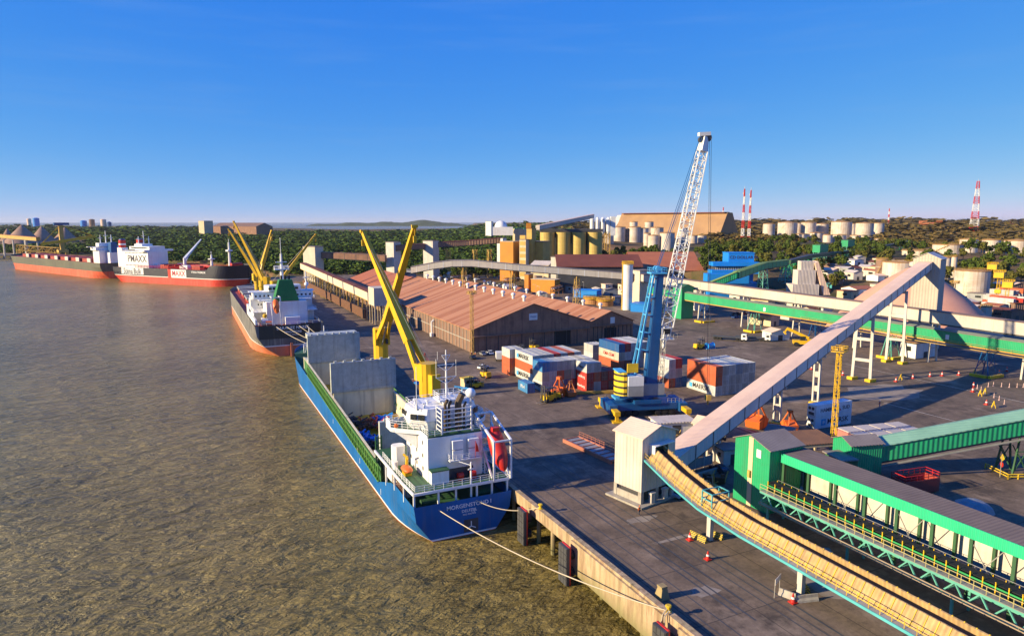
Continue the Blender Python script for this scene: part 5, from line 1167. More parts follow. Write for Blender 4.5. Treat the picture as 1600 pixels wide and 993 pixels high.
mb = MB(); mb.rail([(1.9, c0, zt_+.3), (1.9, c1, zt_+.3)], 1.0, .04, 2, 1); mb.build('rear_rail', M['steel'], TC)
mb = MB()
for z in (3.1, 3.5): mb.tube((-3.2, c0-1, z), (-3.2, c1, z), .09, n=6)
for i in range(9): mb.beam((-3.2, c0-1-i*7.8, 3.3), (-2.3, c0-1-i*7.8, 2.6), .08)
mb.build('pipe_run', mk('pipe_tan', (.35, .26, .17), rough=.6), TC)
for i in range(5):
    y = -2-i*15
    for x in (-2.2, 1.4):
        mb = MB(); mb.beam((x, y, 0), (x, y, zb_-.18), .3); mb.build('support_leg', M['teal'], TC)
# ------------------------------------------------------------------ green gallery H (right)
HB = thing('green_transfer_house', 'green transfer house with grey gable roof behind the conveyor hall', 'transfer house', (114.6, 85.6, 0), R(-14))
mb = MB(); mb.bx(-3.4, 3.4, -2.6, 2.6, 0, 7.4)
vs = [(-3.4, -2.6, 7.4), (-3.4, 2.6, 7.4), (-3.4, 0, 8.4), (3.4, -2.6, 7.4), (3.4, 2.6, 7.4), (3.4, 0, 8.4)]; mb.add(vs, [(0, 2, 1), (3, 4, 5), (0, 3, 5, 2), (1, 2, 5, 4)]); mb.build('walls', M['green'], HB)
mb = MB()
for s in (-1, 1):
    vs = [(-3.7, s*2.9, 7.28), (3.7, s*2.9, 7.28), (3.7, 0, 8.44), (-3.7, 0, 8.44)]; vs += [(x, y, z+.12) for x, y, z in vs]; mb.add(vs, [(0, 1, 2, 3), (7, 6, 5, 4), (0, 4, 5, 1), (1, 5, 6, 2), (2, 6, 7, 3), (3, 7, 4, 0)])
mb.build('roof', M['greyroof'], HB)
mb = MB(); mb.bx(-6.6, -3.42, -4.6, .5, 0, 5.3); mb.build('lean_to', M['dgreen'], HB)
mb = MB(); mb.bx(-7.0, -3.42, -4.9, .8, 5.32, 5.55); mb.build('lean_to_roof', M['greyroof'], HB)
ha = Vector((118.4, 84.8, 3.6)); hb_ = Vector((144, 73.8, 8.6)); hc = hb_+(hb_-ha)*1.6
GH, qh = gallery('green_gallery', 'dark green inclined gallery rising to the right edge of the picture', [ha, hb_, hc], 4.6, 3.1, M['green'], mk('pale_green_roof', (.22, .42, .30), (.17, .34, .24), rough=.7, corr=('xy', .7, .3)), slope=.9)
d = (hc-ha); d.z = 0; d.normalize(); n_ = Vector((-d.y, d.x, 0))
for f in (.4, 1.0, 1.6, 2.2):
    c = ha.lerp(hb_, f) if f > .5 else None
    if c is None: continue
    mb = MB()
    for s in (-1, 1):
        for q in (-1, 1): mb.beam(Vector((c.x, c.y, 0))+n_*s*2.2+d*q*1.6, Vector((c.x, c.y, c.z-.55))+n_*s*1.9+d*q*.5, .3)
    for s in (-1, 1):
        a = Vector((c.x, c.y, 0))+n_*s*2.1
        mb.beam(a+d*1.4+Vector((0, 0, 1)), a-d*1.0+Vector((0, 0, c.z*.6)), .16); mb.beam(a-d*1.4+Vector((0, 0, 1)), a+d*1.0+Vector((0, 0, c.z*.6)), .16); mb.beam(a-d*1.1+Vector((0, 0, c.z*.6)), a+d*1.1+Vector((0, 0, c.z*.6)), .16)
    for q in (-1, 1):
        a = Vector((c.x, c.y, 0))+d*q*1.4
        mb.beam(a-n_*2.1+Vector((0, 0, 1)), a+n_*2+Vector((0, 0, c.z*.6)), .16)
    mb.v = [tuple(Vector(v)-qh) for v in mb.v]; mb.build('lattice_leg', M['dgreen'], GH)
    mb = MB(); mb.rail([Vector((c.x, c.y, 0))+n_*3-d*3, Vector((c.x, c.y, 0))-n_*3-d*3, Vector((c.x, c.y, 0))-n_*3+d*3], 1, .12, 2, 1); mb.v = [tuple(Vector(v)-qh) for v in mb.v]; mb.build('guard_rail', M['syellow'], GH)
mb = MB(); mb.extr([(2.4, -.7), (3.1, -.7), (3.1, -.6), (2.4, -.6)], ha-qh, hc-qh); mb.build('side_walkway', M['steel'], GH)
# ------------------------------------------------------------------ mobile harbour crane
cr = math.atan2(-.29, .957)
MH = thing('harbour_crane', 'blue mobile harbour crane with white lattice boom and yellow black counterweight', 'crane', (104.6, 140.2, 0), cr)
mb = MB(); mb.bx(-9.5, 9.5, -3.2, 3.2, 1.7, 3.3); mb.bx(-10.2, -8.2, -4.4, 4.4, 1.2, 3.4); mb.bx(8.2, 10.2, -4.4, 4.4, 1.2, 3.4); mb.bx(-3.5, 3.5, -3.6, 3.6, 3.32, 4.2); mb.build('chassis', M['cblue'], MH)
for x in (-9.2, 9.2):
    for s in (-1, 1):
        mb = MB(); mb.bx(x-.7, x+.7, s*4.42, s*7.6, 1.6, 2.7); mb.bx(x-.4, x+.4, s*7.0-.3, s*7.0+.3, .3, 1.6); mb.bx(x-1.3, x+1.3, s*7.0-1.3, s*7.0+1.3, .02, .32); mb.build('outrigger', M['yellow'], MH)
for x in (-6.6, -4.8, -3.0, 3.0, 4.8, 6.6):
    for s in (-1, 1):
        mb = MB(); mb.tube((x, s*2.0, .85), (x, s*3.0, .85), .84, n=14); mb.tube((x, s*3.01, .85), (x, s*3.06, .85), .4, n=10); mb.build('wheel', M['black'], MH)
mb = MB(); mb.lathe((0, 0, 4.22), [(2.6, 0), (2.6, .5)], 24); mb.bx(-7.2, 5.2, -2.6, 2.6, 4.74, 5.3); mb.build('slewing_platform', M['cblue'], MH)
# striped curved counterweight
cwm = bpy.data.materials.new('counterweight_stripes'); cwm.use_nodes = True
nt = cwm.node_tree; N = nt.nodes; L = nt.links; tc = N.new('ShaderNodeTexCoord'); sx = N.new('ShaderNodeSeparateXYZ'); L.new(tc.outputs['Object'], sx.inputs[0])
m1 = N.new('ShaderNodeMath'); m1.operation = 'MODULO'; m1.inputs[1].default_value = 1.55; L.new(sx.outputs[2], m1.inputs[0]); m2 = N.new('ShaderNodeMath'); m2.operation = 'GREATER_THAN'; m2.inputs[1].default_value = 1.0; L.new(m1.outputs[0], m2.inputs[0])
x_ = N.new('ShaderNodeMix'); x_.data_type = 'RGBA'; L.new(m2.outputs[0], x_.inputs[0]); x_.inputs[6].default_value = (.75, .50, .02, 1); x_.inputs[7].default_value = (.03, .025, .02, 1); L.new(x_.outputs[2], N['Principled BSDF'].inputs['Base Color'])
mb = MB(); pts = [(-7.9*math.cos(a), 7.9*math.sin(a)*.55) for a in [R(t) for t in range(-38, 39, 8)]]; pts = [(x, y) for x, y in pts]
mb.prism([(-5.4, -2.7)]+[(-5.4, 2.7)]+[(x, y) for x, y in reversed(pts)], 5.32, 11.3)
mb.build('counterweight', cwm, MH)
mb = MB(); mb.bx(-8.05, -5.5, -1.8, 1.8, 4.2, 4.72); mb.bx(-7.6, -5.5, -2.3, 2.3, 11.32, 11.6); mb.build('counterweight_tray', M['lblue'], MH)
mb = MB(); mb.bx(-5.2, -1.2, -3.3, -.3, 8.0, 10.4); mb.build('machine_house_top', M['white'], MH)
mb = MB(); mb.bx(-5.2, -1.2, -3.3, -.3, 5.32, 7.98); mb.bx(-1.1, 4.6, -2.6, -1.2, 5.32, 8.2); mb.bx(-5.2, -1.2, .3, 3, 5.32, 9); mb.build('machine_house', M['grey'], MH)
mb = MB(); mb.bx(-5.6, -2.8, -3.4, -3.0, 11.5, 13.8); mb.build('yellow_signboard', M['syellow'], MH)
mb = MB()
tb, ttp = Vector((1.4, 0, 5.3)), Vector((3.4, 0, 36))
mb.beam(tb, ttp, 3.2, 3.0, w2=1.7, h2=1.6); mb.build('tower_column', M['cblue'], MH)
mb = MB()
for s in (-1, 1): mb.beam((-3.6, s*1.5, 6.5), (1.6, s*.9, 36), .42)
for f in (.05, .2, .35, .5, .65, .8, .97):
    a = Vector((-3.6, -1.5, 6.5)).lerp(Vector((1.6, -.9, 36)), f); b = Vector((-3.6, 1.5, 6.5)).lerp(Vector((1.6, .9, 36)), f); mb.beam(a, b, .3); 
    c = Vector((1.4, 0, 5.3)).lerp(Vector((3.4, 0, 36)), f); 
    if f > .3: mb.beam(a, c, .22); mb.beam(b, c, .22)
for f in (.05, .35): 
    a = Vector((-3.6, -1.5, 6.5)).lerp(Vector((1.6, -.9, 36)), f); b = Vector((-3.6, 1.5, 6.5)).lerp(Vector((1.6, .9, 36)), f+.15); mb.beam(a, b, .2)
mb.build('tower_frame', M['lblue'], MH)
mb = MB(); mb.bx(.6, 4.8, -1.6, 1.6, 36.02, 36.4); mb.rail([(.7, -1.5, 36.4), (4.7, -1.5, 36.4), (4.7, 1.5, 36.4), (.7, 1.5, 36.4), (.7, -1.5, 36.4)], 1.1, .06, 1.2, 1)
for s in (-.8, .8): mb.tube((2.7, s-.3, 37.2), (2.7, s+.3, 37.2), .8, n=12)
mb.build('tower_head', M['lblue'], MH)
mb = MB(); 
for k in range(60): mb.beam((3.3+.028*k, -.35, 6+.5*k), (3.3+.028*k, .35, 6+.5*k), .06)
for s in (-.35, .35): mb.beam((3.25, s, 5.5), (5.0, s, 36), .08)
mb.build('ladder', M['steel'], MH)
mb = MB(); mb.bx(3.9, 6.4, -1.3, 1.3, 19.6, 22.3); mb.bx(3.6, 7.2, -1.6, 1.6, 19.3, 19.58); mb.build('operator_cab', M['white'], MH)
mb = MB(); mb.bx(6.41, 6.46, -1.15, 1.15, 20, 22.1); mb.bx(4.3, 6.2, -1.36, -1.31, 20.7, 22.1); mb.build('cab_windows', M['glass'], MH)
mb = MB(); mb.rail([(3.6, -1.7, 19.6), (8.0, -1.7, 19.6), (8.0, 1.7, 19.6), (3.6, 1.7, 19.6)], 1.1, .05, 1.1, 1); mb.lattice((3.6, -1.9, 5.4), (4.2, -1.9, 19.3), 1.0, 1.0, 8, .07); mb.build('stair_tower', M['steel'], MH)
mi = Matrix.LocRotScale(MH.location, MH.rotation_euler, None).inverted()
bt = mi @ GD(1102, 214, 174); bp_ = Vector((4.2, 0, 17.2))
mb = MB(); mid = bp_.lerp(bt, .1); mb.lattice(mid, bp_.lerp(bt, .93), 3.1, 2.1, 22, .17, .10, side=(0, 1, 0))
for s in (-1, 1): mb.beam(bp_+Vector((0, s*1.6, 0)), mid+Vector((-.8, s*1.5, 0)), .35); mb.beam(bp_+Vector((0, s*1.6, 0)), mid+Vector((1.2, s*1.5, -.3)), .3)
mb.build('lattice_boom', M['white'], MH)
mb = MB(); e = bp_.lerp(bt, .93); mb.beam(e, bt, 2.0, 2.2, w2=1.2, h2=1.4); mb.beam(bt-Vector((1.8, 0, -.6)), bt+Vector((1.2, 0, .8)), 1.3, .9); mb.build('boom_head', M['white'], MH)
mb = MB(); mb.tube(bt+Vector((.6, -.5, -.2)), bt+Vector((.6, .5, -.2)), 1.0, n=14); mb.tube(bt+Vector((-1.0, -.5, -.7)), bt+Vector((-1.0, .5, -.7)), .8, n=14); mb.build('boom_sheave', M['dgrey'], MH)
mb = MB()
for s in (-.6, .6): mb.tube((2.7, s, 37.6), bt+Vector((-1.2, s, -.3)), .09, n=4); mb.tube((2.7, s*.7, 37.0), bt.lerp(bp_, .12)+Vector((-.8, s, 0)), .06, n=4)
mb.build('luffing_ropes', M['cblue'], MH)
mb = MB()
for s in (-.5, .5): mb.tube(bt+Vector((1.4, s, -.2)), (bt.x+1.4, s, 4.2), .055, n=4)
mb.build('hoist_ropes', M['dgrey'], MH)
mb = MB(); mb.bx(bt.x+.8, bt.x+2.0, -.7, .7, 2.7, 4.2); mb.tube((bt.x+1.4, 0, 2.7), (bt.x+1.4, 0, 1.5), .25); mb.build('hook_block', M['mustard'], MH)
mb = MB(); mb.tube((2.8, 0, 8.5), mid, .35, n=8); mb.build('luffing_cylinder', M['cblue'], MH)
text('PHBTRIA', .9, (0, -3.24, 2.5), (0, -1, 0), MH, M['lblue'], 'chassis_lettering') if False else None
mb = MB(); mb.rail([(-9, 3.0, 3.35), (9, 3.0, 3.35)], 1, .05, 1.5, 1); mb.rail([(5.4, -3.0, 3.35), (9.5, -3.0, 3.35)], 1.1, .05, 1, 1); mb.build('deck_rail', M['steel'], MH)
# ------------------------------------------------------------------ shipping containers
def cmat(n, c, st=.3, sc=(.25, .15, .1)): return mk('container_'+n, c, tuple(x*.8 for x in c), s=.6, rough=.55, corr=('xy', .29, 1.0), streak=st, sc=sc)
CM = dict(white=cmat('white', (.66, .66, .63)), grey=cmat('grey', (.52, .52, .50)), orange=cmat('orange', (.58, .13, .05)), red=cmat('red', (.50, .04, .03)), blue=cmat('blue', (.02, .12, .34)), brown=cmat('brown', (.22, .07, .05)),
          lblue=cmat('lblue', (.30, .38, .48)), green=cmat('green', (.22, .33, .28)), bluefade=cmat('bluefade', (.05, .24, .52)), cream=cmat('cream', (.60, .55, .43)))
WN = dict(white='white', grey='grey', orange='orange red', red='red', blue='dark blue', brown='brown', lblue='pale blue', green='pale green', bluefade='bright blue', cream='cream')
CW, CH = 2.44, 2.84
def make_container(col, L_):
    t = thing('shipping_container', 'container', 'container'); m = CM[col]
    mb = MB(); mb.bx(.05, CW-.05, .06, L_-.06, .14, CH-.06); mb.build('shell', m, t)
    mb = MB(); e = .14
    for x in (0, CW-e):
        for y in (0, L_-e): mb.bx(x, x+e, y, y+e, 0, CH)
    for z in (0, CH-.12):
        for x in (0, CW-.1): mb.bx(x, x+.1, e+.001, L_-e-.001, z, z+.12)
        for y in (0, L_-.1): mb.bx(e+.001, CW-e-.001, y, y+.1, z, z+.12)
    mb.build('frame', m, t)
    mb = MB()
    for x in (.45, .95, 1.5, 2.0): mb.bx(x-.025, x+.025, -.02, .03, .18, CH-.2)
    mb.bx(CW/2-.02, CW/2+.02, .0, .04, .18, CH-.2); mb.bx(.3, 1.05, -.03, .02, 1.15, 1.2); mb.bx(1.4, 2.1, -.03, .02, 1.15, 1.2)
    mb.build('door_bars', M['steel'], t)
    return t
PC = {}
TIER = ['bottom', 'middle', 'top']; ORD = ['first', 'second', 'third', 'fourth', 'fifth', 'sixth', 'seventh', 'eighth']
def put(col, L_, x, y, z, label, group, rz=0):
    k = (col, L_)
    if k not in PC: PC[k] = make_container(col, L_); o = PC[k]; o.location = (x, y, z); o.rotation_euler.z = rz; o['label'] = label; o['group'] = group; return o
    return copy_tree(PC[k], (x, y, z), rz, label, group)
def side_text(o, s, L_, col, size=1.5, logo=False):
    y = L_*.5
    tt_ = text(s, size, (-.02, y, CH*.5), (-1, 0, 0), o, M[col], 'side_lettering')
    if logo:
        mb = MB(); mb.bx(-.03, -.005, L_*.80, L_*.80+1.3, .65, 1.95); mb.build('side_logo', M['lblue'], o)
letters = mk('letter_dark', (.05, .05, .06), rough=.6); M['letters'] = letters
CN = 0.03
def block(name, x0, y0, L_, cols, group):
    """cols: list of bottom-to-top colour lists"""
    out = []
    for i, st in enumerate(cols):
        for k, c in enumerate(st):
            f = rnd.uniform(-.04, .04)
            o = put(c, L_, x0+i*(CW+CN), y0+f, .012+k*(CH+.004), '%s container, %s tier, %s column of the %s' % (WN[c], TIER[k], ORD[i], name), group)
            out.append((i, k, o))
    return out
b = block('small left stack', 91.9, 194.0, 6.06, [['orange', 'orange', 'white'], ['brown', 'orange', 'grey']], 'containers of the small left stack')
b = block('long rear row', 93.6, 181.4, 12.19, [['white', 'orange', 'white'], ['grey', 'white', 'grey'], ['white', 'grey', 'grey'], ['brown', 'blue', 'red'], ['grey', 'white', 'lblue'], ['white', 'brown', 'orange'], ['grey', 'grey', 'white']], 'containers of the long rear row')
for i, k, o in b:
    if i == 0 and k in (0, 2): side_text(o, 'MAERSK', 12.19, 'letters', 1.9, True)
b = block('middle row', 91.5, 171.2, 6.06, [['white', 'cream', 'bluefade'], ['white', 'white', 'lblue'], ['grey', 'orange', 'grey'], ['blue', 'green', 'grey'], ['red', 'grey', 'white'], ['grey', 'white', 'cream'], ['white', 'grey', 'white']], 'containers of the middle row')
for i, k, o in b:
    if i == 0 and k == 0: side_text(o, 'MAERSK', 6.06, 'letters', 1.1)
    if i == 0 and k == 2: side_text(o, 'Pil', 6.06, 'white', 1.6)
b = block('front row', 102.6, 164.7, 6.06, [['red', 'red', 'white'], ['grey', 'orange', 'grey'], ['red', 'brown'], ['brown', 'red']], 'containers of the front row')
for i, k, o in b:
    if i == 0 and k < 2: side_text(o, 'Hamburg', 6.06, 'white', 1.1)
    if i == 0 and k == 2: side_text(o, 'Hapag', 6.06, 'letters', 1.0)
o = put('bluefade', 6.06, 86.6, 171.0, .012, 'single bright blue container standing on the ground left of the stacks', 'single containers'); side_text(o, 'Pil 4', 6.06, 'white', 1.5)
b = block('stack behind the crane tower', 128.7, 186.7, 12.19, [['orange', 'cream', 'blue'], ['brown', 'white', 'red'], ['blue', 'grey', 'white'], ['grey', 'grey', 'grey'], ['white', 'brown', 'white']], 'containers behind the crane tower')
for i, k, o in b:
    if i == 0 and k == 1: side_text(o, 'CMA CGM', 12.19, 'red', 1.4)
b = block('stack right of the crane tower', 127.3, 158.6, 12.19, [['orange', 'white', 'white'], ['blue', 'grey', 'red']], 'containers right of the crane tower')
b = block('big right stack', 133.1, 145.2, 12.19, [['white', 'orange', 'orange'], ['white', 'white', 'grey'], ['grey', 'grey', 'white'], ['white', 'grey', 'lblue'], ['grey', 'white', 'grey'], ['white', 'grey', 'white']], 'containers of the big right stack')
for i, k, o in b:
    if i == 0 and k == 0: side_text(o, 'MAERSK', 12.19, 'letters', 1.9, True)
b = block('low pair behind the crane', 128.5, 202.4, 6.06, [['white', 'grey'], ['lblue', 'white']], 'containers of the low pair')
# reefer pair
for k, (c, s) in enumerate((('white', 'MAERSK'), ('lblue', 'HAMBURG SUD'))):
    t = thing('reefer_container', ['white refrigerated container with blue square logo, lower one of the pair behind the canopy', 'pale blue refrigerated container stacked on the white one behind the canopy'][k], 'container', (132.9, 110.9, .012+k*2.9), R(-1), 'refrigerated containers')
    mb = MB(); mb.bx(.02, 12.1, 0, 2.44, .1, 2.84); mb.build('shell', mk('reefer_'+c, (.78, .82, .86) if k else (.84, .85, .86), rough=.45, corr=('x', .4, .25), streak=.15), t)
    mb = MB(); 
    for x in (0, 12.03):
        for y in (-.02, 2.36): mb.bx(x, x+.12, y, y+.1, 0, 2.88)
    for z in (0, 2.78): mb.bx(.13, 12.02, -.02, .06, z, z+.1); mb.bx(.13, 12.02, 2.38, 2.46, z, z+.1)
    mb.build('frame', M['white'], t)
    mb = MB(); mb.bx(-.06, .01, .2, 2.2, .3, 2.6); mb.build('cooling_unit', M['white'], t)
    for y in (.75, 1.7):
        mb = MB(); mb.tube((-.12, y, 2.0), (-.061, y, 2.0), .38, n=14); mb.build('fan', M['dgrey'], t)
    mb = MB(); mb.bx(-.1, -.061, .4, 2.0, .4, 1.1); mb.build('service_panel', M['dgrey'], t)
    if k == 0:
        text('MAERSK', 1.7, (7.6, -.01, 1.45), (0, -1, 0), t, letters, 'side_lettering', squeeze=1.15); mb = MB(); mb.bx(2.0, 3.5, -.04, -.005, .7, 2.2); sq = mb.build('blue_square', M['lblue'], t)
        mb = MB(); P_ = []
        for i in range(14): a = 2*math.pi*i/14; r_ = .6 if i % 2 == 0 else .28; P_.append((2.75+r_*math.sin(a), -.06, 1.45+r_*math.cos(a)))
        mb.add(P_, [tuple(range(14))]); mb.build('star', M['white'], sq)
    else:
        text('HAMBURG   SUD', 1.25, (6.5, -.01, 1.45), (0, -1, 0), t, letters, 'side_lettering', squeeze=1.05); mb = MB(); mb.add([(6.9, -.03, 2.1), (7.9, -.03, 1.5), (6.9, -.03, .9)], [(0, 2, 1)]); mb.add([(8.0, -.03, 1.4), (8.6, -.03, .95), (8.0, -.03, .8)], [(0, 2, 1)]); mb.build('pennant', M['red'], t)
# flat pink roofed open top building (with pale panels)
t = thing('hopper_block', 'low pink walled block with pale square panels on top, beside the green house', 'building', (139, 98.3, 0), R(-10))
mb = MB(); mb.bx(-9, 9, -4.2, 4.2, 0, 2.6); mb.build('wall', mk('pink_wall', (.55, .20, .17), (.45, .15, .13), rough=.8, streak=.2), t)
for i in range(4):
    for j in range(2):
        mb = MB(); mb.bx(-8.6+i*4.4, -4.6+i*4.4, -3.8+j*4, -.2+j*4, 2.61, 2.8); mb.build('roof_panel', M['galwhite'], t)
# rusty canopy
t = thing('canopy', 'rusty brown flat canopy roof on pale posts between the green house and reefers', 'canopy', (115.2, 97.8, 0), R(-14))
mb = MB(); mb.add([(-5, -4, 4.1), (5, -4, 4.1), (5, 4, 4.5), (-5, 4, 4.5), (-5, -4, 4.25), (5, -4, 4.25), (5, 4, 4.65), (-5, 4, 4.65)], [(3, 2, 1, 0), (4, 5, 6, 7), (0, 1, 5, 4), (1, 2, 6, 5), (2, 3, 7, 6), (3, 0, 4, 7)]); mb.build('roof', mk('rust_canopy', (.26, .13, .06), (.18, .09, .05), s=.5, rough=.85, corr=('x', .6, .4)), t)
for x in (-4.6, 4.6):
    for y in (-3.6, 3.6): mb = MB(); mb.bx(x-.2, x+.2, y-.2, y+.2, 0, 4.05 if y < 0 else 4.4); mb.build('post', M['cream'], t)
mb = MB(); mb.bx(-4.4, 4.4, -3.9, -3.7, 3.5, 4.05); mb.build('fascia', M['cream'], t)
# ------------------------------------------------------------------ vehicles
def make_car(m, kind='car'):
    L_, Wd, H_ = (4.3, 1.76, 1.45) if kind == 'car' else (5.2, 1.85, 1.75)
    t = thing('parked_car' if kind == 'car' else 'pickup_truck', 'car', 'car' if kind == 'car' else 'pickup'); w = Wd/2
    def loft(mb, secs, inset=0):   # secs: (x, z0, z1, halfwidth)
        vs = []; fs = []
        for x, z0, z1, hw in secs: vs += [(x, -hw, z0), (x, hw, z0), (x, hw, z1), (x, -hw, z1)]
        n = len(secs)
        for i in range(n-1):
            for k in range(4): a = i*4+k; b = i*4+(k+1) % 4; fs.append((a, b, b+4, a+4))
        fs.append((3, 2, 1, 0)); fs.append(tuple((n-1)*4+k for k in range(4))); mb.add(vs, fs)
    mb = MB(); loft(mb, [(-L_/2, .35, .75, w*.86), (-L_/2+.15, .28, .88, w*.97), (-L_/2+1.0, .28, .92, w), (L_/2-1.3, .28, .92, w), (L_/2-.2, .28, .76, w*.95), (L_/2, .35, .65, w*.84)])
    mb.build('body', m, t)
    if kind == 'car':
        mb = MB(); loft(mb, [(-L_/2+.25, .9, .93, w*.86), (-L_/2+.95, .9, H_-.05, w*.74), (.15, .9, H_, w*.74), (.95, .9, .94, w*.86)]); mb.build('windows', M['glass'], t)
        mb = MB(); loft(mb, [(-L_/2+.9, H_-.04, H_, w*.74), (-.4, H_-.01, H_+.05, w*.75), (.2, H_-.02, H_+.02, w*.74)]); mb.build('roof', m, t)
    else:
        mb = MB(); loft(mb, [(-.5, .9, .93, w*.9), (-.35, .9, H_-.06, w*.8), (.6, .9, H_, w*.8), (1.35, .9, .95, w*.88)]); mb.build('windows', M['glass'], t)
        mb = MB(); loft(mb, [(-.36, H_-.05, H_+.02, w*.8), (.65, H_-.02, H_+.03, w*.8)]); mb.build('roof', m, t)
        mb = MB(); mb.bx(-L_/2+.1, -.6, -w, -w+.08, .93, 1.2); mb.bx(-L_/2+.1, -.6, w-.08, w, .93, 1.2); mb.build('cargo_bed', m, t)
    for x in (-L_*.3, L_*.31):
        for s in (-1, 1):
            mb = MB(); mb.tube((x, s*(w-.22), .33), (x, s*(w+.02), .33), .33, n=14); wv_ = mb.build('wheel', M['black'], t)
    return t
PV = {}
CARM = dict(white=M['white'], silver=mk('silver_paint', (.5, .5, .5), rough=.3, metal=.5), dark=mk('dark_paint', (.04, .045, .05), rough=.3), red=mk('car_red', (.45, .03, .02), rough=.35), blue=mk('car_blue', (.03, .08, .25), rough=.35), lightblue=mk('car_lblue', (.25, .42, .55), rough=.35))
def car(x, y, rz, col, label, kind='car', group='parked cars', z=None):
    k = (col, kind); z = (ground(x, y) if z is None else z)+.012
    if k not in PV:
        PV[k] = make_car(CARM[col], kind); o = PV[k]; o.location = (x, y, z); o.rotation_euler.z = rz; o['label'] = label; o['group'] = group; return o
    return copy_tree(PV[k], (x, y, z), rz, label, group)
car(88.5, 207.5, R(20), 'white', 'white car parked in front of the warehouse corner, left of the container stacks'); car(91.6, 224.5, R(80), 'dark', 'dark car parked close to the warehouse gable wall')
car(78.5, 92.6, R(8), 'lightblue', 'pale blue car parked behind the ochre belt conveyor beside the white tower', z=0); car(81.7, 99.5, R(60), 'silver', 'silver car behind the white tower')
car(97.5, 229.5, R(86), 'silver', 'silver car parked against the dark gable wall'); car(100.6, 229.8, R(86), 'white', 'white car parked against the dark gable wall')
car(93, 99.5, R(90), 'dark', 'dark blue car beside the small booth behind the green building', z=0)
def make_forklift(m, col='yellow'):
    t = thing('forklift', 'forklift', 'forklift')
    mb = MB(); mb.bx(-1.3, 1.0, -.65, .65, .35, 1.15); mb.add([(-1.5, -.6, .4), (-1.5, .6, .4), (-1.3, .6, 1.35), (-1.3, -.6, 1.35), (-.6, .6, 1.35), (-.6, -.6, 1.35), (-.6, -.6, .4), (-.6, .6, .4)], [(0, 3, 2, 1), (3, 5, 4, 2), (0, 6, 5, 3), (1, 2, 4, 7), (5, 6, 7, 4), (0, 1, 7, 6)]); mb.build('body', m, t)
    mb = MB()
    for x in (-.55, .75):
        for s in (-.55, .55): mb.beam((x, s, 1.15), (x*.8, s, 2.3), .09)
    mb.bx(-.6, .75, -.62, .62, 2.3, 2.38); mb.build('overhead_guard', M['dgrey'], t)
    mb = MB()
    for s in (-.35, .35): mb.beam((1.15, s, .15), (1.15, s, 2.9), .14)
    for z in (.4, 1.6, 2.85): mb.beam((1.15, -.42, z), (1.15, .42, z), .1)
    mb.build('mast', M['dgrey'], t)
    for s in (-.3, .3):
        mb = MB(); mb.bx(1.24, 2.3, s-.06, s+.06, .12, .18); mb.build('fork', M['steel'], t)
    mb = MB(); mb.bx(-.5, 0, -.25, .25, 1.16, 1.7); mb.build('seat', M['black'], t)
    for x, r_ in ((-.95, .32), (.75, .38)):
        for s in (-1, 1):
            mb = MB(); mb.tube((x, s*.45, r_), (x, s*.68, r_), r_, n=12); mb.build('wheel', M['black'], t)
    return t
FK = None
def forklift(x, y, rz, label, s=1.0):
    global FK
    if FK is None: FK = make_forklift(M['yellow']); o = FK; o.location = (x, y, .012); o.rotation_euler.z = rz; o['label'] = label; o['group'] = 'yellow forklifts'
    else: o = copy_tree(FK, (x, y, .012), rz, label, 'yellow forklifts')
    o.scale = (s, s, s); return o
forklift(87.6, 160.5, R(200), 'big yellow forklift with dark mast in front of the blue single container', 1.7); forklift(83.8, 195, R(100), 'yellow forklift standing behind the white car', 1.5)
forklift(178.3, 204.2, R(0), 'yellow forklift carrying a blue load in the open yard', 1.6); forklift(119, 229.5, R(100), 'yellow forklift at the open doorway of the warehouse', 1.6); forklift(90.5, 162.5, R(150), 'yellow green forklift parked against the orange loader', 1.4)
forklift(109.5, 221, R(250), 'yellow forklift between the gable wall and the long rear container row', 1.7); forklift(75.5, 183.5, R(190), 'low yellow forklift near the yellow cabin on the quay', 1.3)
t = thing('cable_drum', 'blue coil load lying on the yard beside the yellow forklift', 'load', (182.6, 203.2, .012)); mb = MB(); mb.tube((-1.4, 0, 1.1), (1.4, 0, 1.1), 1.0, n=14); mb.bx(-2.2, 2.2, -.9, .9, 0, .25); mb.build('drum', M['lblue'], t)
mb = MB(); mb.tube((-1.6, 0, 1.1), (-1.4, 0, 1.1), 1.3, n=14); mb.tube((1.4, 0, 1.1), (1.6, 0, 1.1), 1.3, n=14); mb.build('flange', M['bblue'], t)
# excavator-like orange grab machines
def grab(x, y, rz, label, m, s=1.0):
    t = thing('cargo_grab', label, 'grab', (x, y, .012), rz, 'orange cargo grabs'); t.scale = (s, s, s)
    for q in (-1, 1):
        mb = MB(); mb.add([(q*.2, -1.6, 2.6), (q*.2, 1.6, 2.6), (q*2.2, 1.6, 1.8), (q*2.2, -1.6, 1.8), (q*1.9, 1.5, .3), (q*1.9, -1.5, .3), (q*.15, 1.5, .1), (q*.15, -1.5, .1)], [(0, 1, 2, 3), (3, 2, 4, 5), (5, 4, 6, 7), (0, 3, 5, 7), (1, 6, 4, 2), (0, 7, 6, 1)]); mb.build('shell', m, t)
    mb = MB()
    for sx in (-1, 1):
        for sy in (-1, 1): mb.beam((sx*1.9, sy*1.3, 1.8), (sx*.3, sy*.3, 5.2), .28)
    mb.box((0, 0, 5.4), (1.2, 1.2, .7)); mb.beam((0, -1.6, 2.7), (0, 1.6, 2.7), .4); mb.build('frame', m, t); return t
grab(93.2, 164.2, R(30), 'orange cargo grab standing in front of the middle container row', M['orange'], 1.0); grab(96.3, 163.2, R(80), 'darker orange cargo grab left of the front container row', mk('dull_orange', (.5, .16, .05), rough=.6, streak=.3), .8)
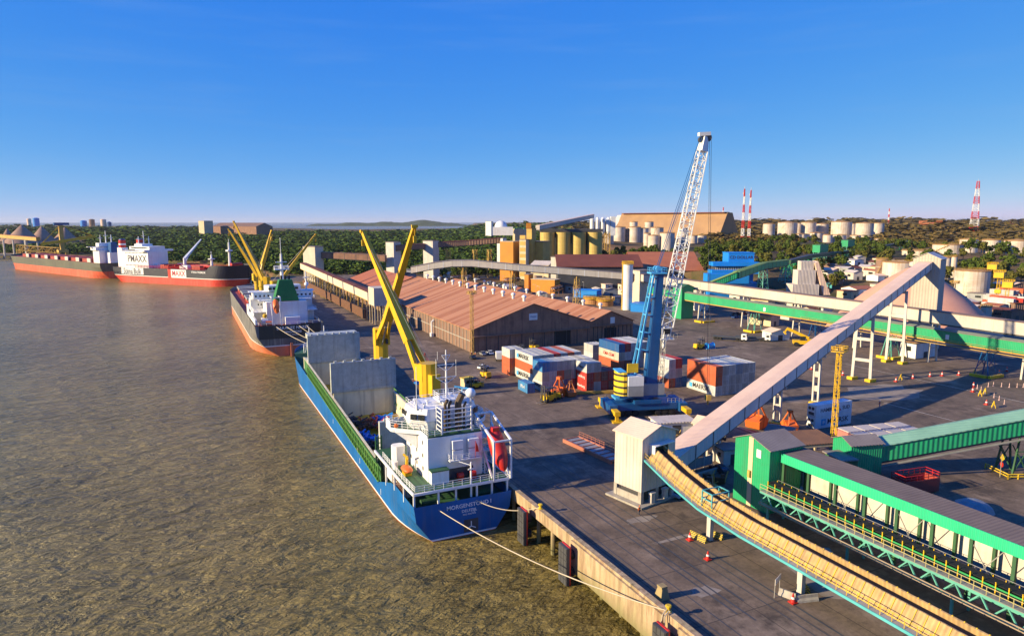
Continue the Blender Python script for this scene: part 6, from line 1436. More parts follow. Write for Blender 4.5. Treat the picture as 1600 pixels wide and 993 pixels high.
grab(121.5, 118.0, R(20), 'bright orange cargo grab under the inclined gallery', M['orange'], 1.15); grab(127.2, 113.3, R(70), 'orange red cargo grab near the column of the inclined gallery', M['orange'], .85)
t = thing('spreader_beam', 'long yellow lifting beam lying on the ground beside the orange grabs', 'lifting beam', (104, 162.3, .012), R(-17)); mb = MB(); mb.bx(-7, 7, -.3, .3, .1, .9); mb.build('beam', M['mustard'], t)
for x in (-6.8, 6.8): mb = MB(); mb.bx(x-.25, x+.25, -1.2, 1.2, 0, .6); mb.build('end_bar', M['yellow'], t)
# yellow quay cabin & blue skid with red slings
t = thing('site_cabin', 'small pale yellow cabin with windows standing on the quay behind the radar mast', 'cabin', (74.5, 187, .012), R(10)); mb = MB(); mb.bx(-1.7, 1.7, -1.3, 1.3, 0, 2.5); mb.build('walls', M['cream'], t)
mb = MB(); mb.bx(-1.9, 1.9, -1.5, 1.5, 2.52, 2.65); mb.build('roof', M['syellow'], t); mb = MB(); mb.bx(-1.2, -.2, -1.34, -1.31, 1.1, 2.0); mb.bx(.3, 1.2, -1.34, -1.31, 1.1, 2.0); mb.build('windows', M['glass'], t)
t = thing('pump_skid', 'blue machinery skid on the quay with red lifting slings above', 'skid', (64.5, 196.5, .012), R(5))
mb = MB(); mb.bx(-3.4, 3.4, -1.3, 1.3, 0, .35); mb.tube((-2.2, 0, 1.2), (-.6, 0, 1.2), .85, n=12); mb.tube((.6, 0, 1.2), (3.0, 0, 1.2), .8, n=12); mb.bx(-3.4, 3.4, -1.3, -1.15, .36, 1.9); mb.build('skid_frame', M['bblue'], t)
mb = MB()
for x in (-3, -1, 1, 3): mb.tube((x, 0, 2), (0, 0, 9.5), .07, n=4)
mb.build('slings', M['red'], t)
t = thing('stacked_pallet_load', 'red and yellow machinery pile between the cabin and the forklift on the quay', 'machinery', (77, 185.2, .012)); mb = MB()
for k in range(8): mb.box((rnd.uniform(-1.5, 1.5), rnd.uniform(-1, 1), rnd.uniform(.3, .9)), (rnd.uniform(.6, 1.6), rnd.uniform(.5, 1.2), rnd.uniform(.5, 1.4)), rnd.uniform(0, 3))
mb.build('frames', M['mustard'], t)
mb = MB(); mb.box((.2, .1, 1.6), (1.2, .8, .5)); mb.tube((-1.2, 0, .4), (-1.2, .9, .4), .4, n=10); mb.build('drum', M['red'], t)
# small white trucks
def make_truck(m, bed=True, name='flatbed_truck'):
    t = thing(name, 'truck', 'truck')
    mb = MB(); mb.bx(4.2, 6.2, -1.2, 1.2, .7, 3.0); mb.add([(6.2, -1.2, .7), (6.2, 1.2, .7), (6.5, 1.1, .8), (6.5, -1.1, .8), (6.2, -1.15, 2.9), (6.2, 1.15, 2.9), (6.45, 1.1, 1.8), (6.45, -1.1, 1.8)], [(0, 3, 2, 1), (3, 7, 6, 2), (7, 4, 5, 6), (0, 4, 7, 3), (1, 2, 6, 5)]); mb.build('cab', m, t)
    mb = MB(); mb.bx(6.2, 6.47, -1.0, 1.0, 1.85, 2.7); mb.bx(4.8, 5.9, -1.23, -1.2, 1.8, 2.6); mb.build('windscreen', M['glass'], t)
    mb = MB(); mb.bx(-7.5, 4.0, -1.25, 1.25, 1.15, 1.4); mb.bx(-7.5, 5.5, -.5, .5, .8, 1.14); mb.build('trailer_bed', M['dgrey'], t)
    for x in (-6.5, -5.3, -4.1, 2.6, 3.8, 5.4):
        for s in (-1, 1): mb = MB(); mb.tube((x, s*.8, .5), (x, s*1.22, .5), .5, n=12); mb.build('wheel', M['black'], t)
    return t
TR = make_truck(M['white']); TR.location = (212, 209.5, .012); TR.rotation_euler.z = R(-52); TR['label'] = 'white truck with long empty black flatbed parked below the green gallery'; TR['group'] = 'flatbed trucks'
copy_tree(TR, (203.5, 214, .012), R(-52), 'second empty black flatbed truck parked just behind the white one', 'flatbed trucks')
t = thing('utility_truck', 'small white box truck parked by the dark gable wall behind the forklift', 'truck', (99.2, 218.5, .012), R(70)); mb = MB(); mb.bx(-2.8, 1.2, -1.1, 1.1, .8, 3.1); mb.build('box_body', M['white'], t); mb = MB(); mb.bx(1.3, 2.9, -1.0, 1.0, .6, 2.5); mb.build('cab', M['oldwhite'], t); mb = MB(); mb.bx(2.85, 2.95, -.9, .9, 1.5, 2.3); mb.build('windscreen', M['glass'], t)
for x in (-1.8, 2):
    for s in (-1, 1): mb = MB(); mb.tube((x, s*.8, .45), (x, s*1.1, .45), .45, n=12); mb.build('wheel', M['black'], t)
# red car at the bottom edge and yellow roofed buggy
car(77.6, 44.6, R(95), 'red', 'red car at the bottom edge of the picture behind the ochre conveyor', z=0)
t = thing('yard_tractor', 'yard tractor with flat yellow roof under the truss conveyor at the bottom right', 'tractor', (80.6, 37.6, .012), R(20)); mb = MB(); mb.bx(-1.6, 1.6, -.8, .8, .5, 1.2); mb.bx(.4, 1.6, -.7, .7, 1.21, 1.7); mb.build('body', M['dgrey'], t); mb = MB(); mb.bx(-1.5, 1.0, -1.0, 1.0, 2.5, 2.62); mb.build('roof', M['syellow'], t)
mb = MB()
for x in (-1.3, .8):
    for s in (-.8, .8): mb.beam((x, s, 1.2), (x, s, 2.49), .08)
mb.build('roof_posts', M['dgrey'], t)
for x, r_ in ((-1.1, .6), (1.1, .42)):
    for s in (-1, 1): mb = MB(); mb.tube((x, s*.8, r_), (x, s*1.1, r_), r_, n=12); mb.build('wheel', M['black'], t)
# yellow reach stacker near gallery
t = thing('reach_stacker', 'yellow reach stacker with raised boom partly behind the inclined gallery', 'reach stacker', (219.5, 192, .012), R(140))
mb = MB(); mb.bx(-3.6, 3.2, -1.6, 1.6, .9, 2.3); mb.bx(-3.8, -2.2, -1.5, 1.5, 1.0, 3.0); mb.build('body', M['yellow'], t); mb = MB(); mb.bx(-1.2, .6, -.7, .7, 2.31, 3.9); mb.build('cab', M['glass'], t)
mb = MB(); mb.beam((-2.6, 0, 3.2), (5.6, 0, 6.8), .9, 1.1); mb.beam((5.6, 0, 6.8), (6.4, 0, 5.2), .5); mb.beam((6.4, -2.8, 5.0), (6.4, 2.8, 5.0), .5); mb.build('boom', M['yellow'], t)
for x in (-2.4, 2.2):
    for s in (-1, 1): mb = MB(); mb.tube((x, s*1.1, .85), (x, s*2.0, .85), .85, n=14); mb.build('wheel', M['black'], t)
# ------------------------------------------------------------------ cones, posts, guards
def cone_proto():
    t = thing('traffic_cone', 'cone', 'traffic cone'); mb = MB(); mb.bx(-.45, .45, -.45, .45, .01, .14); mb.lathe((0, 0, .14), [(.34, 0), (.08, 1.15)], 12); mb.build('body', M['red'], t)
    mb = MB(); mb.lathe((0, 0, .14), [(.262, .42), (.20, .68)], 12); mb.build('white_band', M['white'], t); return t
CP_ = cone_proto(); first = True
sc_l = ['cone below the inclined gallery, farthest from the dome', 'cone right of the lattice light mast in the open yard', 'cone left of the footing of the double white frame', 'cone near the small guard house, first of the straight row', 'cone near the small guard house, second of the straight row', 'cone near the small guard house, third of the straight row', 'cone near the small guard house, fourth of the straight row', 'cone in the shade of the green gallery, left one', 'cone in the shade of the green gallery, right one', 'upper cone at the left end of the white post ring', 'lower cone at the left end of the white post ring', 'cone nearest the green inclined gallery roof']
for (x, y), l in zip(((187, 158.8), (189, 148.3), (196.1, 135), (205, 135.6), (212.5, 135), (216.9, 133.9), (222.7, 132.2), (235.6, 127.2), (242.8, 128.9), (210.9, 120.6), (204.3, 116.9), (193.1, 106.7)), sc_l):
    l = 'red and white '+l
    if first: CP_.location = (x, y, .01); CP_['label'] = l; CP_['group'] = 'red traffic cones'; first = False; CP_.scale = (1.1,)*3
    else: o = copy_tree(CP_, (x, y, .01), 0, l, 'red traffic cones')
for x, y, l in ((68.2, 78.6, 'orange cone beside the barrier at the farther white conveyor leg'), (66.5, 72.6, 'leaning orange cone with white base in the middle of the apron'), (68.6, 58.9, 'orange cone at the nearer white conveyor leg')):
    o = copy_tree(CP_, (x, y, .01), 0, l, 'red traffic cones'); o.scale = (1, 1, 1)
mb = MB(); mb.lathe((0, 0, 0), [(.24, .01), (.24, .1), (.09, .14), (.08, 1.25), (.02, 1.3)], 10); po = None
for i, (x, y) in enumerate(((209.5, 118.7), (208.1, 116.8), (205.9, 114.4), (202.9, 110.3), (201.2, 108), (198.2, 105), (214.9, 118.7), (217.1, 118.5), (218.5, 117), (219.7, 115.5), (221.8, 114.5), (223.5, 113.7), (226, 112.6))):
    if po is None: po = mb.build('delineator_post', mk('post_pink', (.75, .5, .45), rough=.6)); o = po
    else: o = po.copy(); COL.objects.link(o)
    o.location = (x, y, .01); tag(o, 'pale pink delineator post, one of the ring near the right edge', 'post', 'pink delineator posts')
def frame_sign(x, y, rz, label, m='syellow', s=1.0):
    mb = MB()
    for q in (-.6, .6): mb.beam((q, -.35, 0), (q*.7, 0, 1.3), .09); mb.beam((q, .35, 0), (q*.7, 0, 1.3), .09)
    mb.box((0, -.05, .85), (1.2, .08, .7)); o = mb.build('folding_barrier', M[m], loc=(x, y, .01), rz=rz); o.scale = (s, s, s); tag(o, label, 'barrier', 'folding yellow barriers')
for x, y, l in ((200, 136.2, 'yellow folding barrier between the cones and the white frame'), (201.5, 113.2, 'yellow folding barrier at the inner side of the post ring'), (204.8, 113.8, 'small yellow folding barrier beside the white posts'), (192, 104.2, 'yellow folding barrier at the edge of the green gallery roof'), (229.4, 131.2, 'brown yellow folding barrier in the shade below the green gallery')): frame_sign(x, y, R(30), l, s=1.3)
t = thing('notice_board', 'battered notice board on two legs beside the nearer white conveyor leg', 'notice board', (68.2, 61.2, 0), R(25)); mb = MB(); mb.beam((-1.0, 0, 0), (-.9, 0, 2.6), .08); mb.beam((1.0, 0, 0), (.9, 0, 2.6), .08); mb.build('legs', M['steel'], t); mb = MB(); mb.box((0, -.06, 2.2), (2.2, .06, .8)); mb.build('board', M['oldwhite'], t)
t = thing('road_sign', 'yellow diamond sign above a red no entry disc by the green lattice leg', 'road sign', (140, 73.6, 0), R(60)); mb = MB(); mb.tube((0, 0, 0), (0, 0, 4.4), .07); mb.build('pole', M['steel'], t)
mb = MB(); mb.add([(-.75, -.1, 3.9), (0, -.1, 3.15), (.75, -.1, 3.9), (0, -.1, 4.65), (-.75, -.05, 3.9), (0, -.05, 3.15), (.75, -.05, 3.9), (0, -.05, 4.65)], [(0, 1, 2, 3), (7, 6, 5, 4), (0, 4, 5, 1), (1, 5, 6, 2), (2, 6, 7, 3), (3, 7, 4, 0)]); mb.build('yellow_diamond', M['syellow'], t)
mb = MB(); mb.tube((0, -.12, 2.55), (0, -.07, 2.55), .5, n=18); d_ = mb.build('red_disc', M['red'], t); mb = MB(); mb.bx(-.35, .35, -.15, -.121, 2.47, 2.63); mb.build('white_bar', M['white'], d_)
# ------------------------------------------------------------------ lattice light masts
def light_mast(x, y, h, label, m='mustard', w=1.0, head=2.6, z=0, cat='light mast', lamps=8):
    t = thing('lattice_mast', label, cat, (x, y, z), R(20), 'lattice light masts'); mb = MB(); mb.lattice((0, 0, -.3), (0, 0, h-1), w, w*.8, int(h/1.5), .09, .05); mb.build('lattice', M[m], t)
    mb = MB(); mb.bx(-head/2, head/2, -head/2, head/2, h-1, h-.85); mb.rail([(-head/2, -head/2, h-.85), (head/2, -head/2, h-.85), (head/2, head/2, h-.85), (-head/2, head/2, h-.85), (-head/2, -head/2, h-.85)], 1.0, .06, .9, 1); mb.build('platform', M[m], t)
    for i in range(lamps):
        a = 2*math.pi*i/lamps; mb = MB(); mb.box((math.cos(a)*head*.55, math.sin(a)*head*.55, h-.3), (.45, .45, .4), a); mb.build('floodlight', M['mustard'], t)
    return t
light_mast(94.2, 231.5, 23.6, 'slim dark yellow light mast at the near corner of the warehouse'); light_mast(125.4, 99.6, 22.4, 'yellow lattice light mast standing in front of the pale blue reefer', 'yellow')
for x, y, h, l in ((306, 187, 23, 'brown pole mast with yellow box head in front of the dark side of the dome'),): light_mast(x, y, h, l, 'mustard', .9, 3.2)
for px, py, D, top, l in ((1545, 478, 440, 400, 'leftmost of the three yellow box headed towers behind the beige gallery'), (1556, 486, 425, 410, 'middle one of the three yellow box headed towers'), (1570, 494, 400, 422, 'rightmost and nearest of the three yellow box headed towers')):
    p = G(px, py, 0); H_ = CAMH-(top-346)/FPX*(p.length*.96); t = light_mast(p.x, p.y, H_, l, 'yellow', 1.6, 5, lamps=4); mb = MB(); mb.bx(-2.3, 2.3, -2.3, 2.3, H_-4, H_-1.1); mb.build('box_head', M['yellow'], t)
    mb = MB(); mb.bx(-1.5, 1.5, -1.5, 1.5, H_*.45, H_*.45+2); mb.build('mid_platform', M['yellow'], t)
# ------------------------------------------------------------------ small houses near the green building
def hut(name, label, x, y, w_, l, h, rz, wall, roof, cat='hut', z=None, pitch=.8, door=True, group=None, ov=.4):
    z = ground(x, y)-.02 if z is None else z
    t = thing(name, label, cat, (x, y, z), rz, group); mb = MB(); mb.bx(-w_/2, w_/2, -l/2, l/2, 0, h); 
    if pitch > 0: vs = [(-w_/2, -l/2, h), (w_/2, -l/2, h), (0, -l/2, h+pitch), (-w_/2, l/2, h), (w_/2, l/2, h), (0, l/2, h+pitch)]; mb.add(vs, [(0, 1, 2), (5, 4, 3), (0, 2, 5, 3), (1, 4, 5, 2)])
    mb.build('walls', M[wall], t); mb = MB()
    if pitch > 0:
        for s in (-1, 1):
            r_ = pitch/(w_/2); vs = [(s*(w_/2+ov), -l/2-ov, h-r_*ov+.03), (0, -l/2-ov, h+pitch+.03), (0, l/2+ov, h+pitch+.03), (s*(w_/2+ov), l/2+ov, h-r_*ov+.03)]; vs += [(a, b, c+.12) for a, b, c in vs]; mb.add(vs, [(0, 1, 2, 3), (7, 6, 5, 4), (0, 4, 5, 1), (1, 5, 6, 2), (2, 6, 7, 3), (3, 7, 4, 0)])
    else: mb.bx(-w_/2-ov, w_/2+ov, -l/2-ov, l/2+ov, h+.01, h+.25)
    mb.build('roof', M[roof], t)
    if door:
        mb = MB(); mb.bx(-w_*.12, w_*.12, -l/2-.05, -l/2-.01, .02, min(2.2, h*.8)); mb.build('door', M['dgrey'], t)
        mb = MB(); mb.bx(-w_/2-.05, -w_/2-.01, -l*.2, l*.1, h*.45, h*.75); mb.build('window', M['glass'], t)
    return t
hut('booth', 'small pale booth with grey flat roof beside the bright green building', 98.5, 103.0, 4.2, 3.6, 3.1, R(-10), 'oldwhite', 'greyroof', 'booth', pitch=0)
hut('workshop_hut', 'low hut with pale pyramid like roof behind the white transfer tower', 84.5, 113, 7, 6, 3.4, R(12), 'oldwhite', 'pinkroof', pitch=1.5)
hut('workshop_hut', 'white walled roofless looking hut behind the crane outrigger', 101.5, 124.5, 9, 5, 2.8, R(-15), 'white', 'dustwall', pitch=0)
hut('workshop_hut', 'hut with dusty pink roof right of the white tower', 107, 118.5, 5, 5, 3, R(20), 'oldwhite', 'pinkroof', pitch=1.2)
hut('workshop_hut', 'hut with grey roof and orange corner near the orange grabs', 118.3, 107.6, 6, 5, 2.9, R(30), 'beige', 'greyroof', pitch=.7)
hut('guard_house', 'small white guard house with teal window under the beige gallery', 241.5, 158.5, 12, 6, 5.6, R(0), 'white', 'rusttop', 'guard house', pitch=0)
hut('gate_booth', 'white booth with pinkish roof beside the flatbed trucks', 222.5, 208, 9, 6, 3.4, R(-10), 'white', 'pinkroof', 'booth', pitch=1.2)
# fence behind booth
t = thing('wire_fence', 'grey mesh fence panels between the white tower and the pale booth', 'fence', (88, 102, 0), R(8))
for i in range(5):
    mb = MB(); mb.bx(-6+i*2.5, -3.7+i*2.5, -.03, .03, .2, 2.2); mb.build('mesh_panel', M['grey'], t)
for i in range(6): mb = MB(); mb.bx(-6.2+i*2.5, -6.05+i*2.5, -.06, .06, 0, 2.5); mb.build('fence_post', M['oldwhite'], t)
t = thing('low_wall', 'low concrete wall in front of the mesh fence', 'wall', (89.5, 98.8, 0), R(8)); mb = MB(); mb.bx(-6, 6, -.2, .2, 0, 1.0); mb.build('wall', M['concrete'], t)
# red barge-like conveyor section by tower
t = thing('gangway_section', 'rusty red flat gangway section with grating lying beside the white tower', 'gangway', (77.2, 120.5, 0), R(6)); mb = MB(); mb.bx(-1.9, 1.9, -8, 8, .3, .6); mb.build('deck_plate', M['steel'], t)
mb = MB()
for x in (-2.1, 2.1): mb.bx(x-.2, x+.2, -8.3, 8.3, .01, .8)
for i in range(9): mb.bx(-1.88, 1.88, -8+i*2-.1, -8+i*2+.1, .61, .75)
mb.rail([(2.1, -8, .8), (2.1, 8, .8)], 1, .05, 1.5, 1); mb.build('red_frame', mk('faded_red', (.45, .16, .1), rough=.7, streak=.3), t)
# scrap and machinery behind the green building
mi_ = 0
for x, y, m, l in ((84.5, 92.5, 'mustard', 'yellow ladder frame leaning beside the green building'), (88, 95.5, 'rust', 'rusty scrap heap between fence and green building'), (82.5, 104.5, 'dgrey', 'dark machinery heap behind the white tower'), (92.5, 110, 'rust', 'rusty machinery under the inclined gallery'), (104, 112, 'dgrey', 'dark plant heap beside the pink roofed hut'), (96, 118, 'steel', 'grey pipes stacked beside the white hut')):
    rr = random.Random(int(x*7)); t = thing('machinery_heap', l, 'machinery', (x, y, 0), rr.uniform(0, 3)); mb = MB()
    for k in range(10): mb.box((rr.uniform(-2, 2), rr.uniform(-1.5, 1.5), rr.uniform(.3, 1.5)), (rr.uniform(.3, 2), rr.uniform(.3, 1.2), rr.uniform(.4, 1.5)), rr.uniform(0, 3))
    mb.build('frames', M[m], t); mb = MB()
    for k in range(7): a = Vector((rr.uniform(-2, 2), rr.uniform(-1.5, 1.5), .2)); mb.tube(a, a+Vector((rr.uniform(-1.5, 1.5), rr.uniform(-1, 1), rr.uniform(.8, 3))), .12, n=6)
    mb.build('pipes', M['mustard'] if mi_ % 2 else M['steel'], t); mi_ += 1
t = thing('generator_skid', 'teal generator box standing in shade under the truss conveyor', 'generator', (80.4, 63.5, 0), R(60)); mb = MB(); mb.bx(-2.2, 2.2, -1, 1, .3, 1.9); mb.build('housing', mk('dark_teal', (.04, .16, .17), rough=.5), t); mb = MB(); mb.bx(-2.4, 2.4, -1.1, 1.1, .02, .28); mb.build('base', M['dgrey'], t)
t = thing('open_hopper', 'rusty dark red open hopper standing in shade beyond the conveyor hall roof', 'hopper', (118, 76, 0), R(-8)); mb = MB(); mb.bx(-4, 4, -1.6, -1.4, .3, 2.8); mb.bx(-4, 4, 1.4, 1.6, .3, 2.8); mb.bx(-4, -3.8, -1.39, 1.39, .3, 2.8); mb.bx(3.8, 4, -1.39, 1.39, .3, 2.8); mb.bx(-3.79, 3.79, -1.39, 1.39, .3, .5); mb.build('bin', M['dred'], t)
mb = MB(); mb.rail([(-4, -1.5, 2.8), (4, -1.5, 2.8), (4, 1.5, 2.8), (-4, 1.5, 2.8), (-4, -1.5, 2.8)], 1, .07, 1.4, 1); mb.build('top_rail', M['red'], t)
t = thing('covered_load', 'grey tarpaulin covered load lying in shade beyond the conveyor hall', 'load', (119.5, 66.5, 0), R(-20)); mb = MB(); mb.lathe((0, 0, 0), [(3.2, 0), (2.8, .9), (1.6, 1.6), (.1, 1.9)], 9); mb.build('tarpaulin', M['grey'], t)
# ------------------------------------------------------------------ people
def person(x, y, rz, top, label, helmet='white', pose=0, legs='trouser'):
    t = thing('person', label, 'person', (x, y, .01), rz)
    J = {'p': (0, 0, .95), 'c': (0, 0, 1.35), 'n': (0, 0, 1.48), 'h': (0, .02, 1.56), 'ht': (0, .02, 1.72)}
    sw = .12*pose
    vs = [(0, 0, .95), (0, 0, 1.15), (0, 0, 1.38), (0, 0, 1.48), (0, .015, 1.60), (0, .015, 1.70),
          (.1, 0, .9), (.11, .0+sw, .5), (.11, -.02+sw*1.2, .09), (.12, .12+sw*1.2, .05), (-.1, 0, .9), (-.11, -sw, .5), (-.11, -.02-sw*1.6, .09), (-.12, .12-sw*1.6, .05),
          (.19, 0, 1.38), (.25, -.02, 1.12), (.25, .08, .88), (.25, .12, .80), (-.19, 0, 1.38), (-.25, -.02, 1.12), (-.24, .10, .88), (-.24, .14, .80)]
    es = [(0, 1), (1, 2), (2, 3), (3, 4), (4, 5), (0, 6), (6, 7), (7, 8), (8, 9), (0, 10), (10, 11), (11, 12), (12, 13), (2, 14), (14, 15), (15, 16), (16, 17), (2, 18), (18, 19), (19, 20), (20, 21)]
    rd = [(.15, .11), (.14, .1), (.15, .1), (.055, .055), (.09, .1), (.07, .08), (.09, .09), (.06, .06), (.04, .045), (.04, .03), (.09, .09), (.06, .06), (.04, .045), (.04, .03), (.06, .06), (.042, .042), (.03, .03), (.035, .02), (.06, .06), (.042, .042), (.03, .03), (.035, .02)]
    def skin(nm, vi, ei, k, mat, sub=1):
        me = bpy.data.meshes.new(nm); idx = {a: i for i, a in enumerate(vi)}
        me.from_pydata([vs[a] for a in vi], [(idx[a], idx[b]) for a, b in es if a in idx and b in idx], []); o = bpy.data.objects.new(nm, me); COL.objects.link(o)
        md = o.modifiers.new('s', 'SKIN'); o.modifiers.new('d', 'SUBSURF').levels = sub
        for a in vi: me.skin_vertices[0].data[idx[a]].radius = (rd[a][0]*k, rd[a][1]*k)
        me.skin_vertices[0].data[0].use_root = True
        dg = bpy.context.evaluated_depsgraph_get(); m2 = bpy.data.meshes.new_from_object(o.evaluated_get(dg)); bpy.data.objects.remove(o)
        m2.materials.clear(); m2.materials.append(mat); m2.name = nm; oo = bpy.data.objects.new(nm, m2); COL.objects.link(oo); oo.parent = t; return oo
    skin('body', list(range(22)), None, 1.0, M['skin'])
    skin('jacket', [0, 1, 2, 14, 15, 16, 18, 19, 20], None, 1.17, M[top]); skin('trousers', [0, 6, 7, 8, 10, 11, 12], None, 1.14, M[legs])
    mb = MB(); mb.lathe((0, .015, 1.66), [(.135, 0), (.12, .06), (.08, .12), (.02, .15)], 12); mb.bx(-.1, .1, .12, .2, 1.655, 1.68); mb.build('helmet', M[helmet], t, smooth=True)
    return t
person(66.5, 89.4, R(180), 'orange', 'person in orange jacket and dark trousers standing on the apron near the white tower', 'orange', 1)
person(187.4, 162.5, R(40), 'hgreen', 'person in green yellow jacket beside the cone below the inclined gallery', 'syellow')
person(164.8, 117.5, R(10), 'red', 'person in red jacket and blue trousers walking right of the refrigerated containers', 'white', 1, 'cblue')
person(82.0, 190.3, R(90), 'red', 'person in red standing left of the yellow forklift', 'white'); person(92.8, 228.6, R(200), 'red', 'person in red at the foot of the warehouse light mast', 'white'); person(93.8, 227.4, R(120), 'orange', 'person in orange beside the one in red at the light mast', 'white')
person(60.4, 196.0, R(90), 'red', 'person in red beside the blue machinery skid on the quay', 'white'); person(91.9, 160.0, R(0), 'orange', 'person in orange between the big forklift and the orange grabs', 'white')
person(113.4, 229.3, R(0), 'red', 'person in red by the dark warehouse doorway', 'white')
# green house at the end of the green gallery
hut('green_end_house', 'green house at the far end of the green gallery behind the crane boom', 229, 276, 7.5, 7, 16, 0, 'green', 'dgreen', 'transfer house', pitch=1.5, door=False)
# ------------------------------------------------------------------ tanks
TK = {}
def tank(px, base, wpx, top, D, label, group='storage tanks on the hill', m='tankwhite', roofm='rusttop', conical=True):
    p = GD(px, base, D); z = ground(p.x, p.y)-1.0; r = wpx*D/FPX/2; ztop = CAMH-(top-346)/FPX*D; h = ztop-z
    t = thing('storage_tank', label, 'storage tank', (p.x, p.y, z), rnd.uniform(0, 3), group)
    mb = MB(); mb.lathe((0, 0, 0), [(r, 0), (r, h)], 28); mb.build('shell', M[m], t, smooth=False)
    mb = MB(); mb.lathe((0, 0, h+.03), [(r+.15, 0), (r+.15, .35), (.3, r*(.16 if conical else .05)+.4)], 28, capb=True); mb.build('roof', M[roofm], t)
    mb = MB(); k = 20; P_ = [(r*math.cos(2*math.pi*i/k), r*math.sin(2*math.pi*i/k), h+.3) for i in range(k+1)]; mb.rail(P_, 1.1, .07, 99, 1); mb.build('rim_rail', M['mustard'], t)
    mb = MB(); n = 14
    for i in range(n): a = i*.09; mb.box(((r+.5)*math.cos(a), (r+.5)*math.sin(a), h*(i+.5)/n), (.9, 1.2*r*.09+.5, .25), a)
    mb.build('spiral_stair', M['mustard'], t)
    mb = MB()
    for f in (.33, .66): mb.lathe((0, 0, h*f), [(r+.06, 0), (r+.06, .18)], 28)
    mb.build('wind_girders', M['oldwhite'], t)
F1 = [(951, 382, 15.6, 367), (967, 378, 20, 355), (979, 378, 8, 358), (991, 379, 20, 355), (1006, 378, 14, 357), (1026, 382, 20, 356), (1011, 385, 11, 365), (1021, 386, 17, 368), (1042, 386, 23, 364), (1067, 381, 16, 357), (1082, 380, 15, 368), (1096, 379, 15, 368), (990, 356, 12.5, 347), (1014, 356, 14, 347)]
D1 = [790, 820, 800, 815, 850, 845, 770, 760, 755, 840, 800, 790, 960, 960]
tl = ['small one at the left end', 'tall one, first of the tall pair', 'narrow brown one between the tall pair', 'tall one, second of the tall pair', 'one just right of the tall pair', 'one behind the front group', 'leftmost of the front group', 'second of the front group', 'largest of the front group', 'one directly behind the lattice boom', 'second from the right end', 'one at the right end', 'left one of the two right under the tan shed', 'right one of the two right under the tan shed']
for a, D, l in zip(F1, D1, tl): tank(*a, min(1120 if a[1] < 370 else 1050, 33*FPX/(a[1]-346)), 'rusty topped white tank, '+l, 'white tanks below the tan shed', m='brickpanel' if a[2] == 8 else 'tankwhite')
F2 = [(1201, 365, 18, 350, 1250), (1230, 364, 29, 348, 1300), (1247, 364, 12, 349, 1340), (1263, 364, 22, 348, 1300), (1284, 362, 19, 350, 1320), (1314, 367, 30, 347, 1280), (1332, 364, 10, 350, 1330), (1350, 369, 26, 349, 1240), (1371, 371, 17, 349, 1290), (1253, 376, 22, 366, 1100), (1276, 376, 22, 364, 1110), (1293, 377, 14, 367, 1080), (1311, 377, 20, 367, 1090), (1336, 377, 16, 368, 1090), (1355, 378, 11, 371, 1070), (1370, 381, 8, 373, 1050)]
rl = ['leftmost of the upper row', 'second of the upper row, very wide', 'narrow one set back in the upper row', 'fourth of the upper row', 'fifth of the upper row', 'widest of the upper row, mid right', 'narrow one before the last pair of the upper row', 'wide one second from right in the upper row', 'rightmost of the upper row', 'leftmost of the lower row', 'second of the lower row', 'third of the lower row, narrow', 'fourth of the lower row', 'fifth of the lower row', 'sixth of the lower row, small', 'smallest one at the right end of the lower row']
for a, l in zip(F2, rl): tank(*a, 'tank in the far horizon row, '+l, 'tanks of the long far row')
F3 = [(1513, 389, 25, 374, 700, 'left one under the red and white mast'), (1548, 390, 25, 375, 700, 'middle one right of the red and white mast'), (1588, 388, 34, 376, 710, 'low wide one at the right edge'), (1480, 398, 42, 382, 640, 'broad low one behind the tall pale tower'), (1434, 399, 44, 391, 640, 'very low flat one left of the tall pale tower'), (1376, 436, 17, 405, 450, 'brown one attached to the big tank over the pink dome'), (1403, 436, 46, 409, 440, 'big one rising over the pink dome'), (1518, 445, 48, 422, 400, 'big open one right of the tall pale tower'), (1477, 420, 14, 402, 470, 'narrow one tucked behind the tall pale tower'), (1490, 414, 9, 401, 480, 'small grey one right behind the tall tower')]
for px, b, w_, tp, D, l in F3: tank(px, b, w_, tp, D, 'white and rust storage tank, '+l, 'tanks on the right hill', m='brickpanel' if w_ == 17 else 'tankwhite', conical=w_ < 40)
tank(1540, 493, 15, 478, 330, 'small white tank at the right foot of the pink dome', 'tanks on the right hill')
# white silo
t = thing('silo', 'slender white silo with yellow railing on top behind the second warehouse', 'silo', (222.5, 316, 0), 0); mb = MB(); mb.lathe((0, 0, 0), [(3.0, 0), (3.0, 25.4)], 24); mb.build('shell', M['white'], t, smooth=False)
mb = MB(); mb.lathe((0, 0, 25.42), [(3.3, 0), (3.3, .25)], 24, capb=True); mb.rail([(3.2*math.cos(R(a)), 3.2*math.sin(R(a)), 25.7) for a in range(0, 361, 30)], 1.4, .1, 1, 1); mb.build('top_platform', M['yellow'], t)
mb = MB(); mb.beam((-3.2, 0, 0), (-3.2, 0, 25.4), .5, .4); mb.build('ladder', M['yellow'], t)
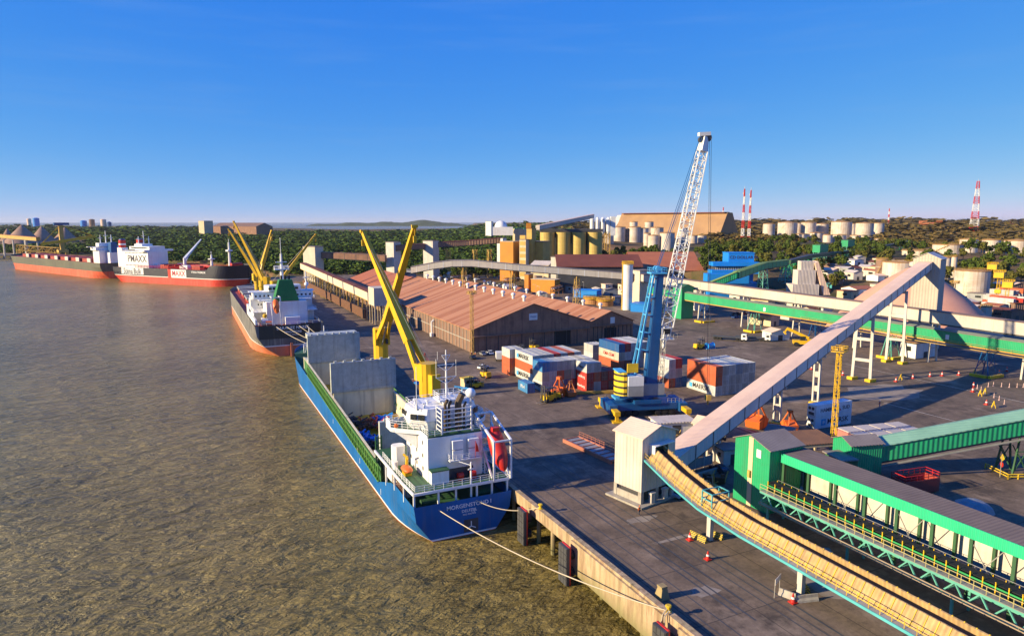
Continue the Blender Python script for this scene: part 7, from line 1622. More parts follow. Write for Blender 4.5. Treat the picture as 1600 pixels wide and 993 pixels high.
# orange silo building and four silos
def fbox(px0, px1, top, base, D, depth=10, rzoff=0):
    D = D or CAMH*FPX/(base-346)
    a = GD(px0, base, D); b = GD(px1, base, D); c = (a+b)/2; return c, (b-a).length, CAMH-(top-346)/FPX*D
def fbuild(name, label, cat, px0, px1, top, base, D, depth, wall, roof, rz=None, parts=(), group=None, roofh=.4, gable=False, windows=0, zb=None):
    D = D or CAMH*FPX/(base-346); c, w_, zt2 = fbox(px0, px1, top, base, D); z = ground(c.x, c.y)-.6 if zb is None else zb; h = zt2-z; rz = -(YAW+.45) if rz is None else rz
    t = thing(name, label, cat, (c.x, c.y, z), rz, group); mb = MB(); mb.bx(-w_/2, w_/2, 0, depth, 0, h-(roofh if gable else 0)); mb.build('walls', M[wall], t)
    mb = MB()
    if gable:
        hh = h-roofh; v = [(-w_/2-.5, -.6, hh+.02), (w_/2+.5, -.6, hh+.02), (w_/2+.5, depth+.6, hh+.02), (-w_/2-.5, depth+.6, hh+.02), (-w_/2-.5, depth/2, h), (w_/2+.5, depth/2, h)]; mb.add(v, [(3, 2, 1, 0), (0, 1, 5, 4), (2, 3, 4, 5), (0, 4, 3), (1, 2, 5)])
    else: mb.bx(-w_/2-.3, w_/2+.3, -.3, depth+.3, h+.02, h+.4)
    mb.build('roof', M[roof], t)
    if windows:
        mb = MB(); window_row(mb, (-w_/2+.5, 0, 0), (w_/2-.5, 0, 0), h*.45, h*.72, windows, .8, (0, -1, 0), .05); mb.build('windows', M['glass'], t)
    return t
t = fbuild('silo_building', 'bright orange silo block with white house on top left of the yellow silos', 'silo building', 780, 803, 377, 448, 560, 12, 'orangepanel', 'cream')
p = GD(789, 362, 575); mb = W(t); mb.box((p.x, p.y+4, 41), (17, 12, 7), -YAW); mb.build('top_house', M['white'], t)
mb = W(t); vs_ = []
mb.lathe((p.x, p.y+8, 44), [(5.5, 0), (5.2, 2), (4, 4.2), (1.5, 5.6)], 20); mb.build('rounded_roof', M['white'], t, smooth=True)
t = fbuild('stair_tower', 'cream stair tower between the orange silo block and the yellow silos', 'tower', 811, 822, 374, 436, 556, 8, 'cream', 'greyroof', windows=0); mb = MB()
for k in range(7): mb.bx(-2.5, 2.5, -.08, -.01, 4+k*5, 7+k*5)
mb.build('stair_openings', M['mustard'], t)
t = fbuild('elevator_tower', 'tall ochre elevator tower with small top house', 'tower', 822, 831, 357, 430, 560, 9, 'mustard', 'brownroof'); p = GD(826, 353, 566); mb = W(t); mb.box((p.x, p.y, p.z), (4, 4, 5), -YAW); mb.build('top_house', M['orangepanel'], t)
fbuild('grain_shed', 'flat ochre building in front of the yellow silos', 'building', 825, 849, 377, 424, 565, 14, 'mustard', 'greyroof'); fbuild('green_roof_house', 'white house with green roof beside the ochre elevator tower', 'building', 800, 820, 357, 372, 590, 12, 'cream', 'green', zb=CAMH-30/FPX*590)
fbuild('gabled_house', 'cream house with low roof in front of the ochre building', 'building', 828, 858, 407, 432, 520, 16, 'cream', 'dustwall', gable=True, roofh=3)
fbuild('orange_block', 'small orange block under the white gallery', 'building', 819, 826, 428, 446, 480, 8, 'orangepanel', 'greyroof'); fbuild('cream_terrace', 'long low cream building under the white gallery', 'building', 828, 868, 436, 447, 470, 10, 'orangepanel', 'cream')
for i, px in enumerate((855, 880, 904, 929)):
    D = 700; p = GD(px, 400, D); z = ground(p.x, p.y)-1; r = 7.4; h = CAMH-16.5/FPX*D-z
    t = thing('silo', ['leftmost of the four big yellow silos under a dark deck', 'second from the left of the four big yellow silos', 'third from the left of the four big yellow silos', 'rightmost of the four big yellow silos under a dark deck'][i], 'silo', (p.x, p.y, z), 0, 'big yellow silos'); mb = MB(); mb.lathe((0, 0, 0), [(r, 0), (r, h)], 28); mb.build('shell', M['siloy'], t)
    mb = MB()
    for k in range(9): mb.lathe((0, 0, h*(k+.5)/9), [(r+.08, 0), (r+.08, .25)], 28)
    mb.build('hoops', M['mustard'], t)
t = thing('silo_deck', 'dark roof deck and back wall running over the four yellow silos', 'building', GD(892, 400, 706), -YAW); zz = -t.location.z; H_ = CAMH-16/FPX*700; t.location.z = 0; mb = MB(); mb.bx(-32, 32, -6, 12, H_, H_+3); mb.bx(-32, 32, 11, 12, 0, H_-.02); mb.build('deck', M['dgrey'], t)
# pale conveyor up to the white machinery, tan shed
ca = GD(840, 359, 640); cb = GD(926, 340, 820)
gallery('pale_gallery', 'thin pale pink gallery climbing above the yellow silos to the white plant', [ca, cb], 4, 4, M['galwhite'], M['pinkroof'], slope=.3)
t = thing('cement_plant', 'cluster of white bins on ochre legs at the top of the pale pink gallery', 'plant', GD(938, 360, 830), -YAW); t.location.z = 10; 
for i in range(4):
    mb = MB(); mb.lathe((-10+i*6.5, 0, 34), [(.8, -12), (2.8, -7), (2.8, 8-(i % 2)), (1, 10)], 12); mb.build('bin', M['white'], t)
    mb = MB(); mb.lattice((-10+i*6.5, 0, 0), (-10+i*6.5, 0, 25), 4.5, 4.5, 5, .4, .25); mb.build('lattice_leg', M['mustard'], t)
mb = MB(); mb.bx(12, 18, -3, 3, 22, 45); mb.build('white_tower', M['white'], t)
a = GD(958, 362, 1420); b = GD(1123, 362, 1230); zt2 = CAMH+13/FPX*1330
t = thing('long_shed', 'huge tan long storage shed with sloping end on the horizon behind the white tanks', 'storage shed', a, 0); t.location.z = 0
d = b-a; d.z = 0; mb = MB(); zb = 12
mb.extr([(0, zb), (0, zb+8), (-26, zt2), (-42, zt2), (-68, zb+8), (-68, zb)], (0, 0, 0), d); mb.build('shell', M['shedwall'], t)
mb = MB(); mb.extr([(-20, zt2-.5), (-20, zt2+1), (-36, zt2+1), (-36, zt2-.5)], d*.02, d*.99); mb.build('ridge_cap', M['brownroof'], t)
mb = MB(); mb.extr([(2, zb), (2, zb+14), (-30, zt2-3), (-30, zb)], d*-.06, d*-.003); mb.build('end_house', M['oldwhite'], t)
# brown roofed sheds in the middle distance
def far_gable(name, label, px0, px1, ridge, eave, D, wall, roof, dep=26, wallh=None):
    a = GD(px0, eave, D); b = GD(px1, eave, D); ze = a.z; Dr = D+dep*.5; zr = CAMH-(ridge-346)/FPX*Dr
    t = thing(name, label, 'warehouse', (a.x, a.y, 0)); d = b-a; d.z = 0; g0 = ground(a.x, a.y)-1
    mb = MB(); mb.extr([(-dep+1, g0), (-dep+1, ze), (-dep/2, zr-.3), (-1, ze), (-1, g0)], (0, 0, 0), d); mb.build('walls', M[wall], t)
    mb = MB(); e = d.normalized()*1.0; mb.extr([(.4, ze-.5), (.4, ze-.1), (-dep/2, zr+.2), (-dep-.4, ze-.1), (-dep-.4, ze-.5), (-dep/2, zr-.2)], -e, d+e); mb.build('roof', M[roof], t)
    return t
far_gable('warehouse', 'dark brown roofed open shed behind the white silo', 872, 1003, 397, 416, 478, 'dgrey', 'brownroof', 40)
far_gable('warehouse', 'rust orange roofed shed behind the lattice boom', 992, 1098, 393, 422, 505, 'brickpanel', 'rooffront', 60)
fbuild('white_gable_house', 'small white gabled end house left of the dark brown shed', 'building', 860, 876, 401, 424, 500, 12, 'oldwhite', 'greyroof')
# bright blue terminal building
t = fbuild('office_building', 'bright blue terminal building with dark lettering on its stepped upper block', 'office building', 1138, 1178, 395, 412, 425, 12, 'bblue', 'bblue', rz=-YAW)
text('CD DOLLAR', 2.6, (0, -.08, CAMH-(401.5-346)/FPX*425-t.location.z), (0, -1, 0), t, letters, 'roof_lettering')
for px0, px1, tp, bs, D, m, nm in ((1114, 1187, 409, 415, 421, 'bblue', 'upper_storey'), (1117, 1183, 416, 421, 423, 'dgrey', 'window_band'), (1112, 1186, 421, 427, 419, 'bblue', 'middle_storey'), (1105, 1170, 427, 442, 408, 'bblue', 'lower_roof')):
    c, w_, z1 = fbox(px0, px1, tp, bs, D); z0 = CAMH-(bs-346)/FPX*D; mb = W(t); mb.box((c.x+4.3*math.sin(YAW), c.y+4.3*math.cos(YAW), (z0+z1)/2), (w_, 9, z1-z0-.02), -YAW); mb.build(nm, M[m], t)
    if nm == 'window_band':
        mb = W(t)
        for i in range(24): q = c+RT*(-w_/2+w_*(i+.5)/24)-Vector((FW.x, FW.y, 0))*.3; mb.box((q.x, q.y, (z0+z1)/2), (.35, .35, z1-z0-.1), -YAW)
        mb.build('window_mullions', M['oldwhite'], t)
mb = W(t); c, w_, z1 = fbox(1112, 1186, 441, 470, 412); mb.box((c.x+5, c.y+10, z1/2), (w_, 14, z1), -YAW); mb.build('ground_storey', M['bblue'], t)
blues = [(1145, 1180, 452, 466, None, 'low bright blue roofed shed below the green slanted gallery'), (1201, 1219, 430, 446, None, 'bright blue cabin block beside the green lattice legs'), (1172, 1186, 438, 450, None, 'small bright blue shed half hidden by the slanted gallery'), (895, 933, 453, 464, None, 'flat bright blue canopy left of the white silo'), (985, 1010, 474, 486, None, 'bright blue shed right of the white silo'), (1262, 1285, 449, 464, None, 'dark blue flat roofed house right of the white chute building')]
for a in blues: fbuild('blue_shed', a[5], 'shed', *a[:5], 10, 'bblue', 'bblue' if a[0] != 1262 else 'dgrey')
fbuild('teal_cabin', 'small turquoise cabin on the dark blue house', 'cabin', 1287, 1299, 442, 449, 425, 5, 'cyan', 'cyan', zb=8)
# white chute building
c = G(1262, 472, 4); c.z = 0; t = thing('chute_building', 'pale stepped building with steep pink chute roof behind the beige gallery', 'building', (c.x, c.y, 0), -YAW); mb = MB(); mb.bx(-9, 6, 0, 9, 0, 14); mb.bx(-6, 4, 1, 8, 14.02, 22); mb.bx(-4, 3, 2, 7, 22.02, 27); mb.build('walls', M['dustwall'], t)
mb = MB(); mb.add([(3.1, 1, 26), (5, 1, 27), (13, 1, 8), (9, 1, 8), (3.1, 8, 26), (5, 8, 27), (13, 8, 8), (9, 8, 8)], [(0, 3, 2, 1), (4, 5, 6, 7), (1, 2, 6, 5), (0, 1, 5, 4), (0, 4, 7, 3)]); mb.build('chute', M['pinkroof'], t)
# radio masts
def radio(px, base, top, D, label, w_=3.5, mi=0):
    p = GD(px, base, D); z = ground(p.x, p.y)-1; h = CAMH-(top-346)/FPX*D-z; t = thing('radio_mast', label, 'radio mast', (p.x, p.y, z), .4, 'red and white radio masts'); n = 7
    for i in range(n):
        w0 = w_*(1-.75*i/n); w1 = w_*(1-.75*(i+1)/n); mb = MB(); mb.lattice((0, 0, h*i/n), (0, 0, h*(i+1)/n), w0, w1, 3, D*.00035, D*.0002); mb.build('mast_section', M['red'] if i % 2 == 0 else M['white'], t)
    mb = MB(); mb.tube((0, 0, h), (0, 0, h+4), .25)
    for k in range(3+mi*4): a = k*2.1; mb.tube((math.cos(a)*1.5, math.sin(a)*1.5, h*(.97-.07*k)), (math.cos(a)*1.5, math.sin(a)*1.5, h*(.97-.07*k)+3), .5)
    mb.build('antennas', M['oldwhite'], t)
radio(1160, 372, 296, 1050, 'left one of the twin slim masts standing in the trees', 4); radio(1170, 372, 298, 1060, 'right one of the twin slim masts, studded with antennas', 4, 1); radio(1521, 366, 284, 1400, 'tall tapering red and white mast above the right tanks', 16); radio(1129, 352, 324, 2300, 'faint thin mast at the right end of the tan shed', 5); radio(1388, 350, 326, 2600, 'faint thin mast on the horizon right of the long tank row', 5)
# quayside conveyor on trestles, far transfer houses and galleries
qg, qo = gallery('quay_gallery', 'cream boxed gallery on trestles running along the quay beyond the crossed jibs', [Vector((84, 331, 9.6)), Vector((82, 545, 13.2))], 4.5, 4.2, M['beige'], M['brownroof'], slope=.3, underm=M['mustard'])
for k in range(22):
    y = 338+k*9.2; mb = MB()
    for s in (-2, 2): mb.beam((83+s*1.2, y, 0), (83+s, y, 9.2+k*.15), .5)
    mb.beam((80.5, y, 4.5), (85.5, y, 4.5), .35); mb.beam((80.6, y, .4), (85, y, 8.6), .25); mb.v = [tuple(Vector(v)-qo) for v in mb.v]; mb.build('trestle', M['cream' if k % 3 == 0 else 'mustard'], qg)
mb = MB(); mb.bx(-5, -4.2, 5, 200, 1, 5.6); mb.v = [(x, y, z-9.6) for x, y, z in mb.v]; mb.build('low_conveyor', M['rust'], qg)
t = thing('transfer_house', 'cream transfer house at the near end of the quay gallery beside the brown roofs', 'transfer house', (84.6, 324, 0), 0); mb = MB(); mb.bx(-4.5, 7, -4, 6.9, 9, 17.6); mb.build('walls', M['beige'], t)
for x in (-4, 0, 3, 6.5):
    for y in (-3.6, 1.5, 6.4): mb = MB(); mb.bx(x-.25, x+.25, y-.25, y+.25, 0, 8.98); mb.build('leg', M['cream'], t)
fbuild('transfer_house', 'cream transfer house at the far end of the quay gallery beside the slanted yellow jib', 'transfer house', 472, 496, 385, 425, 560, 10, 'beige', 'greyroof'); fbuild('transfer_house', 'tall white transfer house between the tips of the crossed yellow jibs', 'transfer house', 602, 617, 378, 410, 560, 10, 'oldwhite', 'greyroof'); fbuild('transfer_house', 'white transfer house standing behind the arched white gallery', 'transfer house', 660, 678, 376, 410, 590, 10, 'oldwhite', 'greyroof')
gallery('brown_gallery', 'brown boxed gallery crossing in front of the mangrove wood', [GD(496, 402, 565), GD(603, 408, 555)], 4.5, 4.6, M['gable'], M['gable'], ribs=9, ribm=M['dgrey']); gallery('brown_gallery', 'thin brown gallery between the two tall white transfer houses', [GD(617, 391, 560), GD(662, 388, 590)], 4, 4, M['brickpanel'], M['brownroof'])
gx_, go = gallery('brown_gallery', 'long thin brown gallery running from the white transfer house to the orange silo block', [GD(677, 386, 595), GD(730, 383, 600), GD(782, 379, 600)], 4, 4, M['brickpanel'], M['brownroof'])
for px in (700, 742, 765): 
    q = GD(px, 386, 598); mb = MB(); mb.lattice((q.x, q.y, -1), (q.x, q.y, q.z-2), 3.5, 3, 6, .3, .2); mb.v = [tuple(Vector(v)-go) for v in mb.v]; mb.build('lattice_leg', M['mustard'], gx_)
# ship loader and stockpiles far left
t = thing('ship_loader', 'yellow ship loader with raised boom beside the far left bulk carrier', 'ship loader', GD(98, 392, 960), R(20)); t.location.z = -2
mb = MB(); mb.bx(-6, 6, -6, 6, 8, 12)
for x in (-5, 5):
    for y in (-5, 5): mb.beam((x, y, 0), (x, y, 8), 1.6)
mb.beam((0, 0, 12), (0, 0, 46), 5, 5); mb.build('portal', M['mustard'], t)
mb = MB(); mb.beam((-24, 4, 20), (40, -8, 30), 5, 4); mb.beam((0, 0, 46), (38, -7, 31), 1.2); mb.beam((0, 0, 46), (-22, 4, 22), 1.2); mb.build('boom', M['yellow'], t)
mb = MB(); mb.bx(-8, 10, -3, 3, 46.1, 49.5); mb.build('blue_head', M['cblue'], t)
t = thing('jetty_machine', 'tangled mustard steel jetty structure left of the ship loader', 'structure', GD(62, 395, 980), R(-25)); t.location.z = -2; mb = MB(); mb.lattice((-30, 0, 14), (26, 0, 10), 7, 7, 9, .6, .4)
for x in (-28, -14, 0, 14, 26): mb.lattice((x, 0, -5), (x, 0, 12), 5, 5, 3, .6, .4)
mb.build('steelwork', M['mustard'], t)
t, o_ = gallery('ore_gallery', 'long rust and white ore conveyor descending from the left edge to the ship loader', [GD(-60, 366, 1080), GD(60, 376, 1000)], 6, 5, M['mustard'], M['rooffront'])
for px in (5, 20, 40, 58):
    q = GD(px, 374, 1010); mb = MB(); mb.tube((q.x, q.y, -4), (q.x, q.y, q.z-1), 1.2 if px != 40 else 2.2, n=8); mb.v = [tuple(Vector(v)-o_) for v in mb.v]; mb.build('support', M['oldwhite'], t)
t = thing('jetty', 'yellowish concrete jetty deck at the far left waterline', 'jetty', GD(10, 408, 1020), R(0)); t.location.z = -1.5; mb = MB(); mb.bx(-60, 25, -6, 6, 0, 3); mb.build('deck', M['cream'], t); mb = MB()
for x in range(-56, 24, 9): mb.tube((x, -4, -8), (x, -4, -.02), 1.2, n=6)
mb.build('piles', M['concrete'], t)
for px, top, wpx, D, l in ((35, 351, 46, 1500, 'biggest conical stockpile at the far left'), (66, 353, 34, 1560, 'middle conical stockpile at the far left'), (102, 355, 34, 1600, 'right conical stockpile behind the ship loader'), (12, 357, 20, 1650, 'small conical stockpile at the left edge')):
    p = GD(px, 368, D); zt2 = CAMH-(top-346)/FPX*D; mb = MB(); mb.lathe((0, 0, -1), [(wpx*D/FPX*.62, 0), (wpx*D/FPX*.3, (zt2+1)*.55), (1, zt2+1)], 24); o = mb.build('stockpile', M['coal'], loc=(p.x, p.y, 0), smooth=True); tag(o, l, 'stockpile', 'ore stockpiles')
for px, w_, tp, m, l in ((46, 6, 342, 'pinkroof', 'small pink tank on the far left horizon'), (57, 9, 341, 'bblue', 'blue tank on the far left horizon'), (131, 9, 345, 'bblue', 'low blue tank on the far left horizon'), (144, 8, 343, 'brickpanel', 'brown tank on the far left horizon'), (162, 8, 343, 'pinkroof', 'pinkish tank on the far left horizon'), (171, 6, 347, 'cblue', 'dark blue tank on the far left horizon')):
    p = GD(px, 352, 3600); mb = MB(); r = w_*3600/FPX/2; mb.lathe((0, 0, -2), [(r, 0), (r, CAMH-(tp-346)/FPX*3600+2), (r*.3, CAMH-(tp-346)/FPX*3600+5)], 16); o = mb.build('storage_tank', M[m], loc=(p.x, p.y, 0)); tag(o, l, 'storage tank', 'tanks on the far left horizon')
fbuild('long_brown_shed', 'long dark brown ore shed on the shore left of the yellow jibs', 'storage shed', 318, 413, 348, 362, 1900, 60, 'gable', 'brickpanel', gable=True, roofh=10); fbuild('shed_head_house', 'small cream head house at the left end of the long dark brown shed', 'head house', 309, 321, 345, 359, 1880, 30, 'cream', 'greyroof')
for px0, px1, tp, D, l in ((758, 768, 346, 1300, 'far white cabin on the wooded skyline'), (776, 786, 372, 640, 'small white plant cabin left of the orange silo block')): fbuild('cabin', l, 'cabin', px0, px1, tp, tp+8, D, 8, 'white', 'greyroof')
# ------------------------------------------------------------------ sheds, tanks, cars between warehouses and silos
WL = ['oldwhite', 'beige', 'cream', 'dustwall', 'white', 'grey', 'brickpanel']; RF = ['greyroof', 'pinkroof', 'rooffront', 'brownroof', 'galwhite', 'dustwall']
wn = dict(oldwhite='off white', beige='beige', cream='cream', dustwall='dusty', white='white', grey='grey', brickpanel='brown'); rn = dict(greyroof='grey', pinkroof='pink', rooffront='rust', brownroof='dark brown', galwhite='pale', dustwall='dusty')
rr = random.Random(11)
def GG(px, py):
    z = 0
    for _ in range(6): p = G(px, py, z); z = ground(p.x, p.y)
    return p
def scatter(n, px0, px1, py0, py1, where, grp, smin=5, smax=14):
    k = 0; tries = 0; done = []
    while k < n and tries < n*30:
        tries += 1; px = rr.uniform(px0, px1); py = rr.uniform(py0, py1); p = GG(px, py)
        if any((p-q).length < s for q, s in done): continue
        if 93 < p.x < 176 and p.y < 472: continue
        if 222 < p.x < 242 and p.y < 330: continue
        if (p.x-290)**2+(p.y-183)**2 < 45**2: continue
        w_ = rr.uniform(smin, smax); l_ = rr.uniform(smin, smax*1.3); done.append((p, w_*.5+l_*.5)); a = rr.choice(WL); b = rr.choice(RF)
        hut('yard_shed', '%s %s shed with %s roof at the %s %s side of the %s' % (['small', 'medium', 'long'][min(2, int((l_-4)/4))], wn[a].replace('off white', 'pale'), rn[b].replace('dark brown', 'umber'), ['near', 'far'][py < (py0+py1)/2], ['left', 'middle', 'right'][min(2, int(3*(px-px0)/(px1-px0)))], where), p.x, p.y, w_, l_, rr.uniform(3, 6), rr.choice([0, .2, -.3, 1.5]), a, b, 'shed', pitch=rr.choice([0, .8, 1.4]), group=grp); k += 1
scatter(26, 640, 985, 425, 478, 'plant yard', 'sheds in the plant yard', 4, 9); scatter(14, 1010, 1340, 452, 492, 'gallery yard', 'sheds behind the green gallery', 4, 10)
scatter(34, 1290, 1440, 408, 448, 'works area', 'sheds left of the big tanks', 5, 12); scatter(14, 1500, 1600, 452, 500, 'dome yard', 'sheds right of the dome', 5, 12)
kc = list(CARM); n_ = 0
for px0, px1, py0, py1, n, wh in ((700, 900, 432, 462, 34, 'plant yard behind the warehouses'), (1240, 1400, 418, 445, 22, 'works area left of the big tanks'), (1040, 1240, 478, 500, 12, 'yard behind the green gallery'), (1480, 1600, 500, 540, 10, 'shaded yard under the right galleries')):
    for i in range(n):
        p = GG(rr.uniform(px0, px1), rr.uniform(py0, py1))
        if (93 < p.x < 176 and p.y < 472) or (p.x-290)**2+(p.y-183)**2 < 45**2 or 224 < p.x < 242: continue
        c = rr.choice(kc); kd = rr.choice(['car', 'pickup']); car(p.x, p.y, rr.choice([0, 1.57, .3, -.4]), c, '%s %s parked in the %s' % ({'lightblue': 'pale blue'}.get(c, c), kd, wh), kd, '%s vehicles in the %s' % (c, wh))
# more stacked containers far right and round yellow thickeners
for i in range(18):
    p = GG(1598-(i % 6)*5, 462+(i//6)*13); c = ['red', 'white', 'white', 'grey', 'red', 'orange'][(i*5) % 6]
    for k in range(2 if i % 3 else 3): put(['red', 'white', 'grey', 'white', 'orange'][(i+k*2) % 5], 12.19, p.x, p.y, ground(p.x, p.y)+k*2.6, '%s container in the far stacks right of the yellow towers' % WN[['red', 'white', 'grey', 'white', 'orange'][(i+k*2) % 5]], 'far right container stacks')
for k, (px, py, l) in enumerate(((926, 474, 'left'), (945, 477, 'right'))):
    p = G(px, py, 0); t = thing('thickener', l+' one of two low round basins ringed with yellow railings by the white silo', 'basin', (p.x, p.y, 0)); mb = MB(); mb.lathe((0, 0, 0), [(5, 0), (5, 4), (4.2, 4.1), (.5, 4.6)], 24); mb.build('basin', mk('basin_orange', (.5, .25, .1), rough=.8, streak=.4), t)
    mb = MB(); mb.lathe((0, 0, 3.2), [(6, 0), (6, .3)], 24, capb=True); mb.rail([(5.8*math.cos(R(a)), 5.8*math.sin(R(a)), 3.5) for a in range(0, 361, 24)], 1.3, .12, 3, 1); mb.build('gallery_ring', M['yellow'], t)
# pipe racks and street lamps in the plant yard
for i in range(16):
    p = G(rr.uniform(650, 980), rr.uniform(428, 470), 0)
    if 93 < p.x < 176 and p.y < 472: continue
    t = thing('street_lamp', 'slim grey street lamp in the plant yard behind the warehouses', 'street lamp', (p.x, p.y, 0), rr.uniform(0, 3), 'street lamps in the plant yard'); mb = MB(); mb.tube((0, 0, 0), (0, 0, 9), .12, .08); mb.build('pole', M['steel'], t); mb = MB(); mb.beam((0, 0, 9), (1.6, 0, 9.2), .1); mb.box((1.7, 0, 9.1), (.8, .3, .15)); mb.build('lamp_head', M['oldwhite'], t)
for px, py, l in ((720, 446, 'near the end of the warehouse roofs'), (800, 452, 'under the white gallery'), (870, 462, 'left of the blue canopy'), (1240, 436, 'right of the chute building'), (1340, 428, 'in the works area')):
    p = G(px, py, 0); t = thing('pipe_rack', 'brown pipe rack with pale pipes '+l, 'pipe rack', (p.x, p.y, ground(p.x, p.y)), rr.uniform(0, 1)); mb = MB(); mb.lattice((-9, 0, 5), (9, 0, 5), 3, 3, 6, .2, .12)
    for x in (-9, 0, 9): mb.beam((x, -1.5, 0), (x, -1.5, 5), .3); mb.beam((x, 1.5, 0), (x, 1.5, 5), .3)
    mb.build('frame', M['rust'], t)
    for q in (-.8, .6): mb = MB(); mb.tube((-10, q, 5.6), (10, q, 5.6), .3, n=6); mb.build('pipe', M['oldwhite'], t)
# ------------------------------------------------------------------ trees
rt = np.random.RandomState(5)
def clump(n, R_, H_, leaf, trunk=False, flat=.8):
    """leaf-sized faces spread through several lobes"""
    k = 7; cs = np.stack([rt.uniform(-.55, .55, k)*R_, rt.uniform(-.55, .55, k)*R_, rt.uniform(.35, .85, k)*H_], 1); cr_ = rt.uniform(.28, .55, k)*R_
    i = rt.randint(0, k, n); d = rt.normal(size=(n, 3)); d /= np.linalg.norm(d, axis=1)[:, None]; d[:, 2] *= flat
    c = cs[i]+d*(cr_[i]*rt.uniform(.55, 1.05, n)**.5)[:, None]
    nn = d+rt.normal(size=(n, 3))*.55; nn /= np.linalg.norm(nn, axis=1)[:, None]
    a = np.cross(nn, rt.normal(size=(n, 3))); a /= np.linalg.norm(a, axis=1)[:, None]; b = np.cross(nn, a); s = (leaf*rt.uniform(.6, 1.3, n))[:, None]
    V_ = np.stack([c-a*s-b*s*.6, c+a*s*.9-b*s*.7, c+a*s*.8+b*s, c-a*s*.7+b*s*.8], 1).reshape(-1, 3); V_[:, 2] = np.maximum(V_[:, 2], .1*H_*.2)
    return V_
def mesh_np(name, V_, mat):
    n = len(V_)//4; me = bpy.data.meshes.new(name); me.vertices.add(len(V_)); me.vertices.foreach_set('co', V_.astype(np.float32).ravel()); me.loops.add(len(V_)); me.loops.foreach_set('vertex_index', np.arange(len(V_))); me.polygons.add(n); me.polygons.foreach_set('loop_start', np.arange(n)*4); me.polygons.foreach_set('loop_total', np.full(n, 4)); me.update(calc_edges=True); me.materials.append(mat); return me
VARS = [clump(44, 5, rt.uniform(5, 10), .95) for _ in range(14)]
def wood(name, rows, mat, smul=1.0, kind='stuff', label='low dense green mass of wood and scrub'):
    out = []
    for px0, px1, D0, D1, dens, zfun in rows:
        D = D0
        while D < D1:
            s = max(6.5, D/88)*dens; half0 = (px0-800)/FPX*D; half1 = (px1-800)/FPX*D; x = half0
            while x < half1:
                u = x+rt.uniform(-.5, .5)*s; Dd = D+rt.uniform(-.6, .6)*s; X = FW.x/math.cos(PITCH)*Dd+RT.x*u; Y = FW.y/math.cos(PITCH)*Dd+RT.y*u; out.append((X, Y, s/6.5*rt.choice([.4, .6, .8, 1, 1.2, 1.5])*rt.uniform(.8, 1.15)*smul)) if math.sin(X/47)+math.sin(Y/61+X/90) > -1.25 else 0; x += s
            D += s*.9
    A = np.array(out); X, Y = A[:, 0], A[:, 1]; ok = inside(X, Y, np_poly) & ~((X > 40) & (X < 340) & (Y < 420)); A = A[ok]; Z = hgt(A[:, 0], A[:, 1])
    Vs = []
    for (x, y, s), z in zip(A, Z):
        v = VARS[rt.randint(14)]; a = rt.uniform(0, 6.3); c_, s_ = math.cos(a)*s, math.sin(a)*s; hs = (s if s < 1.3 else 1.3+(s-1.3)*.3)*.72
        Vs.append(np.stack([v[:, 0]*c_-v[:, 1]*s_+x, v[:, 0]*s_+v[:, 1]*c_+y, v[:, 2]*hs+z-.6], 1))
    o = bpy.data.objects.new(name, mesh_np(name, np.concatenate(Vs), mat)); COL.objects.link(o); tag(o, label, kind=kind); return len(A)
np_poly = [tuple(p) for p in land_poly]
n1 = wood('mangrove_wood', [(170, 770, 640, 2600, 1.0, 0), (-40, 190, 1020, 1300, 1.0, 0), (-60, 200, 1750, 3600, 1.4, 0), (150, 330, 1300, 3600, 1.1, 0), (740, 900, 700, 2600, 1.1, 0)], M['shrubmass'], kind='stuff')
M['dryleaf'] = mixmat('hill_leaves', [(.05, .050, .014), (.12, .085, .025), (.20, .12, .045)], .06)
n2 = wood('hill_scrub', [(1100, 1190, 1130, 3600, 1.5, 0), (1190, 1390, 1400, 3600, 2.2, 0), (1390, 1660, 1130, 3600, 2.1, 0), (860, 1110, 1350, 2600, 1.4, 0), (1375, 1660, 820, 1150, 1.35, 0), (1110, 1250, 900, 1150, 1.1, 0)], M['dryleaf'])
# individual trees on the nearer slope
def make_tree(i, mat):
    t = thing('broadleaf_tree', 'tree', 'tree'); n = 420; me = mesh_np('crown', clump(n, 5.5, 10, .62)+np.array([0, 0, 1.2]), mat); o = bpy.data.objects.new('crown', me); COL.objects.link(o); o.parent = t
    mb = MB(); mb.tube((0, 0, -.5), (.2, .1, 3.2), .38, .26, 8); 
    for k in range(5): a = k*1.26+i; mb.tube((.2, .1, 3.0), (.2+math.cos(a)*2.4, .1+math.sin(a)*2.4, 6.4+k*.3), .2, .07, 6)
    mb.build('trunk', M['bark'], t); return t
TP = [make_tree(i, M['leaf'] if i % 3 else M['leaf2']) for i in range(6)]; used = set()
def plant(px0, px1, py0, py1, D0, D1, n, label, group, s0=.8, s1=1.5):
    k = 0
    while k < n:
        px = rr.uniform(px0, px1); D = rr.uniform(D0, D1); p = GD(px, 400, D); X, Y = p.x, p.y
        if X < 340 and Y < 420: k += 1; continue
        z = ground(X, Y); i = rr.randrange(6); s = rr.uniform(s0, s1)
        if i in used: o = copy_tree(TP[i])
        else: o = TP[i]; used.add(i)
        o.location = (X, Y, z); o.rotation_euler.z = rr.uniform(0, 6); o.scale = (s, s, s*rr.uniform(.85, 1.1)); o['label'] = label; o['group'] = group; k += 1
plant(1095, 1240, 0, 0, 480, 880, 100, 'bushy green tree on the slope above the bright blue building', 'trees above the blue building', .7, 1.25)
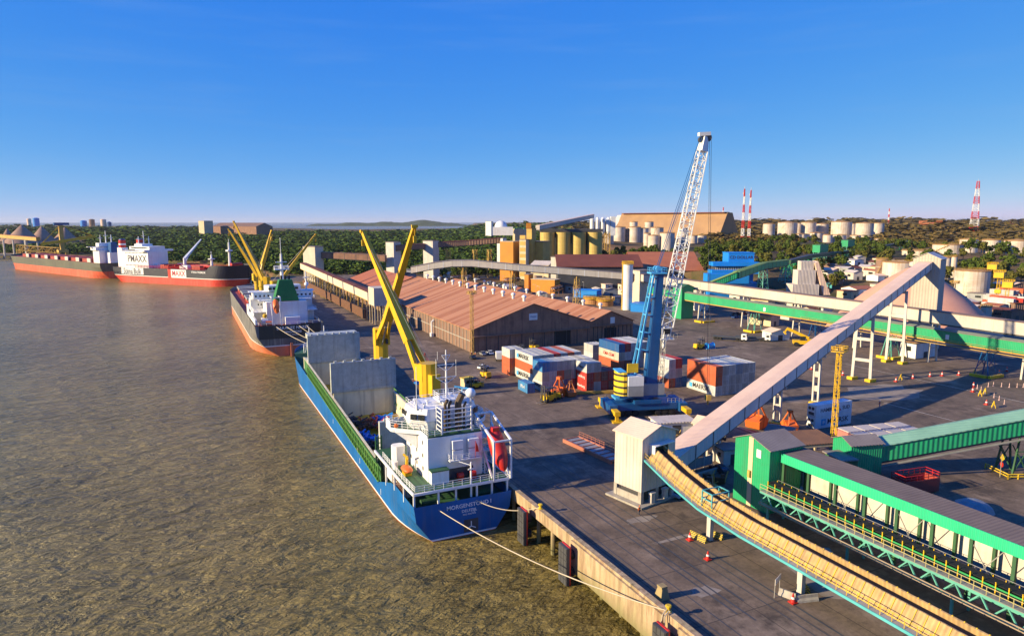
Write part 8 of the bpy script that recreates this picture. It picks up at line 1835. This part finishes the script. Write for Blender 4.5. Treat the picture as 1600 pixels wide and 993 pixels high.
plant(1225, 1440, 0, 0, 520, 940, 110, 'green tree on the slope beneath the long far tank row', 'trees beneath the far tank row', .65, 1.15)
plant(1440, 1640, 0, 0, 430, 640, 46, 'dark green tree between the right tanks and the yellow towers', 'trees around the right tanks', .75, 1.25)
plant(850, 905, 0, 0, 455, 475, 4, 'dark rounded tree against the brown roofed open shed', 'trees by the brown roofed shed', 1, 1.5); plant(1005, 1110, 0, 0, 455, 500, 14, 'yellowish green tree between the rust roofed shed and the blue building', 'trees left of the blue building', .7, 1.2)
plant(940, 1120, 0, 0, 640, 760, 34, 'green tree at the foot of the white tanks', 'trees below the white tanks', .8, 1.3); plant(690, 870, 0, 0, 560, 640, 30, 'dark green tree behind the arched white gallery', 'trees behind the arched gallery', .7, 1.3); plant(1240, 1320, 0, 0, 380, 470, 8, 'green tree beside the white chute building', 'trees by the chute building', .8, 1.2)
for i in range(6):
    if i not in used: TP[i]['label'] = 'green tree'; TP[i].location = (420, 480, ground(420, 480))
# distant red sheds and orange earth works
for px0, px1, tp, D, l, m in ((1578, 1600, 347, 2600, 'dark red building on the right horizon', 'dred'), (1262, 1290, 343, 6800, 'pale distant town block on the horizon', 'white'), (1320, 1400, 344, 7000, 'long pale distant town row on the horizon', 'white'), (1440, 1470, 345, 1700, 'orange earth bank below the horizon', 'rooffront')):
    fbuild('distant_building', l, 'building', px0, px1, tp, tp+6, D, 40, m, m)
print('WOOD', n1, n2)
# ------------------------------------------------------------------ air
hm = bpy.data.materials.new('haze_air'); hm.use_nodes = True; nt = hm.node_tree; nt.nodes.remove(nt.nodes['Principled BSDF'])
pv = nt.nodes.new('ShaderNodeVolumePrincipled'); pv.inputs['Color'].default_value = (.80, .86, .95, 1); pv.inputs['Density'].default_value = .000022; pv.inputs['Anisotropy'].default_value = .1
nt.links.new(pv.outputs[0], nt.nodes['Material Output'].inputs['Volume'])
mb = MB(); mb.bx(-40100, 40100, -5000, 40100, -17, 190); tag(mb.build('haze', hm), 'thin pale air over the port and river', kind='stuff')
